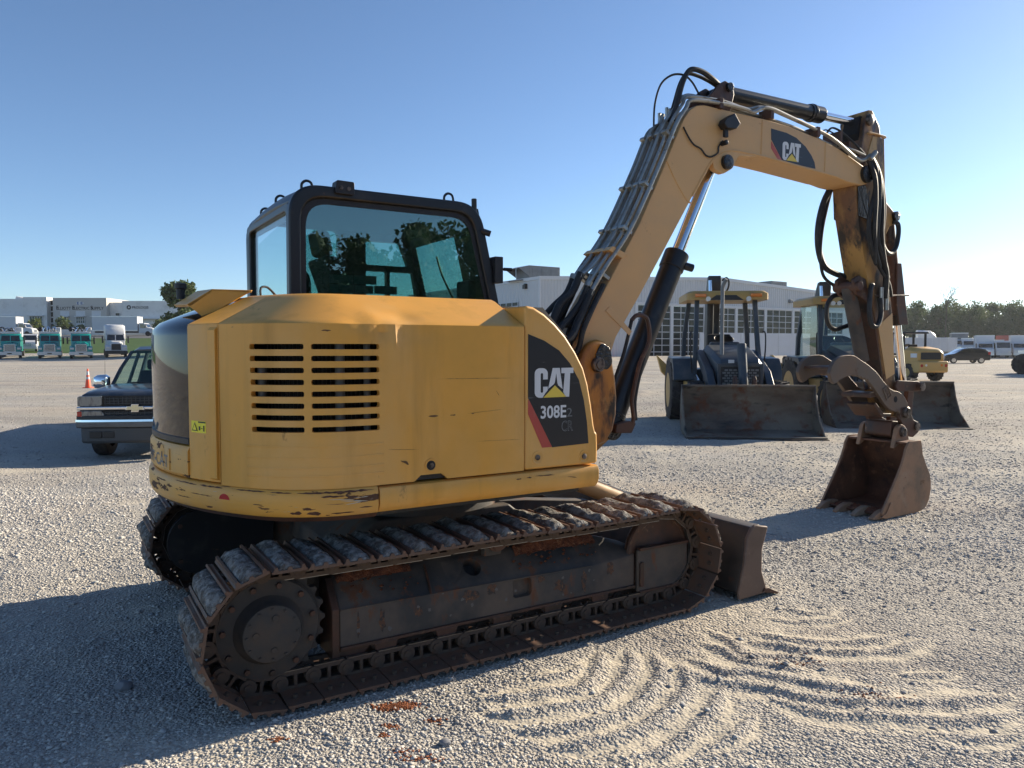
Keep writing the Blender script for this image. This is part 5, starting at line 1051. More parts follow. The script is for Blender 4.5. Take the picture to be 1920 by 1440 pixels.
# hoses hanging on the stick
for p, r_ in (([(4.20, .13, 3.02), (4.13, .16, 2.86), (4.08, .17, 2.65), (4.09, .17, 2.45), (4.16, .16, 2.30), (4.30, .14, 2.235), (4.44, .10, 2.20)], .022),
              ([(4.22, .14, 3.0), (4.17, .15, 2.83), (4.11, .15, 2.62), (4.09, .15, 2.40), (4.13, .15, 2.22), (4.24, .14, 2.14), (4.36, .12, 2.12)], .011),
              ([(4.29, -.19, 3.24), (4.37, -.20, 3.12), (4.36, -.20, 2.95), (4.29, -.20, 2.74), (4.28, -.20, 2.58), (4.34, -.19, 2.42), (4.45, -.17, 2.30)], .015),
              ([(4.31, -.17, 3.25), (4.40, -.19, 3.12), (4.42, -.20, 2.95), (4.40, -.20, 2.70), (4.42, -.19, 2.50), (4.52, -.18, 2.36), (4.60, -.17, 2.22), (4.62, -.15, 2.0)], .021),
              ([(4.34, -.16, 3.24), (4.46, -.17, 3.12), (4.52, -.18, 2.92), (4.53, -.18, 2.70), (4.50, -.17, 2.52), (4.47, -.17, 2.36)], .013),
              ([(4.48, -.15, 2.72), (4.53, -.15, 2.55), (4.62, -.14, 2.44), (4.74, -.12, 2.42), (4.84, -.11, 2.49), (4.89, -.10, 2.62), (4.89, -.09, 2.71), (4.84, -.07, 2.73)], .017),
              ([(4.27, -.18, 3.22), (4.33, -.21, 3.06), (4.34, -.22, 2.86), (4.33, -.22, 2.62), (4.38, -.20, 2.42), (4.48, -.18, 2.28)], .016),
              ([(4.33, -.17, 3.22), (4.43, -.20, 3.04), (4.46, -.21, 2.80), (4.46, -.21, 2.56), (4.54, -.19, 2.34), (4.63, -.17, 2.18)], .014),
              ([(4.30, -.18, 3.16), (4.39, -.21, 2.98), (4.38, -.215, 2.76), (4.35, -.21, 2.50), (4.40, -.19, 2.30)], .011),
              ([(4.47, -.17, 2.30), (4.55, -.17, 2.22), (4.66, -.16, 2.14), (4.72, -.15, 2.02)], .012),
              ([(4.47, -.12, 2.12), (4.40, -.15, 2.08), (4.36, -.17, 1.96), (4.345, -.18, 1.85), (4.38, -.18, 1.755), (4.45, -.18, 1.74), (4.52, -.17, 1.80), (4.55, -.16, 1.90), (4.54, -.15, 2.0)], .017),
              ([(4.44, .10, 2.04), (4.30, .15, 2.03), (4.22, .16, 1.94), (4.22, .16, 1.80), (4.30, .15, 1.72), (4.42, .13, 1.74), (4.54, .10, 1.78)], .017)):
    part(B().tube(p, r_ * 1.3, 8, 6), 'hydraulic_hose', 'rubber_hose')
for x, z in ((4.56, 2.04), (4.64, 2.02)): part(B().cyl((x, -.155, z - .13), (x, -.155, z + .06), .02, n=8), 'hose_coupling', 'steel_pipe', .003)
part(B().cyl((4.50, -.13, 2.02), (4.98, -.16, 2.04), .008, n=6), 'guide_rod', 'pin_steel')
for k in range(3):
    y = -.10 + .07 * k; part(B().tube([(3.78, y, 3.36), (3.86, y, 3.44), (3.96, y, 3.44), (4.06, y, 3.41), (4.16, y - .03, 3.34), (4.25, y - .06, 3.26)], .006 if k else .009, 6, 4), 'hydraulic_pipe', 'rubber_hose')
for x, z, h_ in ((3.98, 3.30, .13), (4.10, 3.22, .14)): part(B().box((x - .015, -.12, z), (x + .015, .06, z + h_)), 'pipe_clamp', 'rust_brown', .004)
part(B().cyl((4.24, -.22, 3.20), (4.31, -.23, 3.27), .021, n=10), 'hose_fitting', 'steel_pipe', .003)

# rock on the frame, red clay on the ground
def rock(name, c, r_, mat, label, cat, parent=None, sq=(1.4, .9, .7)):
    bm = bmesh.new(); bmesh.ops.create_icosphere(bm, subdivisions=2, radius=1)
    for v in bm.verts:
        n_ = 1 + .28 * noise.noise(v.co * 1.7 + Vector(c)); v.co = Vector((v.co.x * sq[0], v.co.y * sq[1], v.co.z * sq[2])) * r_ * n_
    me = bpy.data.meshes.new(name); bm.to_mesh(me); bm.free(); o = link(name, me, mat, None, 0, 30, c); tag(o, label, cat); return o
def W(x, y, z): v = Vector((x, y, 0)); v.rotate(Matrix.Rotation(.54739, 3, 'Z')); return (v.x - .5928, v.y + 4.6221, z)
rock('rock', W(-.545, -.855, .527), .036, 'soil_red', 'fist-sized reddish rock lying on the near track frame', 'rock')
g = stones(700, blob_sampler([(-.50, 3.14, .04, .016)]), lambda n, d: rng.uniform(.004, .010, n), 'clay_crumbs', 'red_clay'); tag(g, 'small heap of crumbled red clay beside the near track', 'clay', kind='stuff')
g = stones(500, blob_sampler([(-.49, 2.97, .02, .01), (-.41, 2.77, .025, .01), (-.32, 3.02, .02, .01), (-.51, 2.9, .01, .01), (-.92, 2.86, .02, .01), (-.35, 2.72, .05, .01), (1.42, 3.61, .1, .05), (1.62, 3.26, .1, .05)]), lambda n, d: rng.uniform(.003, .008, n), 'clay_crumbs', 'red_clay'); tag(g, 'scattered specks of red clay on the gravel', 'clay', kind='stuff')
for i, (x, y, r_, lb) in enumerate(((-.26, 2.83, .020, 'pale stone on the gravel right below the red clay specks'), (-1.75, 3.30, .032, 'pale grey stone in the shadow behind the near track'))):
    rock('stone', (x, y, ground_z(np.array([x]), np.array([y]))[0] + r_ * .4), r_, 'rock_grey', lb, 'stone', sq=(1.2, 1, .8))

# ------------------------------------------------------------------ background: buildings
def sub(b, name, mat, parent, bevel=0., **k): return b.build(name, mat, parent, bevel, **k)
def inst(name, me, parent, loc=(0, 0, 0), rot=(0, 0, 0), scale=(1, 1, 1)):
    o = bpy.data.objects.new(name, me); col.objects.link(o); o.parent = parent; o.location = loc; o.rotation_euler = rot; o.scale = scale; return o
# --- metal workshop on the right: local x along the front, y inwards
WSH = empty('workshop_building', (2.14, 57.6, .0), R(32.3), 'low white corrugated metal workshop with glazed garage doors behind the backhoes', 'building')
LB, DB, EV, PK = 40.2, 24., 7.05, 7.95
def roof_z(x): return EV + (PK - EV) * (1 - abs(x - LB / 2) / (LB / 2))
DOORS = [9.95 + 4.08 * k for k in range(7)]; DW, DZ0, DZ1 = 3.75, .7, 5.25
def corrug(b, p0, p1, zb, zt, pitch=.30, dep=.035):
    """ribbed sheet between two plan points; zb, zt functions of the distance along it"""
    d = Vector((p1[0] - p0[0], p1[1] - p0[1], 0)); L = d.length; d.normalize(); n_ = Vector((d.y, -d.x, 0)); rows = [[], []]; x = 0.
    while x < L - 1e-6:
        for a, o_ in ((0, 0), (.5, 0), (.62, dep), (.88, dep)):
            xx = min(L, x + a * pitch); q = Vector((p0[0], p0[1], 0)) + d * xx + n_ * o_
            rows[0].append((q.x, q.y, zb(xx))); rows[1].append((q.x, q.y, zt(xx)))
        x += pitch
    q = Vector((p1[0], p1[1], 0)); rows[0].append((q.x, q.y, zb(L))); rows[1].append((q.x, q.y, zt(L))); b.grid(rows)
b = B(); corrug(b, (0, 0), (LB, 0), lambda x: 5.45, roof_z); sub(b, 'upper_siding', 'siding', WSH, smooth=0)
b = B(); corrug(b, (0, 0), (DOORS[0] - .3, 0), lambda x: .0, lambda x: 5.45); sub(b, 'lower_siding', 'siding', WSH, smooth=0)
b = B(); corrug(b, (0, DB), (0, 0), lambda x: .0, lambda x: EV); sub(b, 'end_siding', 'siding', WSH, smooth=0)
b = B(); corrug(b, (DOORS[-1] + DW + .3, 0), (LB, 0), lambda x: .0, lambda x: 5.45); sub(b, 'lower_siding', 'siding', WSH, smooth=0)
b = B(); b.add([(0, 0, EV), (LB / 2, 0, PK), (LB / 2, DB, PK), (0, DB, EV), (LB, 0, EV), (LB, DB, EV)], [(0, 1, 2, 3), (1, 4, 5, 2)]); b.add([(LB, 0, 0), (LB, DB, 0), (LB, DB, EV), (LB, 0, EV), (0, DB, 0), (0, DB, EV)], [(0, 1, 2, 3), (1, 4, 5, 2)]); sub(b, 'roof', 'siding_trim', WSH)
b = B()
for x0, x1 in ((-.1, LB / 2), (LB / 2, LB + .1)): b.loft([[(x, -.10, roof_z(x) - .22), (x, .04, roof_z(x) - .22), (x, .04, roof_z(x) + .06), (x, -.10, roof_z(x) + .06)] for x in (x0, x1)])
sub(b, 'eave_trim', 'siding_trim', WSH)
sub(B().box((-.10, .05, EV - .2), (.06, DB, EV + .04)), 'eave_trim', 'siding_trim', WSH)
sub(B().box((-.08, -.08, 0), (.10, .10, EV)), 'corner_trim', 'siding_trim', WSH)
sub(B().box((DOORS[0] - .3, -.09, 5.27), (DOORS[-1] + DW + .3, .05, 5.47)), 'door_header', 'siding_trim', WSH)
for k, x in enumerate(DOORS + [DOORS[-1] + DW + .33]): sub(B().box((x - .33, -.07, 0), (x - .005, .06, 5.27)), 'door_pier', 'siding_trim', WSH)
NC, NR = 4, 8; pw, ph = DW / NC, (DZ1 - DZ0) / NR
pane_me = B().box((.045, .02, .04), (pw - .045, .03, ph - .04)).mesh('pane'); pane_me.materials.append(MATS['window_dark'])
for x in DOORS:
    b = B()
    for c_ in range(NC + 1): b.box((x + c_ * pw - .03, -.01, DZ0), (x + c_ * pw + .03, .045, DZ1))
    for r_ in range(NR + 1): b.box((x, -.012, DZ0 + r_ * ph - .028), (x + DW, .043, DZ0 + r_ * ph + .028))
    dr_ = sub(b, 'garage_door', 'glass_frame_white', WSH)
    for c_ in range(NC):
        for r_ in range(NR): inst('pane', pane_me, dr_, (x + c_ * pw, 0, DZ0 + r_ * ph))
w_ = sub(B().box((-.06, 3.0, 4.6), (-.01, 6.6, 5.3)), 'side_window', 'window_dark', WSH)
b = B()
for k in range(5): b.box((-.075, 3.0 + k * .9 - .04, 4.6), (-.055, 3.0 + k * .9 + .04, 5.3))
for z in (4.6, 4.95, 5.3): b.box((-.078, 2.96, z - .04), (-.052, 6.64, z + .04))
sub(b, 'window_bars', 'glass_frame_white', w_)
for x, y, z in ((-.12, 1.9, 6.25),): sub(B().prism([(y - .18, z), (y + .18, z), (y + .18, z + .3), (y - .18, z + .4)], x - .15, x + .1, 'x'), 'wall_lamp', 'black_paint', WSH, .02)
for x, z in ((29.6, 6.0), (31.2, 6.1)): sub(B().prism([(x - .2, z), (x + .2, z), (x + .2, z + .25), (x - .2, z + .35)], -.3, -.04), 'wall_lamp', 'grey_metal', WSH, .03)
def hvac(x, y, l_, d_, h_, label, hood=True):
    z = roof_z(x) - .15; r_ = empty('rooftop_unit', WSH.matrix_world @ Vector((0, 0, 0)), 0, label, 'air conditioner', 'units on the workshop roof')
    Mx = Matrix.Translation((2.14, 57.6, 0)) @ Matrix.Rotation(R(32.3), 4, 'Z') @ Matrix.Translation((x, y, z)); r_.matrix_world = Mx
    sub(B().box((0, 0, 0), (l_, d_, h_)), 'casing', 'grey_metal', r_, .03)
    for k in range(3): sub(B().box((l_ * (.1 + .3 * k), -.02, h_ * .15), (l_ * (.34 + .3 * k), .0, h_ * .85)), 'access_panel', 'grey_metal', r_, .01)
    if hood:
        b = B(); b.add([(0, 0, h_), (-1.0, 0, h_ * .78), (0, 0, h_ * .3), (0, d_, h_), (-1.0, d_, h_ * .78), (0, d_, h_ * .3)], [(0, 1, 4, 3), (0, 2, 1), (3, 4, 5)]); sub(b, 'intake_hood', 'grey_metal', r_, smooth=0)
        b = B(); b.add([(0, 0, h_ * .22), (-1.0, 0, .02), (0, 0, 0), (0, d_, h_ * .22), (-1.0, d_, .02), (0, d_, 0)], [(0, 1, 4, 3), (0, 2, 1), (3, 4, 5)]); sub(b, 'intake_hood', 'grey_metal', r_, smooth=0)
bpy.context.view_layer.update()
hvac(-.1 + .6, 2.2, 3.0, 2.0, 1.25, 'grey rooftop unit with flared intake hood at the near roof corner')
hvac(16.6, 4.5, 3.2, 1.6, .62, 'long flat grey unit near the ridge of the workshop roof', False)
hvac(28.2, 1.0, 2.3, 1.6, .75, 'small grey unit on the falling right slope of the workshop roof', False)
am = empty('antenna_mast', Matrix.Translation((2.14, 57.6, 0)) @ Matrix.Rotation(R(32.3), 4, 'Z') @ Vector((15.9, 5, 7.7)), 0, 'thin antenna mast with crossbar on the workshop roof', 'antenna')
sub(B().cyl((0, 0, 0), (0, 0, 3.0), .04, n=6), 'mast', 'grey_metal', am); sub(B().box((-.1, -.03, 2.9), (.75, .03, 3.0)), 'crossbar', 'grey_metal', am)
wm = Matrix.Translation((2.14, 57.6, 0)) @ Matrix.Rotation(R(32.3), 4, 'Z')
# white barrier panels in front of the doors
bar = empty('barrier_wall', wm @ Vector((12.6, -4.5, 0)), R(32.3), 'row of plain white barrier panels standing in front of the garage doors', 'barrier')
bpan = B().prism([(-.22, 0), (.22, 0), (.10, .25), (.06, 2.3), (-.06, 2.3), (-.10, .25)], .02, 2.38, 'x'); bm_ = bpan.mesh('barrier_panel'); bm_.materials.append(MATS['barrier_white'])
bj = B().box((.02, -.13, 1.12), (2.38, .13, 1.18)).mesh('panel_rail'); bj.materials.append(MATS['barrier_white'])
for k in range(9):
    p_ = inst('barrier_panel', bm_, bar, (k * 2.4, 0, .55 + .012 * k)); inst('panel_rail', bj, p_)
for k, (x, lb) in enumerate(((6.0, 'orange steel bollard left of the open garage door'), (9.5, 'orange steel bollard between siding and first garage door'))):
    p_ = wm @ Vector((x, -.9, .7)); o = B().lathe([(0, .11), (1.15, .11), (1.22, .08), (1.25, .01)], (0, 0, 0), 'z', 14).build('bollard', 'cone_orange', None); o.location = p_; tag(o, lb, 'bollard', 'bollards by the workshop')

# --- office building far left: front parallel to the view, at 165 m
OFY = 165.; ou = lambda u: (u - 960) / 1400 * OFY; ov = lambda v: 1.537 + (654 - v) / 1400 * OFY
OFF = empty('office_building', (ou(150), OFY, 5.), 0, 'long pale office warehouse with lettered fronts and teal windows beyond the road', 'building')
ox = lambda u: ou(u) - ou(150); oz = lambda v: ov(v) - 5.
def oblock(u0, u1, vt, dy, mat, name='front_block'): return sub(B().box((ox(u0), dy, -1.), (ox(u1), 30, oz(vt))), name, mat, OFF)
oblock(-260, 50, 560.5, .8, 'concrete_wall'); oblock(50, 94, 558, -.6, 'concrete_wall'); oblock(94, 106.5, 563.5, .6, 'concrete_wall'); bC = oblock(106.5, 206, 559.6, -.8, 'concrete_beige'); oblock(206, 234, 567.5, .6, 'concrete_wall'); bE = oblock(234, 420, 565, -.5, 'concrete_wall')
for j in range(5): sub(B().box((ox(95.5), .50, oz(616 - j * 11)), (ox(105.5), .58, oz(607.5 - j * 11))), 'window', 'window_dark', OFF)
def owin(u0, u1, v0, v1, dy, n=3, mat='window_teal'):
    w_ = sub(B().box((ox(u0), dy - .05, oz(v1)), (ox(u1), dy + .05, oz(v0))), 'window', mat, OFF); b = B()
    for k in range(n + 1): x = ox(u0) + (ox(u1) - ox(u0)) * k / n; b.box((x - .06, dy - .1, oz(v1)), (x + .06, dy - .052, oz(v0)))
    zz = (oz(v0) + oz(v1)) / 2; b.box((ox(u0), dy - .102, zz - .05), (ox(u1), dy - .054, zz + .05)); sub(b, 'window_frame', 'glass_frame_white', w_)
for u in (120.5, 149.5, 179): owin(u, u + 16, 595.5, 606, -.85, 4); sub(B().box((ox(u - 1), -1.5, oz(594.8)), (ox(u + 17), -.82, oz(593.2))), 'canopy', 'white_dull', OFF); sub(B().box((ox(u - .5), -.86, oz(592.8)), (ox(u + 16.5), -.81, oz(584))), 'canopy_panel', 'white_dull', OFF); sub(B().box((ox(u), -.86, oz(618)), (ox(u + 16), -.81, oz(606.6))), 'spandrel', 'white_dull', OFF)
owin(62, 86, 594, 612, -.65, 5); owin(4, 50, 594.5, 612, .75, 9); owin(216.5, 225, 587.5, 597, .55, 1, 'window_dark')
sub(B().box((ox(2), -.4, oz(594)), (ox(50), .8, oz(592.2))), 'canopy', 'white_dull', OFF); sub(B().box((ox(60), -1.3, oz(593.5)), (ox(88), -.6, oz(591.6))), 'canopy', 'white_dull', OFF); sub(B().box((ox(262), -1.6, oz(599)), (ox(420), -.5, oz(597))), 'canopy', 'white_dull', OFF)
for u, v, l_ in ((42, 558, 10), (145, 558.4, 14)): sub(B().box((ox(u), 4, oz(v + 4)), (ox(u + l_), 8, oz(v))), 'roof_box', 'grey_metal', OFF)
sub(B().prism([(ox(4), oz(561)), (ox(6), oz(553)), (ox(24), oz(557)), (ox(25), oz(561))], 5, 8), 'roof_monitor', 'white_dull', OFF)
lettering('sign_lettering', 'Elliott Electric Supply'.upper(), 'print_black', bC, lambda x, y: (ox(113) + x, -.83, oz(581.5) + y), ox(201) - ox(113), .62, .012)
for i, u in enumerate((113, 142.8, 176.6)):
    lettering('sign_initial', 'EES'[i], 'print_black', bC, lambda x, y, u=u: (ox(u) + x, -.84, oz(581.5) + y), .52, .86, .012)
b = B(); b.add([(ox(157) + .85 * math.cos(t), -.83, oz(569.5) + .38 * math.sin(t)) for t in np.linspace(0, 2 * math.pi, 25)[:-1]], [tuple(range(24))]); M('sign_blue', (.03, .07, .25), .5); lg_ = sub(b, 'sign_emblem', 'white_paint', bC, smooth=0)
lettering('emblem_letters', 'E E', 'sign_blue', bC, lambda x, y: (ox(157) - .62 + x, -.84, oz(569.5) - .28 + y), 1.24, .56, .03)
lettering('sign_lettering', 'PROLOGIS', 'print_black', bE, lambda x, y: (ox(252.5) + x, -.53, oz(579.5) + y), ox(283) - ox(252.5), .55, .02)
b = B(); ring(b, [(ox(246.5) + .48 * math.cos(t), oz(577) + .48 * math.sin(t)) for t in np.linspace(0.5, 6.2, 20)], [(ox(246.5) + .22 * math.cos(t), oz(577) + .22 * math.sin(t)) for t in np.linspace(0.5, 6.2, 20)], -.54, -.52); sub(b, 'sign_emblem', 'print_black', bE, smooth=0)

# --- lawn bank, road, low wall in front of the office
def sheet(name, t0, t1, y0, y1, mat, nx_=40, ny_=14, lift=.03):
    rows = []
    for j in range(ny_ + 1):
        y = y0 + (y1 - y0) * j / ny_; xs = np.linspace(t0 * y, t1 * y, nx_); zs = gz_np(xs, np.full(nx_, y)); rows.append([(float(a), y, float(c_) + lift) for a, c_ in zip(xs, zs)])
    o = B().grid(rows).build(name, mat, None, smooth=60); tag(o, kind='structure'); return o
sheet('lawn', -.95, -.22, 96.5, 131, 'grass_green', lift=.05); sheet('road', -.95, -.22, 131.5, 146, 'asphalt', lift=.05); sheet('lawn', -.95, -.22, 146.5, 163, 'grass_dry', lift=.05)
sheet('grass_berm', .50, .80, 128, 168, 'grass_dry', 30, 12, .05)
o = B().box((-95, 148, gz(-80, 148) - .5), (-62, 148.4, gz(-80, 148) + 1.15)).build('low_wall', 'concrete_wall', None); tag(o, 'low pale wall along the road below the office windows', 'wall')

# ------------------------------------------------------------------ trees and shrubs
def leaf_cloud(n, blobs, size, seed):
    r_ = np.random.default_rng(seed); bl = np.array(blobs); vol = (bl[:, 3] ** 2); k = r_.choice(len(bl), n, p=vol / vol.sum())
    d = r_.normal(size=(n, 3)); d /= np.linalg.norm(d, axis=1)[:, None]; rad = r_.uniform(.25, 1.2, n) ** .7
    c = bl[k, :3] + d * (rad * bl[k, 3])[:, None] * np.array([1, 1, .85])
    a = r_.normal(size=(n, 3)); a /= np.linalg.norm(a, axis=1)[:, None]; t = np.cross(a, r_.normal(size=(n, 3))); t /= np.linalg.norm(t, axis=1)[:, None]; s = (r_.uniform(.6, 1.4, n) * size)[:, None]; bt = np.cross(a, t)
    V = np.stack([c + t * s, c + bt * s * .55, c - t * s, c - bt * s * .55], 1).reshape(-1, 3); F = np.arange(n * 4).reshape(-1, 4)
    me = bpy.data.meshes.new('crown'); me.vertices.add(len(V)); me.vertices.foreach_set('co', V.astype(np.float32).ravel()); me.loops.add(F.size); me.loops.foreach_set('vertex_index', F.ravel().astype(np.int32)); me.polygons.add(len(F)); me.polygons.foreach_set('loop_start', (np.arange(len(F)) * 4).astype(np.int32)); me.update(); return me
def tree(name, x, y, h, w_, label, mat, seed, n=2600, leaf=.28, trunk=.28, group=None, cat='tree', z0=None, low=.15):
    rr = random.Random(seed); z = gz(x, y) if z0 is None else z0; root = empty(name, (x, y, z - .1), 0, label, cat, group)
    bl = []
    for k in range(20):
        a = rr.uniform(0, 6.28); f = rr.uniform(low, 1.); wd = w_ * .5 * (1 - .55 * max(0, f - .45) / .55) * rr.uniform(.25, .75); bl.append((wd * math.cos(a), wd * math.sin(a), h * (f * .82 + .08), w_ * rr.uniform(.10, .24)))
    link('crown', leaf_cloud(n, bl, leaf, seed), mat, root, 0, 0)
    b = B(); b.tube([(0, 0, 0), (.05 * w_ * rr.uniform(-1, 1), .02, h * .35), (.06 * w_ * rr.uniform(-1, 1), 0, h * .8)], [trunk, trunk * .8, trunk * .6, trunk * .45, trunk * .3, trunk * .15], 8, 3)
    for k in range(5):
        q = bl[k]; z1 = max(.15 * h, q[2] * .55); b.tube([(0, 0, z1), (q[0] * .5, q[1] * .5, (z1 + q[2]) / 2 + .2), (q[0], q[1], q[2])], [trunk * .35, trunk * .25, trunk * .12], 6, 3)
    sub(b, 'trunk', 'bark', root); return root
tree('shade_tree', (346 - 960) / 1400 * 92, 92, 9.4, 6.4, 'leafy green tree standing behind the excavator tail', 'leaf_mid', 3, 9500, .23, .2)
TL = [(1692, 586, 5.2), (1712, 578, 6.5), (1735, 580, 7), (1758, 576, 7.5), (1782, 572, 8), (1800, 582, 6), (1818, 578, 7), (1838, 583, 7), (1856, 580, 7.5), (1874, 584, 7), (1892, 580, 7.5), (1908, 586, 7), (1925, 584, 7.5), (1945, 586, 8)]
words = ['small round', 'broad', 'tall pale', 'dense', 'tallest', 'low', 'rounded', 'dark', 'full', 'ragged', 'wide', 'short', 'leafy', 'last']
where = ['right beside the excavator stick', 'behind the yellow compact loader roof', 'left of the bare tree', 'next to the trunk of the bare tree', 'just right of the bare tree', 'above the black car', 'over the square grey trailers', 'above the front of the white box truck', 'behind the white box truck', 'between the white truck cabs', 'above the white cab-over truck', 'behind the red container end', 'near the right picture edge', 'at the very right picture edge']
for i, (u, v, w_) in enumerate(TL):
    y = 172 + (i % 3) * 5; x = (u - 960) / 1400 * y; z = gz(x, y); h = 1.537 + (654 - v) / 1400 * y - z + .6 + [.0, 1.3, -.7, .5, 1.0, -.9, .7, -.4, 1.4, -.8, .9, -.5, .6, 0][i]
    tree('broadleaf_tree', x, y, h, w_ * 1.25, words[i] + ' green tree in the far row ' + where[i], ['leaf_dark', 'leaf_mid', 'leaf_dark'][i % 3], 40 + i, 3200, .27, .25, 'trees in the row beyond the trucks', low=.05)
# bare tree
y = 168.; x = (1771 - 960) / 1400 * y; root = empty('bare_tree', (x, y, gz(x, y) - .1), 0, 'leafless tree with thin fan of branches above the green row', 'tree')
def branch(b, p, d, L, r_, k, rr):
    q = p + d * L; b.tube([p, p + d * L * .5 + Vector((rr.uniform(-.05, .05), rr.uniform(-.05, .05), .02)) * L, q], [r_, r_ * .8, r_ * .6], 5, 2)
    if k:
        for _ in range(3 if k > 1 else 4): branch(b, p + d * L * rr.uniform(.55, 1), (d + Vector((rr.uniform(-.75, .75), rr.uniform(-.75, .75), rr.uniform(-.1, .5)))).normalized(), L * rr.uniform(.5, .75), r_ * .55, k - 1, rr)
b = B(); branch(b, Vector((0, 0, 4.)), Vector((.05, 0, 1)), 4.2, .13, 4, random.Random(5)); b.cyl((0, 0, 0), (0, 0, 4.3), .2, .14, 8); sub(b, 'trunk', 'bark', root)
for i, (u, y, h, w_, lb) in enumerate(((122, 156, 3.2, 4.6, 'rounded green shrub under the left canopy windows of the office'), (189, 156, 3.4, 3.6, 'yellow green shrub under the right canopy window of the office'), (66, 152, 3.4, 3.4, 'pale loose shrub before the wide teal office window'), (152, 157, 2.0, 3.0, 'low shrub below the middle office window'), (300, 152, 3.0, 3.4, 'green shrub behind the cab of the right box truck'))):
    tree('shrub', (u - 960) / 1400 * y, y, h, w_, lb, ['leaf_mid', 'leaf_light', 'leaf_light', 'leaf_light', 'leaf_mid'][i], 80 + i, 900, .26, .06, 'shrubs before the office', 'shrub', low=0.)
# wood behind the photographer, seen only as a reflection in the cab glass
def wood(n):
    bl = []; r_ = random.Random(9)
    for k in range(90):
        a = R(-16 + 96 * k / 89) ; dx, dy = math.sin(R(90) + a), math.cos(R(90) + a); D = 92 + r_.uniform(-6, 10); h = r_.uniform(13.5, 18.5)
        for j in range(7): bl.append((dx * D + r_.uniform(-3, 3), dy * D + r_.uniform(-3, 3), h * (.08 + .14 * j), r_.uniform(2.6, 4.0) * (1.1 - .07 * j)))
    bm = bmesh.new(); bmesh.ops.create_icosphere(bm, subdivisions=2, radius=1.); bm.verts.ensure_lookup_table()
    tv = [v.co.copy() for v in bm.verts]; tf = [tuple(v.index for v in f.verts) for f in bm.faces]; bm.free(); core = B()
    for q in bl[::2]: core.add([(q[0] + v.x * q[3] * .78, q[1] + v.y * q[3] * .78, q[2] + v.z * q[3] * .78) for v in tv], tf)
    return leaf_cloud(n, bl, .42, 77), core
wme, wcore = wood(150000); o = link('treeline', wme, 'leaf_wood', None, 0, 0); wcore.build('inner_foliage', 'leaf_wood', o, fix=False)['kind'] = 'stuff'; tag(o, 'dark wood along the other side of the yard', 'wood', kind='stuff')

# ------------------------------------------------------------------ vehicles
def tyre_rim(parent, c, r_, w_, rim='white_paint', axis='y', lug=0, rr=.58, out=1, name='wheel'):
    """wheel (tyre) with rim as its sub-part; out = side the rim dish faces"""
    pr = [(-w_ / 2, r_ * rr), (-w_ / 2, r_ * .86), (-w_ * .46, r_ * .94), (-w_ * .36, r_ * .985), (0, r_), (w_ * .36, r_ * .985), (w_ * .46, r_ * .94), (w_ / 2, r_ * .86), (w_ / 2, r_ * rr), (-w_ / 2, r_ * rr)]
    b = B(); b.lathe(pr, c, axis, 32)
    if lug:
        for k in range(lug):
            for s_ in (-1, 1):
                t = 2 * math.pi * (k + (.5 if s_ > 0 else 0)) / lug; t2 = t + .16
                def pp(tt, a, rad): return (c[0] + rad * math.cos(tt), c[1] + a, c[2] + rad * math.sin(tt)) if axis == 'y' else (c[0] + a, c[1] + rad * math.cos(tt), c[2] + rad * math.sin(tt))
                a0, a1 = s_ * w_ * .47, s_ * w_ * .02; e = .05
                b.loft([[pp(t, a0, r_ * .93), pp(t + e * 1.6, a0, r_ * .93), pp(t + e * 1.6, a0, r_ * 1.03), pp(t, a0, r_ * 1.03)], [pp(t2, a1, r_ * .97), pp(t2 + e * 1.6, a1, r_ * .97), pp(t2 + e * 1.6, a1, r_ * 1.045), pp(t2, a1, r_ * 1.045)]])
    o = sub(b, name, 'tyre', parent)
    q = w_ * .5 * out; sub(B().lathe([(q * .98, r_ * rr), (q * .9, r_ * (rr - .04)), (q * .55, r_ * .5), (q * .45, r_ * .28), (q * .7, r_ * .22), (q * .72, r_ * .12), (q * .74, .001)], c, axis, 24), 'rim', rim, o)
    return o
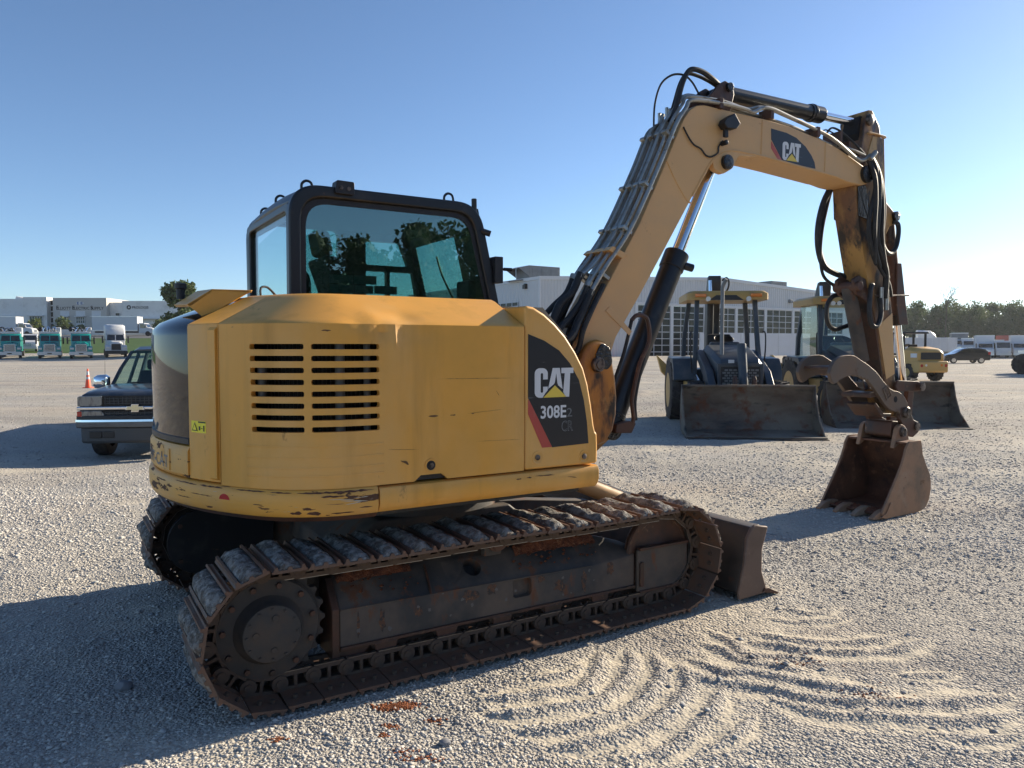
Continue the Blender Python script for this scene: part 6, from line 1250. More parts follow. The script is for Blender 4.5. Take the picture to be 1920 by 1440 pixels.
# --- backhoe loaders
def backhoe(loc, rz, label, cab_glass, wb=2.33, label_g='backhoe loaders parked nose to camera'):
    r_ = empty('backhoe_loader', (*loc, gz(*loc)), rz, label, 'backhoe', label_g)
    # origin at the bucket edge centre, x points backwards from bucket to tail here (machine faces -x)
    h = wb / 2
    # loader bucket (open side faces -x)
    sh = [(.02, .02), (.45, .015), (.78, .06), (.90, .22), (.92, .45), (.86, .70), (.78, .86), (.74, .86), (.82, .68), (.865, .45), (.85, .26), (.74, .10), (.44, .055), (.02, .04)]
    bk = sub(B().prism(sh, -h, h), 'loader_bucket', 'loader_blade', r_, .006)
    for s_ in (-1, 1): sub(B().prism([(.10, .03), (.50, .02), (.80, .08), (.91, .25), (.92, .5), (.80, .85), (.70, .86), (.62, .60), (.45, .30)], s_ * h, s_ * (h - .025)), 'bucket_end', 'loader_blade', bk, .005)
    sub(B().prism([(-.05, .0), (.25, .004), (.25, .03), (-.04, .012)], -h - .01, h + .01), 'cutting_edge', 'blade_steel', bk, .003)
    sub(B().box((.70, -h, .855), (.79, h, .895)), 'bucket_rim', 'loader_blade', bk, .006)
    # loader arms, cylinder, linkage
    for s_ in (-1, 1):
        y0, y1 = s_ * .46, s_ * .60
        sub(B().prism([(.88, .22), (.98, .30), (1.25, .86), (1.55, 1.12), (2.65, 1.50), (2.85, 1.52), (2.88, 1.40), (2.70, 1.33), (1.70, .90), (1.45, .68), (1.10, .16), (.92, .14)], y0, y1), 'loader_arm', 'backhoe_blue', r_, .02)
        sub(B().cyl((1.62, s_ * .66, .80), (2.45, s_ * .66, .98), .055, n=14), 'lift_cylinder', 'chrome_car', r_)
    sub(B().cyl((1.02, 0, .62), (1.32, 0, 1.62), .085, n=16), 'tilt_cylinder', 'backhoe_blue', r_, .01)
    for s_ in (-1, 1): sub(B().prism([(.86, .50), (.94, .98), (1.02, 1.05), (1.10, .98), (1.04, .52), (.95, .45)], s_ * .14, s_ * .20), 'tilt_link', 'rust_brown', r_, .01)
    sub(B().cyl((.95, 0, .45), (1.06, 0, .70), .035, n=12), 'tilt_rod', 'chrome_car', r_)
    # hood and grille
    sub(B().loft([[(x, -w2, z0), (x, w2, z0), (x, w2 * .97, z1 - .10), (x, w2 * .80, z1), (x, -w2 * .80, z1), (x, -w2 * .97, z1 - .10)] for x, w2, z0, z1 in ((1.40, .42, .70, 1.28), (1.48, .43, .70, 1.36), (2.10, .46, .70, 1.50), (2.75, .48, .70, 1.62))]), 'hood', 'backhoe_blue', r_, .015)
    sub(B().box((1.375, -.36, .68), (1.40, .36, 1.20)), 'grille', 'black_plastic', r_)
    b = B()
    for j in range(9):
        for i in range(8): yy = -.30 + i * .08 + (.04 if j % 2 else 0); b.box((1.365, yy - .032, .72 + j * .05), (1.376, yy + .028, .755 + j * .05))
    g_ = sub(b, 'grille_mesh', 'grey_metal', r_); g_['kind'] = 'stuff'
    ring_b = ring(B(), [(-.42, .66), (.42, .66), (.42, 1.26), (-.42, 1.26)], [(-.36, .70), (.36, .70), (.36, 1.20), (-.36, 1.20)], 1.36, 1.41, 'x'); sub(ring_b, 'grille_frame', 'backhoe_blue', r_, .01)
    sub(B().box((1.352, .12, 1.27), (1.40, .22, 1.33)), 'maker_badge', 'decal_white', r_)
    # exhaust stack
    sub(B().tube([(1.78, .27, 1.42), (1.78, .27, 1.9), (1.78, .27, 2.55), (1.76, .27, 2.72), (1.68, .22, 2.86)], .036, 12, 4), 'exhaust_stack', 'grey_metal', r_)
    # frame, tanks, steps
    sub(B().box((1.45, -.40, .50), (4.0, .40, .80)), 'frame', 'backhoe_black', r_, .02)
    for s_ in (-1, 1):
        sub(B().box((2.05, s_ * .46, .55), (2.85, s_ * .86, .88)), 'step_box', 'backhoe_yellow', r_, .02)
        sub(B().prism([(2.55, .90), (2.62, 1.18), (2.78, 1.34), (3.55, 1.38), (3.80, 1.28), (3.92, 1.05), (3.80, 1.12), (3.55, 1.26), (2.9, 1.24), (2.72, 1.10), (2.66, .88)], s_ * .62, s_ * 1.08), 'fender', 'backhoe_blue', r_, .02)
        tyre_rim(r_, (3.35, s_ * .88, .66), .66, .44, 'backhoe_yellow', 'y', 20, .56, s_)
        tyre_rim(r_, (1.58, s_ * .78, .46), .46, .30, 'backhoe_yellow', 'y', 18, .56, s_)
        sub(B().tube([(2.60, s_ * .70, 1.0), (2.58, s_ * .74, 1.5), (2.60, s_ * .74, 1.85), (2.68, s_ * .70, 1.88)], .016, 6, 3), 'grab_rail', 'backhoe_black', r_)
        # stabiliser folded up
        sub(B().prism([(3.98, .62), (4.10, .58), (4.20, 1.30), (4.10, 1.36)], s_ * .80, s_ * .98), 'stabiliser_leg', 'backhoe_black', r_, .01)
        sub(B().prism([(s_ * .88, 1.28), (s_ * 1.02, 1.16), (s_ * 1.26, 1.40), (s_ * 1.16, 1.02), (s_ * 1.06, .92), (s_ * .92, 1.02)], 4.0, 4.24, 'x'), 'stabiliser_pad', 'backhoe_yellow', r_, .015)
    # cab posts, roof
    for s_ in (-1, 1):
        sub(B().loft([[(x - .045, s_ * y - .045, z), (x + .045, s_ * y - .045, z), (x + .045, s_ * y + .045, z), (x - .045, s_ * y + .045, z)] for x, y, z in ((2.62, .66, .95), (2.72, .62, 1.6), (2.86, .58, 2.55))]), 'cab_post', 'backhoe_blue', r_, .01)
        sub(B().loft([[(x - .05, s_ * y - .045, z), (x + .05, s_ * y - .045, z), (x + .05, s_ * y + .045, z), (x - .05, s_ * y + .045, z)] for x, y, z in ((3.95, .70, 1.1), (3.95, .68, 1.8), (3.85, .60, 2.55))]), 'cab_post', 'backhoe_blue', r_, .01)
    ro = roundpoly([(2.60, -.82), (4.12, -.80), (4.12, .80), (2.60, .82)], .16, 5)
    rf = sub(B().loft([[(x * 1.0, y, 2.53) for x, y in ro], [(x, y, 2.66) for x, y in ro], [(3.36 + (x - 3.36) * .93, y * .92, 2.71) for x, y in ro], [(3.36 + (x - 3.36) * .6, y * .6, 2.725) for x, y in ro]]), 'cab_roof', 'backhoe_yellow', r_, 0, smooth=50)
    sub(B().prism([(-.30, 2.52), (-.16, 2.62), (.24, 2.62), (.38, 2.52)], 2.585, 2.61, 'x'), 'roof_vent', 'black_plastic', rf)
    for s_ in (-1, 1):
        sub(B().box((2.56, s_ * .44, 2.585), (2.61, s_ * .66, 2.65)), 'amber_light', 'orange_lens', rf, .012)
        for k in ((.40,) if not cab_glass else (.40, .27)): sub(B().lathe([(-.03, .03), (-.03, .048), (.03, .05), (.04, .03)], (2.60, s_ * k, 2.545), 'x', 16), 'headlamp', 'lamp_glass', rf)
    # controls and seat
    b = B(); b.lathe([(-.012, .19), (0, .205), (.012, .19), (0, .178), (-.012, .19)], (0, 0, 0), 'z', 24); b.box((-.18, -.012, -.01), (.18, .012, .01)); b.xf(Matrix.Translation((3.02, 0, 1.74)) @ Matrix.Rotation(R(-28), 4, 'Y')); sub(b, 'steering_wheel', 'black_plastic', r_)
    sub(B().box((2.84, -.30, 1.45), (3.02, .30, 1.68)), 'dashboard', 'backhoe_blue', r_, .04); sub(B().loft([[(x, -.25, z), (x + .14, -.25, z), (x + .14, .25, z), (x, .25, z)] for x, z in ((3.40, 1.1), (3.46, 1.4), (3.52, 1.85))]), 'seat', 'seat_black', r_, .04)
    sub(B().box((2.70, -.60, .80), (4.0, .60, 1.12)), 'cab_floor', 'backhoe_blue', r_, .03)
    if cab_glass:
        sub(B().loft([[(x, -.58, z), (x + .006, -.58, z), (x + .006, .58, z), (x, .58, z)] for x, z in ((2.63, 1.05), (2.84, 2.52))]), 'windscreen', 'clear_glass', r_, smooth=0)
        for s_ in (-1, 1): sub(B().prism([(2.66, 1.05), (3.95, 1.15), (3.86, 2.52), (2.86, 2.52)], s_ * .66, s_ * .655), 'side_window', 'clear_glass', r_, smooth=0)
    # backhoe boom folded over the tail
    sub(B().prism([(4.15, .80), (4.45, .80), (4.50, 1.3), (4.62, 1.9), (4.56, 2.45), (4.36, 3.0), (4.26, 3.14), (4.12, 3.16), (4.10, 3.0), (4.24, 2.4), (4.26, 1.9), (4.14, 1.3)], -.14, .14), 'hoe_boom', 'backhoe_black', r_, .02)
    sub(B().cyl((4.12, .10, 1.5), (4.05, .10, 2.55), .075, n=16), 'boom_cylinder', 'backhoe_black', r_, .01); sub(B().cyl((4.05, .10, 2.5), (4.12, .10, 3.05), .04, n=14), 'boom_cylinder_rod', 'chrome_car', r_)
    sub(B().tube([(4.1, -.16, 2.7), (4.0, -.26, 2.85), (3.98, -.28, 3.0), (4.05, -.24, 3.1), (4.12, -.16, 3.05)], .022, 6, 4), 'hose_loop', 'rubber_hose', r_)
    sub(B().prism([(4.50, .95), (4.70, .95), (4.80, 1.6), (4.72, 2.7), (4.60, 2.75), (4.62, 1.7)], -.11, .11), 'hoe_stick', 'backhoe_black', r_, .02)
    sub(B().box((4.0, -.60, .55), (4.2, .60, .95)), 'hoe_frame', 'backhoe_black', r_, .02)
    return r_
backhoe((4.14, 12.55), R(85), 'open-cab backhoe loader with yellow canopy and wide rusty front bucket', False)
backhoe((7.42, 14.0), R(88), 'glazed-cab backhoe loader parked behind the excavator bucket', True, 2.5)

# --- dark pickup truck
M('bumper_grey', (.13, .135, .14), .5, metal=.1, spots=[((.09, .085, .08), 3, .45, .7)])
M('headlight_clear', (.22, .225, .21), .12, coat=1., spots=[((.10, .10, .10), 6, .5, .65, (1, 3, 1))])
PK_ = empty('pickup_truck', (-6.47, 12.75, gz(-6.52, 12.9)), R(-81), 'dusty dark pickup truck with chrome grille bar beside the excavator tail', 'pickup truck')
# local: x towards the front (bumper at 0), y left, z up
def sec_(x, w_, z0, z1, c_=.10): return [(x, -w_, z0), (x, w_, z0), (x, w_, z1 - c_), (x, w_ - .05, z1 - c_ * .3), (x, w_ - .22, z1), (x, -w_ + .22, z1), (x, -w_ + .05, z1 - c_ * .3), (x, -w_, z1 - c_)]
sub(B().loft([sec_(-.10, .90, .78, 1.03, .12), sec_(-.16, .925, .66, 1.07), sec_(-.5, .95, .62, 1.11), sec_(-1.0, .965, .60, 1.14), sec_(-1.38, .965, .58, 1.165)]), 'hood', 'pickup_paint', PK_, .012)
body = sub(B().loft([sec_(-1.36, .965, .42, 1.10), sec_(-2.2, .98, .40, 1.10), sec_(-3.2, .98, .40, 1.10), sec_(-3.3, .98, .42, 1.22), sec_(-5.3, .96, .45, 1.22)]), 'body', 'pickup_paint', PK_, .012)
cabo = lambda x, w0, w1, z0, z1: [(x, -w0, z0), (x, w0, z0), (x, w1, z1), (x, -w1, z1)]
rfk = sub(B().loft([[(x, -w_, z) for w_ in (.66, .60, .0, -.60, -.66)] + [(x, -w_, z - .07) for w_ in (-.70, .70)] if False else [(x, -.70, z - .06), (x, -.60, z), (x, 0, z + .02), (x, .60, z), (x, .70, z - .06)] for x, z in ((-2.10, 1.74), (-2.3, 1.795), (-2.8, 1.80), (-3.2, 1.76))], caps=True), 'cab_roof', 'pickup_paint', PK_, .0, smooth=50)
for s_ in (-1, 1):
    sub(B().loft([[(x - .04, s_ * y - .03, z), (x + .04, s_ * y - .03, z), (x + .04, s_ * y + .03, z), (x - .04, s_ * y + .03, z)] for x, y, z in ((-1.42, .86, 1.08), (-1.78, .79, 1.42), (-2.14, .69, 1.72))]), 'windscreen_pillar', 'pickup_paint', PK_, .01)
    sub(B().loft([[(x - .06, s_ * y - .02, z), (x + .06, s_ * y - .02, z), (x + .06, s_ * y + .02, z), (x - .06, s_ * y + .02, z)] for x, y, z in ((-2.55, .93, 1.08), (-2.6, .70, 1.74))]), 'door_pillar', 'pickup_paint', PK_, .01)
    sub(B().loft([[(x - .10, s_ * y - .02, z), (x + .10, s_ * y - .02, z), (x + .10, s_ * y + .02, z), (x - .10, s_ * y + .02, z)] for x, y, z in ((-3.2, .93, 1.08), (-3.14, .70, 1.74))]), 'rear_pillar', 'pickup_paint', PK_, .01)
ws = sub(B().loft([[(x, -w_, z), (x + .006, -w_, z), (x + .006, w_, z), (x, w_, z)] for x, w_, z in ((-1.40, .84, 1.10), (-2.12, .675, 1.735))]), 'windscreen', 'pickup_glass', PK_, smooth=0)
sub(B().loft([[(x, -w_, z), (x + .006, -w_, z), (x + .006, w_, z), (x, w_, z)] for x, w_, z in ((-3.2, .86, 1.12), (-3.16, .675, 1.70))]), 'rear_window', 'pickup_glass', PK_, smooth=0)
def wsf(x, y):  # windscreen surface: y across, up the slope
    t = y; return (-1.40 - .72 * t + .012, x, 1.10 + .635 * t + .006)
cat_mark(ws, lambda x, y, t: (lambda q: (q[0] + t, q[1], q[2] + t * 1.1))(wsf(-.255 + x, .845 + y / .96 * .9)), .36, ('decal_white', 'decal_white'), False, .002, .18)
sub(B().box((-1.6, -.84, .98), (-1.40, .84, 1.12)), 'dashboard', 'black_plastic', PK_, .03)
sub(B().tube([(-1.40, .72, 1.115), (-1.47, .30, 1.18), (-1.44, -.05, 1.14)], .012, 6, 3), 'wiper', 'black_plastic', PK_); sub(B().tube([(-1.40, .05, 1.115), (-1.47, -.35, 1.18), (-1.44, -.70, 1.14)], .012, 6, 3), 'wiper', 'black_plastic', PK_)
for s_ in (-1, 1):
    st = sub(B().loft([[(x, s_ * .42 - .26, z), (x + .16, s_ * .42 - .26, z), (x + .16, s_ * .42 + .26, z), (x, s_ * .42 + .26, z)] for x, z in ((-2.5, .8), (-2.6, 1.25), (-2.62, 1.36))]), 'seat', 'seat_black', PK_, .04)
    sub(B().box((-2.62, s_ * .42 - .13, 1.37), (-2.50, s_ * .42 + .13, 1.56)), 'headrest', 'seat_black', st, .04)
    # lamps
    sub(B().prism([(s_ * .93, .865), (s_ * .93, 1.0), (s_ * .905, 1.02), (s_ * .54, 1.02), (s_ * .54, .885), (s_ * .58, .865)], -.135, -.07, 'x'), 'headlight', 'headlight_clear', PK_, .01)
    hl = sub(B().prism([(s_ * .93, .70), (s_ * .93, .79), (s_ * .55, .79), (s_ * .50, .73), (s_ * .53, .68)], -.125, -.065, 'x'), 'indicator', 'headlight_clear', PK_, .01)
    sub(B().box((-.12, s_ * .86, .705), (-.058, s_ * .935, .785)), 'amber_corner', 'red_lens', hl, .006)
    for z0 in (.87,): sub(B().cyl((-.10, s_ * .64, .945), (-.072, s_ * .64, .945), .055, n=18), 'reflector', 'chrome_car', hl)
    # mirrors
    mr_ = sub(B().loft([[(x, s_ * (1.04 + a * k), 1.20 + c_ * k) for a, c_ in ((-.12, -.09), (-.06, -.115), (.10, -.115), (.15, -.06), (.13, .06), (.06, .105), (-.06, .11), (-.12, .07))] for x, k in ((-1.36, .35), (-1.38, .75), (-1.43, 1.0), (-1.55, 1.05), (-1.60, .95))]), 'wing_mirror', 'mirror_chrome', PK_, .012, seg=3)
    sub(B().box((-1.60, s_ * .86, 1.08), (-1.54, s_ * 1.0, 1.14)), 'mirror_arm', 'pickup_trim', mr_, .01)
    tyre_rim(PK_, (-.92, s_ * .80, .37), .37, .26, 'chrome_car', 'y', 0, .60, s_); tyre_rim(PK_, (-4.05, s_ * .80, .37), .37, .26, 'chrome_car', 'y', 0, .60, s_)
# grille
sub(B().box((-.16, -.56, .66), (-.10, .56, 1.03)), 'grille_back', 'black_plastic', PK_, .01)
b = B()
for z in (.90, .94, .98, .715, .75): b.box((-.108, -.50, z - .005), (-.082, .50, z + .005))
for k in range(15): y = -.49 + .07 * k; b.box((-.105, y - .004, .885), (-.085, y + .004, 1.0)); b.box((-.104, y - .004, .70), (-.086, y + .004, .775))
sub(b, 'grille_bars', 'pickup_trim', PK_)
sub(B().loft([[(x, -.935, z - .028 * k), (x, .935, z - .028 * k), (x, .935, z + .028 * k), (x, -.935, z + .028 * k)] for x, z, k in ((-.13, .83, 1.), (-.065, .83, 1.), (-.05, .83, .6))]), 'chrome_bar', 'chrome_car', PK_, .006)
M('badge_gold', (.70, .60, .38), .3, metal=.5)
bt = [(-.155, -.028), (-.055, -.028), (-.065, -.062), (.055, -.062), (.065, -.028), (.155, -.028), (.135, .028), (.055, .028), (.065, .062), (-.055, .062), (-.065, .028), (-.135, .028)]
sub(B().prism([(a, .83 + c_) for a, c_ in bt], -.052, -.036, 'x'), 'badge_rim', 'chrome_car', PK_, .003); sub(B().prism([(a * .88, .83 + c_ * .8) for a, c_ in bt], -.04, -.033, 'x'), 'badge', 'badge_gold', PK_, .002)
bpr = lambda x, k, w_: [(x, -w_, .44), (x, w_, .44), (x + .03 * k, w_, .56), (x, w_, .66), (x, -w_, .66), (x + .03 * k, -w_, .56)]
sub(B().loft([[(-.62 + .10 * math.sin(t) * 5.0, y, 0) for t in (0,)] if False else [(x, y, .52), (x + .06, y, .54), (x + .07, y, .60), (x + .06, y, .655), (x - .10, y, .655), (x - .10, y, .52)] for x, y in ((-.36, -.99), (-.16, -.97), (-.10, -.85), (-.07, -.4), (-.06, 0), (-.07, .4), (-.10, .85), (-.16, .97), (-.36, .99))]), 'front_bumper', 'bumper_grey', PK_, .01)
sub(B().loft([[(x, y, .655), (x + .05, y, .655), (x + .045, y, .715), (x - .08, y, .715), (x - .08, y, .655)] for x, y in ((-.36, -.985), (-.15, -.96), (-.09, -.8), (-.06, 0), (-.09, .8), (-.15, .96), (-.36, .985))]), 'bumper_cap', 'black_plastic', PK_, .008)
val = sub(B().loft([[(x, y, .28), (x + .04, y, .32), (x + .055, y, .52), (x - .10, y, .52), (x - .10, y, .28)] for x, y in ((-.38, -.92), (-.18, -.90), (-.11, -.78), (-.08, 0), (-.11, .78), (-.18, .90), (-.38, .92))]), 'air_dam', 'pickup_trim', PK_, .01)
for s_ in (-1, 1):
    for y0, y1 in ((.34, .52), (.54, .74)): sub(B().box((-.09, s_ * y0, .37), (-.035, s_ * y1, .47)), 'dam_pocket', 'black_plastic', val, .01)
sub(B().loft([[(x, y, .622), (x + .072, y, .622), (x + .068, y, .655), (x - .02, y, .656), (x - .02, y, .622)] for x, y in ((-.36, -.992), (-.16, -.972), (-.10, -.85), (-.07, -.4), (-.06, 0), (-.07, .4), (-.10, .85), (-.16, .972), (-.36, .992))]), 'bumper_strip', 'chrome_car', PK_)
sub(B().cyl((-1.25, -.90, 1.12), (-1.30, -.90, 1.95), .004, .002, 6), 'aerial', 'black_plastic', PK_)
sub(B().box((-1.4, -.85, .42), (-.15, .85, .75)), 'engine_bay', 'black_matte', PK_)
PK_.scale = (1, 1, 1.1)
# --- traffic cone
cn = empty('traffic_cone', (-16.2, 28.5, gz(-16.2, 28.5)), 0, 'orange traffic cone with white collars behind the pickup', 'traffic cone')
sub(B().lathe([(.03, .105), (.73, .025), (.74, .018), (.74, .001)], (0, 0, 0), 'z', 20), 'cone', 'cone_orange', cn); sub(B().prism(rrect(-.15, -.15, .15, .15, .04), 0, .035, 'z'), 'base', 'cone_orange', cn, .005)
for z0, z1 in ((.34, .43), (.50, .64)):
    rz_ = lambda z: .105 - (z - .03) / .70 * .08; sub(B().lathe([(z0, rz_(z0) + .003), (z1, rz_(z1) + .003)], (0, 0, 0), 'z', 20), 'collar', 'white_paint', cn)

# --- conventional tractor trucks seen from the front (x forward)
def semi(loc, rz, label, paint, high_roof, rack, group, name='tractor_truck', bump='bumper_steel', k=1.):
    r_ = empty(name, (*loc, gz(*loc)), rz, label, 'truck', group)
    hw = .95
    sub(B().loft([[(x, -w2, z0), (x, w2, z0), (x, w2, z1 - .22), (x, w2 * .62, z1), (x, -w2 * .62, z1), (x, -w2, z1 - .22)] for x, w2, z0, z1 in ((-.35, .62, .85, 1.72), (-.8, .66, .85, 1.86), (-1.9, .78, .85, 2.02))]), 'hood', paint, r_, .02)
    sub(B().box((-.36, -.56, .86), (-.30, .56, 1.66)), 'grille', 'black_plastic', r_, .02); b = B()
    for y in np.linspace(-.50, .50, 13): b.box((-.305, y - .018, .90), (-.28, y + .018, 1.62))
    sub(b, 'grille_bars', 'grille_chrome' if bump == 'bumper_steel' else 'black_plastic', r_)
    sub(ring(B(), [(-.60, .84), (.60, .84), (.56, 1.70), (-.56, 1.70)], [(-.52, .90), (.52, .90), (.49, 1.63), (-.49, 1.63)], -.31, -.27, 'x'), 'grille_surround', 'grille_chrome' if bump == 'bumper_steel' else paint, r_)
    for s_ in (-1, 1):
        sub(B().prism([(-.25, .70), (-.25, 1.20), (-.55, 1.45), (-1.1, 1.52), (-1.55, 1.3), (-1.6, 1.0), (-1.35, 1.2), (-.95, 1.25), (-.55, 1.1), (-.45, .70)], s_ * .62, s_ * 1.16), 'fender', paint, r_, .03)
        sub(B().box((-.27, s_ * .74, 1.08), (-.20, s_ * 1.10, 1.30)), 'headlight', 'lamp_glass', r_, .03)
        tyre_rim(r_, (-1.0, s_ * 1.0, .52), .52, .30, 'grille_chrome', 'y', 0, .58, s_); tyre_rim(r_, (-5.2, s_ * .95, .52), .52, .5, 'grille_chrome', 'y', 0, .58, s_)
        sub(B().box((-2.0, s_ * 1.28, 1.75), (-1.9, s_ * 1.46, 2.55)), 'wing_mirror', 'black_plastic', r_, .03); sub(B().box((-1.98, s_ * 1.0, 2.1), (-1.93, s_ * 1.3, 2.16)), 'mirror_arm', 'black_plastic', r_)
    sub(B().prism([(-1.22, .42), (1.22, .42), (1.22, .78), (1.05, .82), (-1.05, .82), (-1.22, .78)], -.22, -.02, 'x'), 'bumper', bump, r_, .04); sub(B().box((-.02, -.22, .55), (.0, .22, .68)), 'number_plate', 'black_plastic', r_)
    sub(B().box((-6.0, -.45, .6), (-.4, .45, .95)), 'chassis', 'black_plastic', r_)
    sub(B().loft([[(x, -w2, z0), (x, w2, z0), (x, w2, z1 - .1), (x, w2 - .15, z1), (x, -w2 + .15, z1), (x, -w2, z1 - .1)] for x, w2, z0, z1 in ((-1.85, 1.0, .9, 2.05), (-2.15, 1.02, .9, 2.85), (-2.35, 1.04, .9, 2.98), (-4.2, 1.12, .9, 3.0))]), 'cab', paint, r_, .03)
    for s_ in (-1, 1): sub(B().loft([[(x, s_ * y0, z), (x + .02, s_ * y0, z + .01), (x + .02, s_ * y1, z + .01), (x, s_ * y1, z)] for x, y0, y1, z in ((-1.855, .05, .92, 2.08), (-2.12, .05, .86, 2.72))]), 'windscreen', 'car_glass_dark', r_)
    if high_roof: sub(B().loft([[(x, -w2, z0), (x, w2, z0), (x, w2 * .97, z1 - .18), (x, w2 * .75, z1), (x, -w2 * .75, z1), (x, -w2 * .97, z1 - .18)] for x, w2, z0, z1 in ((-2.1, .98, 2.80, 2.95), (-2.35, 1.02, 2.8, 3.5), (-2.9, 1.08, 2.8, 3.95), (-4.4, 1.20, 2.0, 4.05))]), 'roof_fairing', paint, r_, .03)
    else: sub(B().box((-2.1, -.9, 2.97), (-2.05, .9, 3.05)), 'sun_visor', 'grille_chrome', r_, .01)
    if rack:
        sub(B().box((-4.4, .45, 2.6), (-3.0, 1.15, 3.75)), 'white_fairing', 'white_paint', r_, .1, seg=3); sub(B().box((-3.6, -1.1, 2.98), (-2.3, 1.0, 3.2)), 'roof_plate', 'white_paint', r_, .05)
        q = random.Random(hash(label) % 999)
        for j in range(9): y = -1.0 + .2 * j; sub(B().tube([(-2.6 - q.uniform(0, .6), y, 3.15), (-2.7, y + q.uniform(-.3, .3), 3.45 + q.uniform(0, .25)), (-3.0, y + q.uniform(-.3, .3), 3.35 + q.uniform(0, .5)), (-3.4, y + q.uniform(-.2, .2), 3.2)], .07, 6, 3), 'hitch_tube', 'chrome_car' if j % 3 else 'black_plastic', r_)
        sub(B().lathe([(-.1, .16), (-.08, .30), (.08, .30), (.1, .16)], (-3.2, -.9, 3.5), 'x', 16), 'carried_wheel', 'tyre', r_)
    return r_
D = 87.
for u, lb in ((18.6, 'teal tractor truck at the left picture edge, chrome gear on its back'), (93.6, 'teal tractor truck in the middle of the three teal trucks'), (153, 'teal tractor truck next to the white tractor truck')):
    semi(((u - 960) / 1400 * D, D), R(-60), lb, 'teal_paint', False, True, 'teal tractor trucks')
semi(((219 - 960) / 1400 * 89, 89), R(-60), 'white high-roof tractor truck with black grille right of the teal trucks', 'white_paint', True, False, None, bump='black_plastic')
# small white truck between the teal ones
def box_truck(loc, rz, label, box=None, group=None, name='box_truck', cabm='truck_body_white', Lx=7.6, H_=2.7, cabover=False, boxmat='truck_body_white', z0=None):
    r_ = empty(name, (*loc, gz(*loc) if z0 is None else z0), rz, label, 'truck', group)
    if cabover: prof = [(-.05, .75), (.0, 1.5), (-.25, 2.55), (-.45, 2.72), (-1.75, 2.72), (-1.8, .75)]
    else: prof = [(-.02, .55), (.0, 1.15), (-.12, 1.42), (-1.05, 1.60), (-1.55, 2.35), (-1.7, 2.45), (-2.6, 2.45), (-2.65, .55)]
    sub(B().prism(prof, -1.08, 1.08), 'cab', cabm, r_, .05)
    if cabover: sub(B().loft([[(x, -.95, z), (x + .02, -.95, z), (x + .02, .95, z), (x, .95, z)] for x, z in ((.0, 1.6), (-.22, 2.45))]), 'windscreen', 'car_glass_dark', r_)
    else:
        sub(B().loft([[(x, -.93, z), (x + .02, -.93, z), (x + .02, .93, z), (x, .93, z)] for x, z in ((-1.08, 1.64), (-1.50, 2.28))]), 'windscreen', 'car_glass_dark', r_); sub(B().box((-.02, -.5, .75), (.02, .5, 1.25)), 'grille', 'grille_chrome', r_, .02)
    for s_ in (-1, 1):
        sub(B().prism([(-1.35, 1.5), (-1.65, 2.25), (-2.4, 2.25), (-2.4, 1.5)] if not cabover else [(-.35, 1.5), (-.5, 2.4), (-1.4, 2.4), (-1.4, 1.5)], s_ * 1.075, s_ * 1.09), 'side_window', 'car_glass_dark', r_)
        sub(B().box((.0, s_ * .66, .85), (.04, s_ * 1.0, 1.08)), 'headlight', 'lamp_glass', r_, .02); sub(B().box((-1.3, s_ * 1.2, 1.6), (-1.2, s_ * 1.35, 2.3)), 'wing_mirror', 'black_plastic', r_, .02)
        tyre_rim(r_, (-1.0, s_ * .95, .48), .48, .28, 'white_paint', 'y', 0, .58, s_); tyre_rim(r_, (-2.9 - Lx * .65, s_ * .9, .48), .48, .5, 'white_paint', 'y', 0, .58, s_)
    sub(B().box((-.1, -1.1, .45), (.08, 1.1, .78)), 'bumper', 'bumper_steel', r_, .03); sub(B().box((-2.7 - Lx, -.45, .6), (-.3, .45, .9)), 'chassis', 'black_plastic', r_)
    if Lx > 1:
        bx_ = sub(B().box((-2.8 - Lx, -1.25, .98), (-2.8, 1.25, .98 + H_)), 'cargo_box', boxmat, r_, .04)
        for z in (1.05, .95 + H_): sub(B().box((-2.81 - Lx, -1.27, z - .06), (-2.79, 1.27, z + .06)), 'box_rail', 'bumper_steel', bx_)
    return r_
box_truck(((52 - 960) / 1400 * 98, 98), R(-62), 'small white truck front between two teal trucks', Lx=.5, H_=.2)
box_truck(((293 - 960) / 1400 * 142, 142), R(4), 'white box truck on the road behind the white tractor truck', Lx=8.2, group='box trucks on the road')
box_truck(((68.5 - 960) / 1400 * 142, 142), R(4), 'white box truck on the road above the left teal trucks', Lx=8.2, group='box trucks on the road')
# --- right-hand yard: trucks, car, loaders
Dr = 116.
box_truck(((1848 - 960) / 1400 * Dr, Dr), R(-119), 'white box truck with chrome grille facing the yard behind the black car', Lx=6.5, H_=2.6, group='trucks on the far side')
box_truck(((1881 - 960) / 1400 * Dr, Dr), R(-100), 'white cab-over truck with glazed cab right of the box truck', Lx=2., H_=1.9, cabover=True, group='trucks on the far side')
box_truck(((1915 - 960) / 1400 * Dr, Dr), R(-118), 'white truck cut off by the right picture edge above the big tyre', Lx=6.5, H_=2.6, group='trucks on the far side')
box_truck(((1800 - 960) / 1400 * 126, 126), R(-118), 'grey curtain-sided truck behind the front of the black car', Lx=7, H_=2.6, boxmat='grey_metal', group='trucks on the far side')
box_truck(((1818 - 960) / 1400 * 124, 124), R(-120), 'pale low truck squeezed between grey truck and white box truck', Lx=4, H_=1.8, group='trucks on the far side', cabm='white_dull')
semi(((1787 - 960) / 1400 * 100, 100), R(-22), 'white high-roof tractor truck in profile behind the compact loader', 'white_paint', True, False, 'white tractor trucks behind the loader')
semi(((1725 - 960) / 1400 * 106, 106), R(-22), 'white high-roof tractor truck beside the excavator cylinder rod', 'white_paint', True, False, 'white tractor trucks behind the loader')
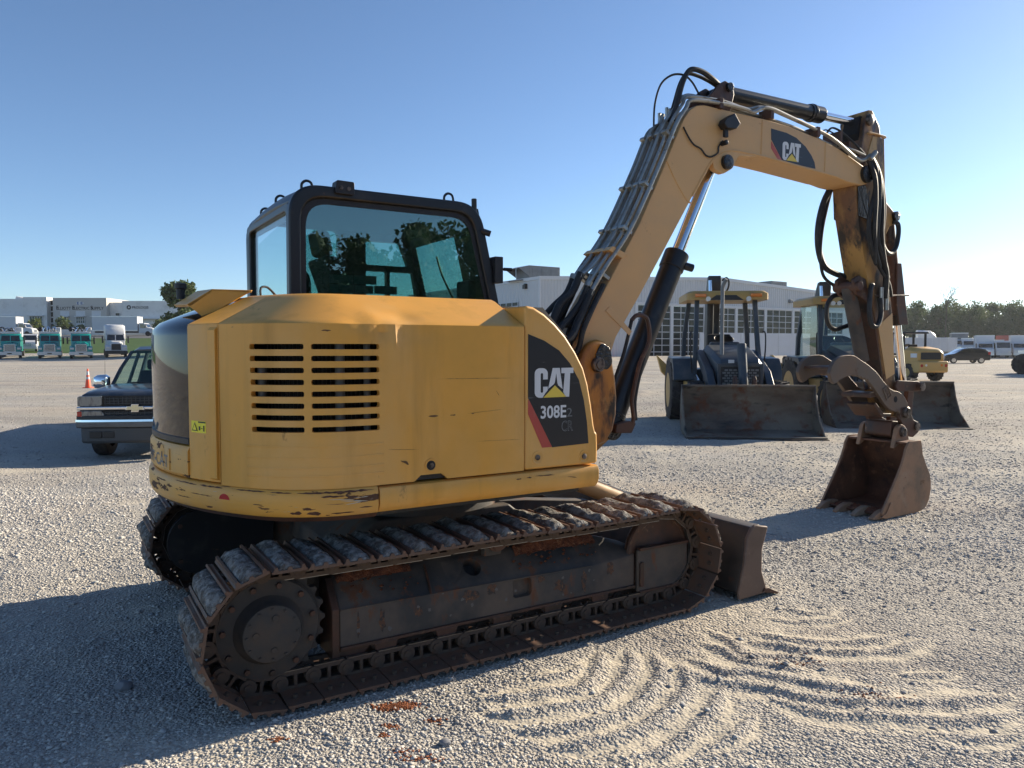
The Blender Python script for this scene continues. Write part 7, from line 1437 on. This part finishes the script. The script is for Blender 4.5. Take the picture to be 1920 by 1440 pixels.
rc = empty('flatbed_trailer', ((1722 - 960) / 1400 * 96, 96, gz(53, 96)), R(-4), 'white sided trailer behind the posts of the compact loader', 'trailer')
sub(B().box((-4, -1.2, 1.2), (4, 1.2, 2.95)), 'side_boards', 'truck_body_white', rc, .04)
for k in range(9): sub(B().box((-4 + k, -1.26, 1.2), (-3.9 + k, -1.2, 2.95)), 'stake', 'white_dull', rc)
for x in (-2.6, -1.5, 3.0): tyre_rim(rc, (x, -1.0, .5), .5, .4, 'white_paint', 'y', 0, .58, -1)
for u, d, sz, lb, mt in ((1897, 122, (1.1, 3, 2.7), 'dark red container end between the white trucks', 'red_container'),):
    x = (u - 960) / 1400 * d; o = empty('shipping_container', (x, d, gz(x, d)), R(-6), lb, 'container'); sub(B().box((-sz[0], -sz[1], .6), (sz[0], sz[1], .6 + sz[2])), 'shell', mt, o, .05); b = B()
    for k in range(12): xx = -sz[0] + sz[0] * 2 * (k + .3) / 12; b.box((xx, -sz[1] - .04, .7), (xx + .06, -sz[1], .5 + sz[2]))
    sub(b, 'corrugation', mt, o)
# black car, side on, facing left (x forward)
sx_ = (1806 - 960) / 1400 * 79; SUV = empty('black_car', (sx_, 79, gz(sx_, 79)), R(174), 'black hatchback-style family car parked side on beyond the compact loader', 'car')
pr = [(2.25, .45), (2.25, .75), (2.1, .88), (1.25, 1.02), (.45, 1.50), (.0, 1.60), (-1.1, 1.62), (-1.75, 1.50), (-2.15, 1.10), (-2.25, .95), (-2.28, .50), (-2.2, .32), (2.15, .30)]
sub(B().loft([[(x * 1.0, y, z) for x, z in [(a, c_ if c_ < 1.05 else 1.02 + (c_ - 1.02) * f_) for a, c_ in pr]] for y, f_ in ((-.90, .93), (-.84, 1.0), (.84, 1.0), (.90, .93))]), 'body', 'suv_black', SUV, .03)
for s_ in (-1, 1):
    sub(B().prism([(1.05, 1.06), (.42, 1.43), (-.28, 1.50), (-.28, 1.06)], s_ * .89, s_ * .915), 'side_window', 'car_glass_dark', SUV, .01); sub(B().prism([(-.34, 1.06), (-.34, 1.50), (-1.1, 1.50), (-1.68, 1.36), (-1.75, 1.10)], s_ * .89, s_ * .915), 'side_window', 'car_glass_dark', SUV, .01)
    for x in (1.38, -1.36): tyre_rim(SUV, (x, s_ * .82, .34), .34, .22, 'chrome_car', 'y', 0, .66, s_)
    sub(B().box((-2.27, s_ * .62, .92), (-2.0, s_ * .93, 1.22)), 'tail_light', 'red_lens', SUV, .03)
sub(B().box((-2.31, -.8, .42), (-2.2, .8, .62)), 'rear_bumper', 'bumper_steel', SUV, .03)
# compact loader, seen from behind (x forward = away)
cx_ = (1745 - 960) / 1400 * 36.3; CL = empty('compact_loader', (cx_, 36.3, gz(cx_, 36.3)), R(100), 'small yellow compact wheel loader seen from behind with open canopy', 'loader')
sub(B().loft([[(x, -w_, z0), (x, w_, z0), (x, w_, z1 - .15), (x, w_ * .7, z1), (x, -w_ * .7, z1), (x, -w_, z1 - .15)] for x, w_, z0, z1 in ((.0, .70, .95, 1.45), (.1, .74, .70, 1.58), (.8, .74, .70, 1.68), (1.15, .70, .70, 1.60))]), 'engine_hood', 'loader_yellow', CL, .03)
sub(B().loft([[(x, -w_, z0), (x, w_, z0), (x, w_, z1), (x, -w_, z1)] for x, w_, z0, z1 in ((-.22, .78, .50, .93), (-.12, .84, .42, .98), (.30, .84, .42, .98))]), 'counterweight', 'loader_yellow', CL, .04)
sub(B().box((-.02, -.55, 1.05), (.02, .55, 1.40)), 'radiator_grille', 'black_plastic', CL, .02)
for s_ in (-1, 1):
    sub(B().cyl((-.225, s_ * .66, .76), (-.19, s_ * .66, .76), .075, n=14), 'tail_light', 'red_lens', CL); sub(B().cyl((-.225, s_ * .42, .78), (-.19, s_ * .42, .78), .06, n=14), 'tail_light', 'orange_lens' if s_ < 0 else 'lamp_glass', CL)
    tyre_rim(CL, (.55, s_ * .70, .42), .42, .36, 'loader_yellow', 'y', 16, .5, s_); tyre_rim(CL, (2.4, s_ * .70, .42), .42, .36, 'loader_yellow', 'y', 16, .5, s_)
    for x in (1.15, 2.0): sub(B().box((x - .04, s_ * .60 - .04, 1.2), (x + .04, s_ * .60 + .04, 2.35)), 'canopy_post', 'black_paint', CL)
    sub(B().box((.05, s_ * .705, 1.15), (.45, s_ * .76, 1.35)), 'side_decal', 'decal_white', CL)
sub(B().prism(rrect(1.0, -.72, 2.15, .72, .08), 2.33, 2.42, 'z'), 'canopy_roof', 'black_paint', CL, .02); sub(B().loft([[(x, -.24, z), (x + .12, -.24, z), (x + .12, .24, z), (x, .24, z)] for x, z in ((1.25, 1.2), (1.22, 1.8))]), 'seat', 'seat_black', CL, .04)
sub(B().box((1.1, -.62, .5), (2.6, .62, 1.22)), 'front_frame', 'loader_yellow', CL, .03); b = B(); b.lathe([(-.01, .16), (0, .17), (.01, .16)], (0, 0, 0), 'z', 18); b.xf(Matrix.Translation((1.75, 0, 1.75)) @ Matrix.Rotation(R(25), 4, 'Y')); sub(b, 'steering_wheel', 'black_plastic', CL)
sub(B().prism([(3.1, .1), (3.9, .08), (4.0, .3), (3.4, .75), (3.1, .7)], -.85, .85), 'front_bucket', 'loader_blade', CL, .02)
for s_ in (-1, 1): sub(B().prism([(2.3, 1.2), (3.2, .5), (3.3, .62), (2.4, 1.35)], s_ * .3, s_ * .42), 'lift_arm', 'loader_yellow', CL, .02)
# machine at the right edge: only its rear wheel shows
wx = (1921 - 960) / 1400 * 47.; WL = empty('wheel_loader', (wx, 47., gz(wx, 47)), R(-38), 'big machine tyre with tan rim entering at the right picture edge', 'loader')
for s_ in (-1, 1): tyre_rim(WL, (0, s_ * .85, .62), .62, .52, 'loader_yellow', 'y', 18, .52, s_)
sub(B().box((-.4, -.5, .6), (.6, .5, .95)), 'axle', 'backhoe_yellow', WL, .05); sub(B().box((.3, -.75, .85), (3.2, .75, 1.7)), 'body', 'backhoe_yellow', WL, .08); sub(B().box((1.6, -.7, 1.7), (2.9, .7, 2.9)), 'cab', 'car_glass_dark', WL, .06)
for s_ in (-1, 1): tyre_rim(WL, (2.7, s_ * .85, .62), .62, .52, 'loader_yellow', 'y', 18, .52, s_)

# ------------------------------------------------------------------ summer haze over the yard
hz = B().box((-420, -140, -3.), (420, 330, 22.)).build('haze', 'black_matte', None, smooth=0, fix=True); tag(hz, 'thin summer haze lying over the whole yard', 'haze', kind='stuff')
hm = bpy.data.materials.new('haze'); hm.use_nodes = True; hm.node_tree.nodes.remove(hm.node_tree.nodes['Principled BSDF'])
pv = hm.node_tree.nodes.new('ShaderNodeVolumePrincipled'); pv.inputs['Color'].default_value = (.86, .92, 1.0, 1); pv.inputs['Density'].default_value = .0002; pv.inputs['Anisotropy'].default_value = .35
hm.node_tree.links.new(pv.outputs[0], hm.node_tree.nodes['Material Output'].inputs['Volume']); hz.data.materials.clear(); hz.data.materials.append(hm)
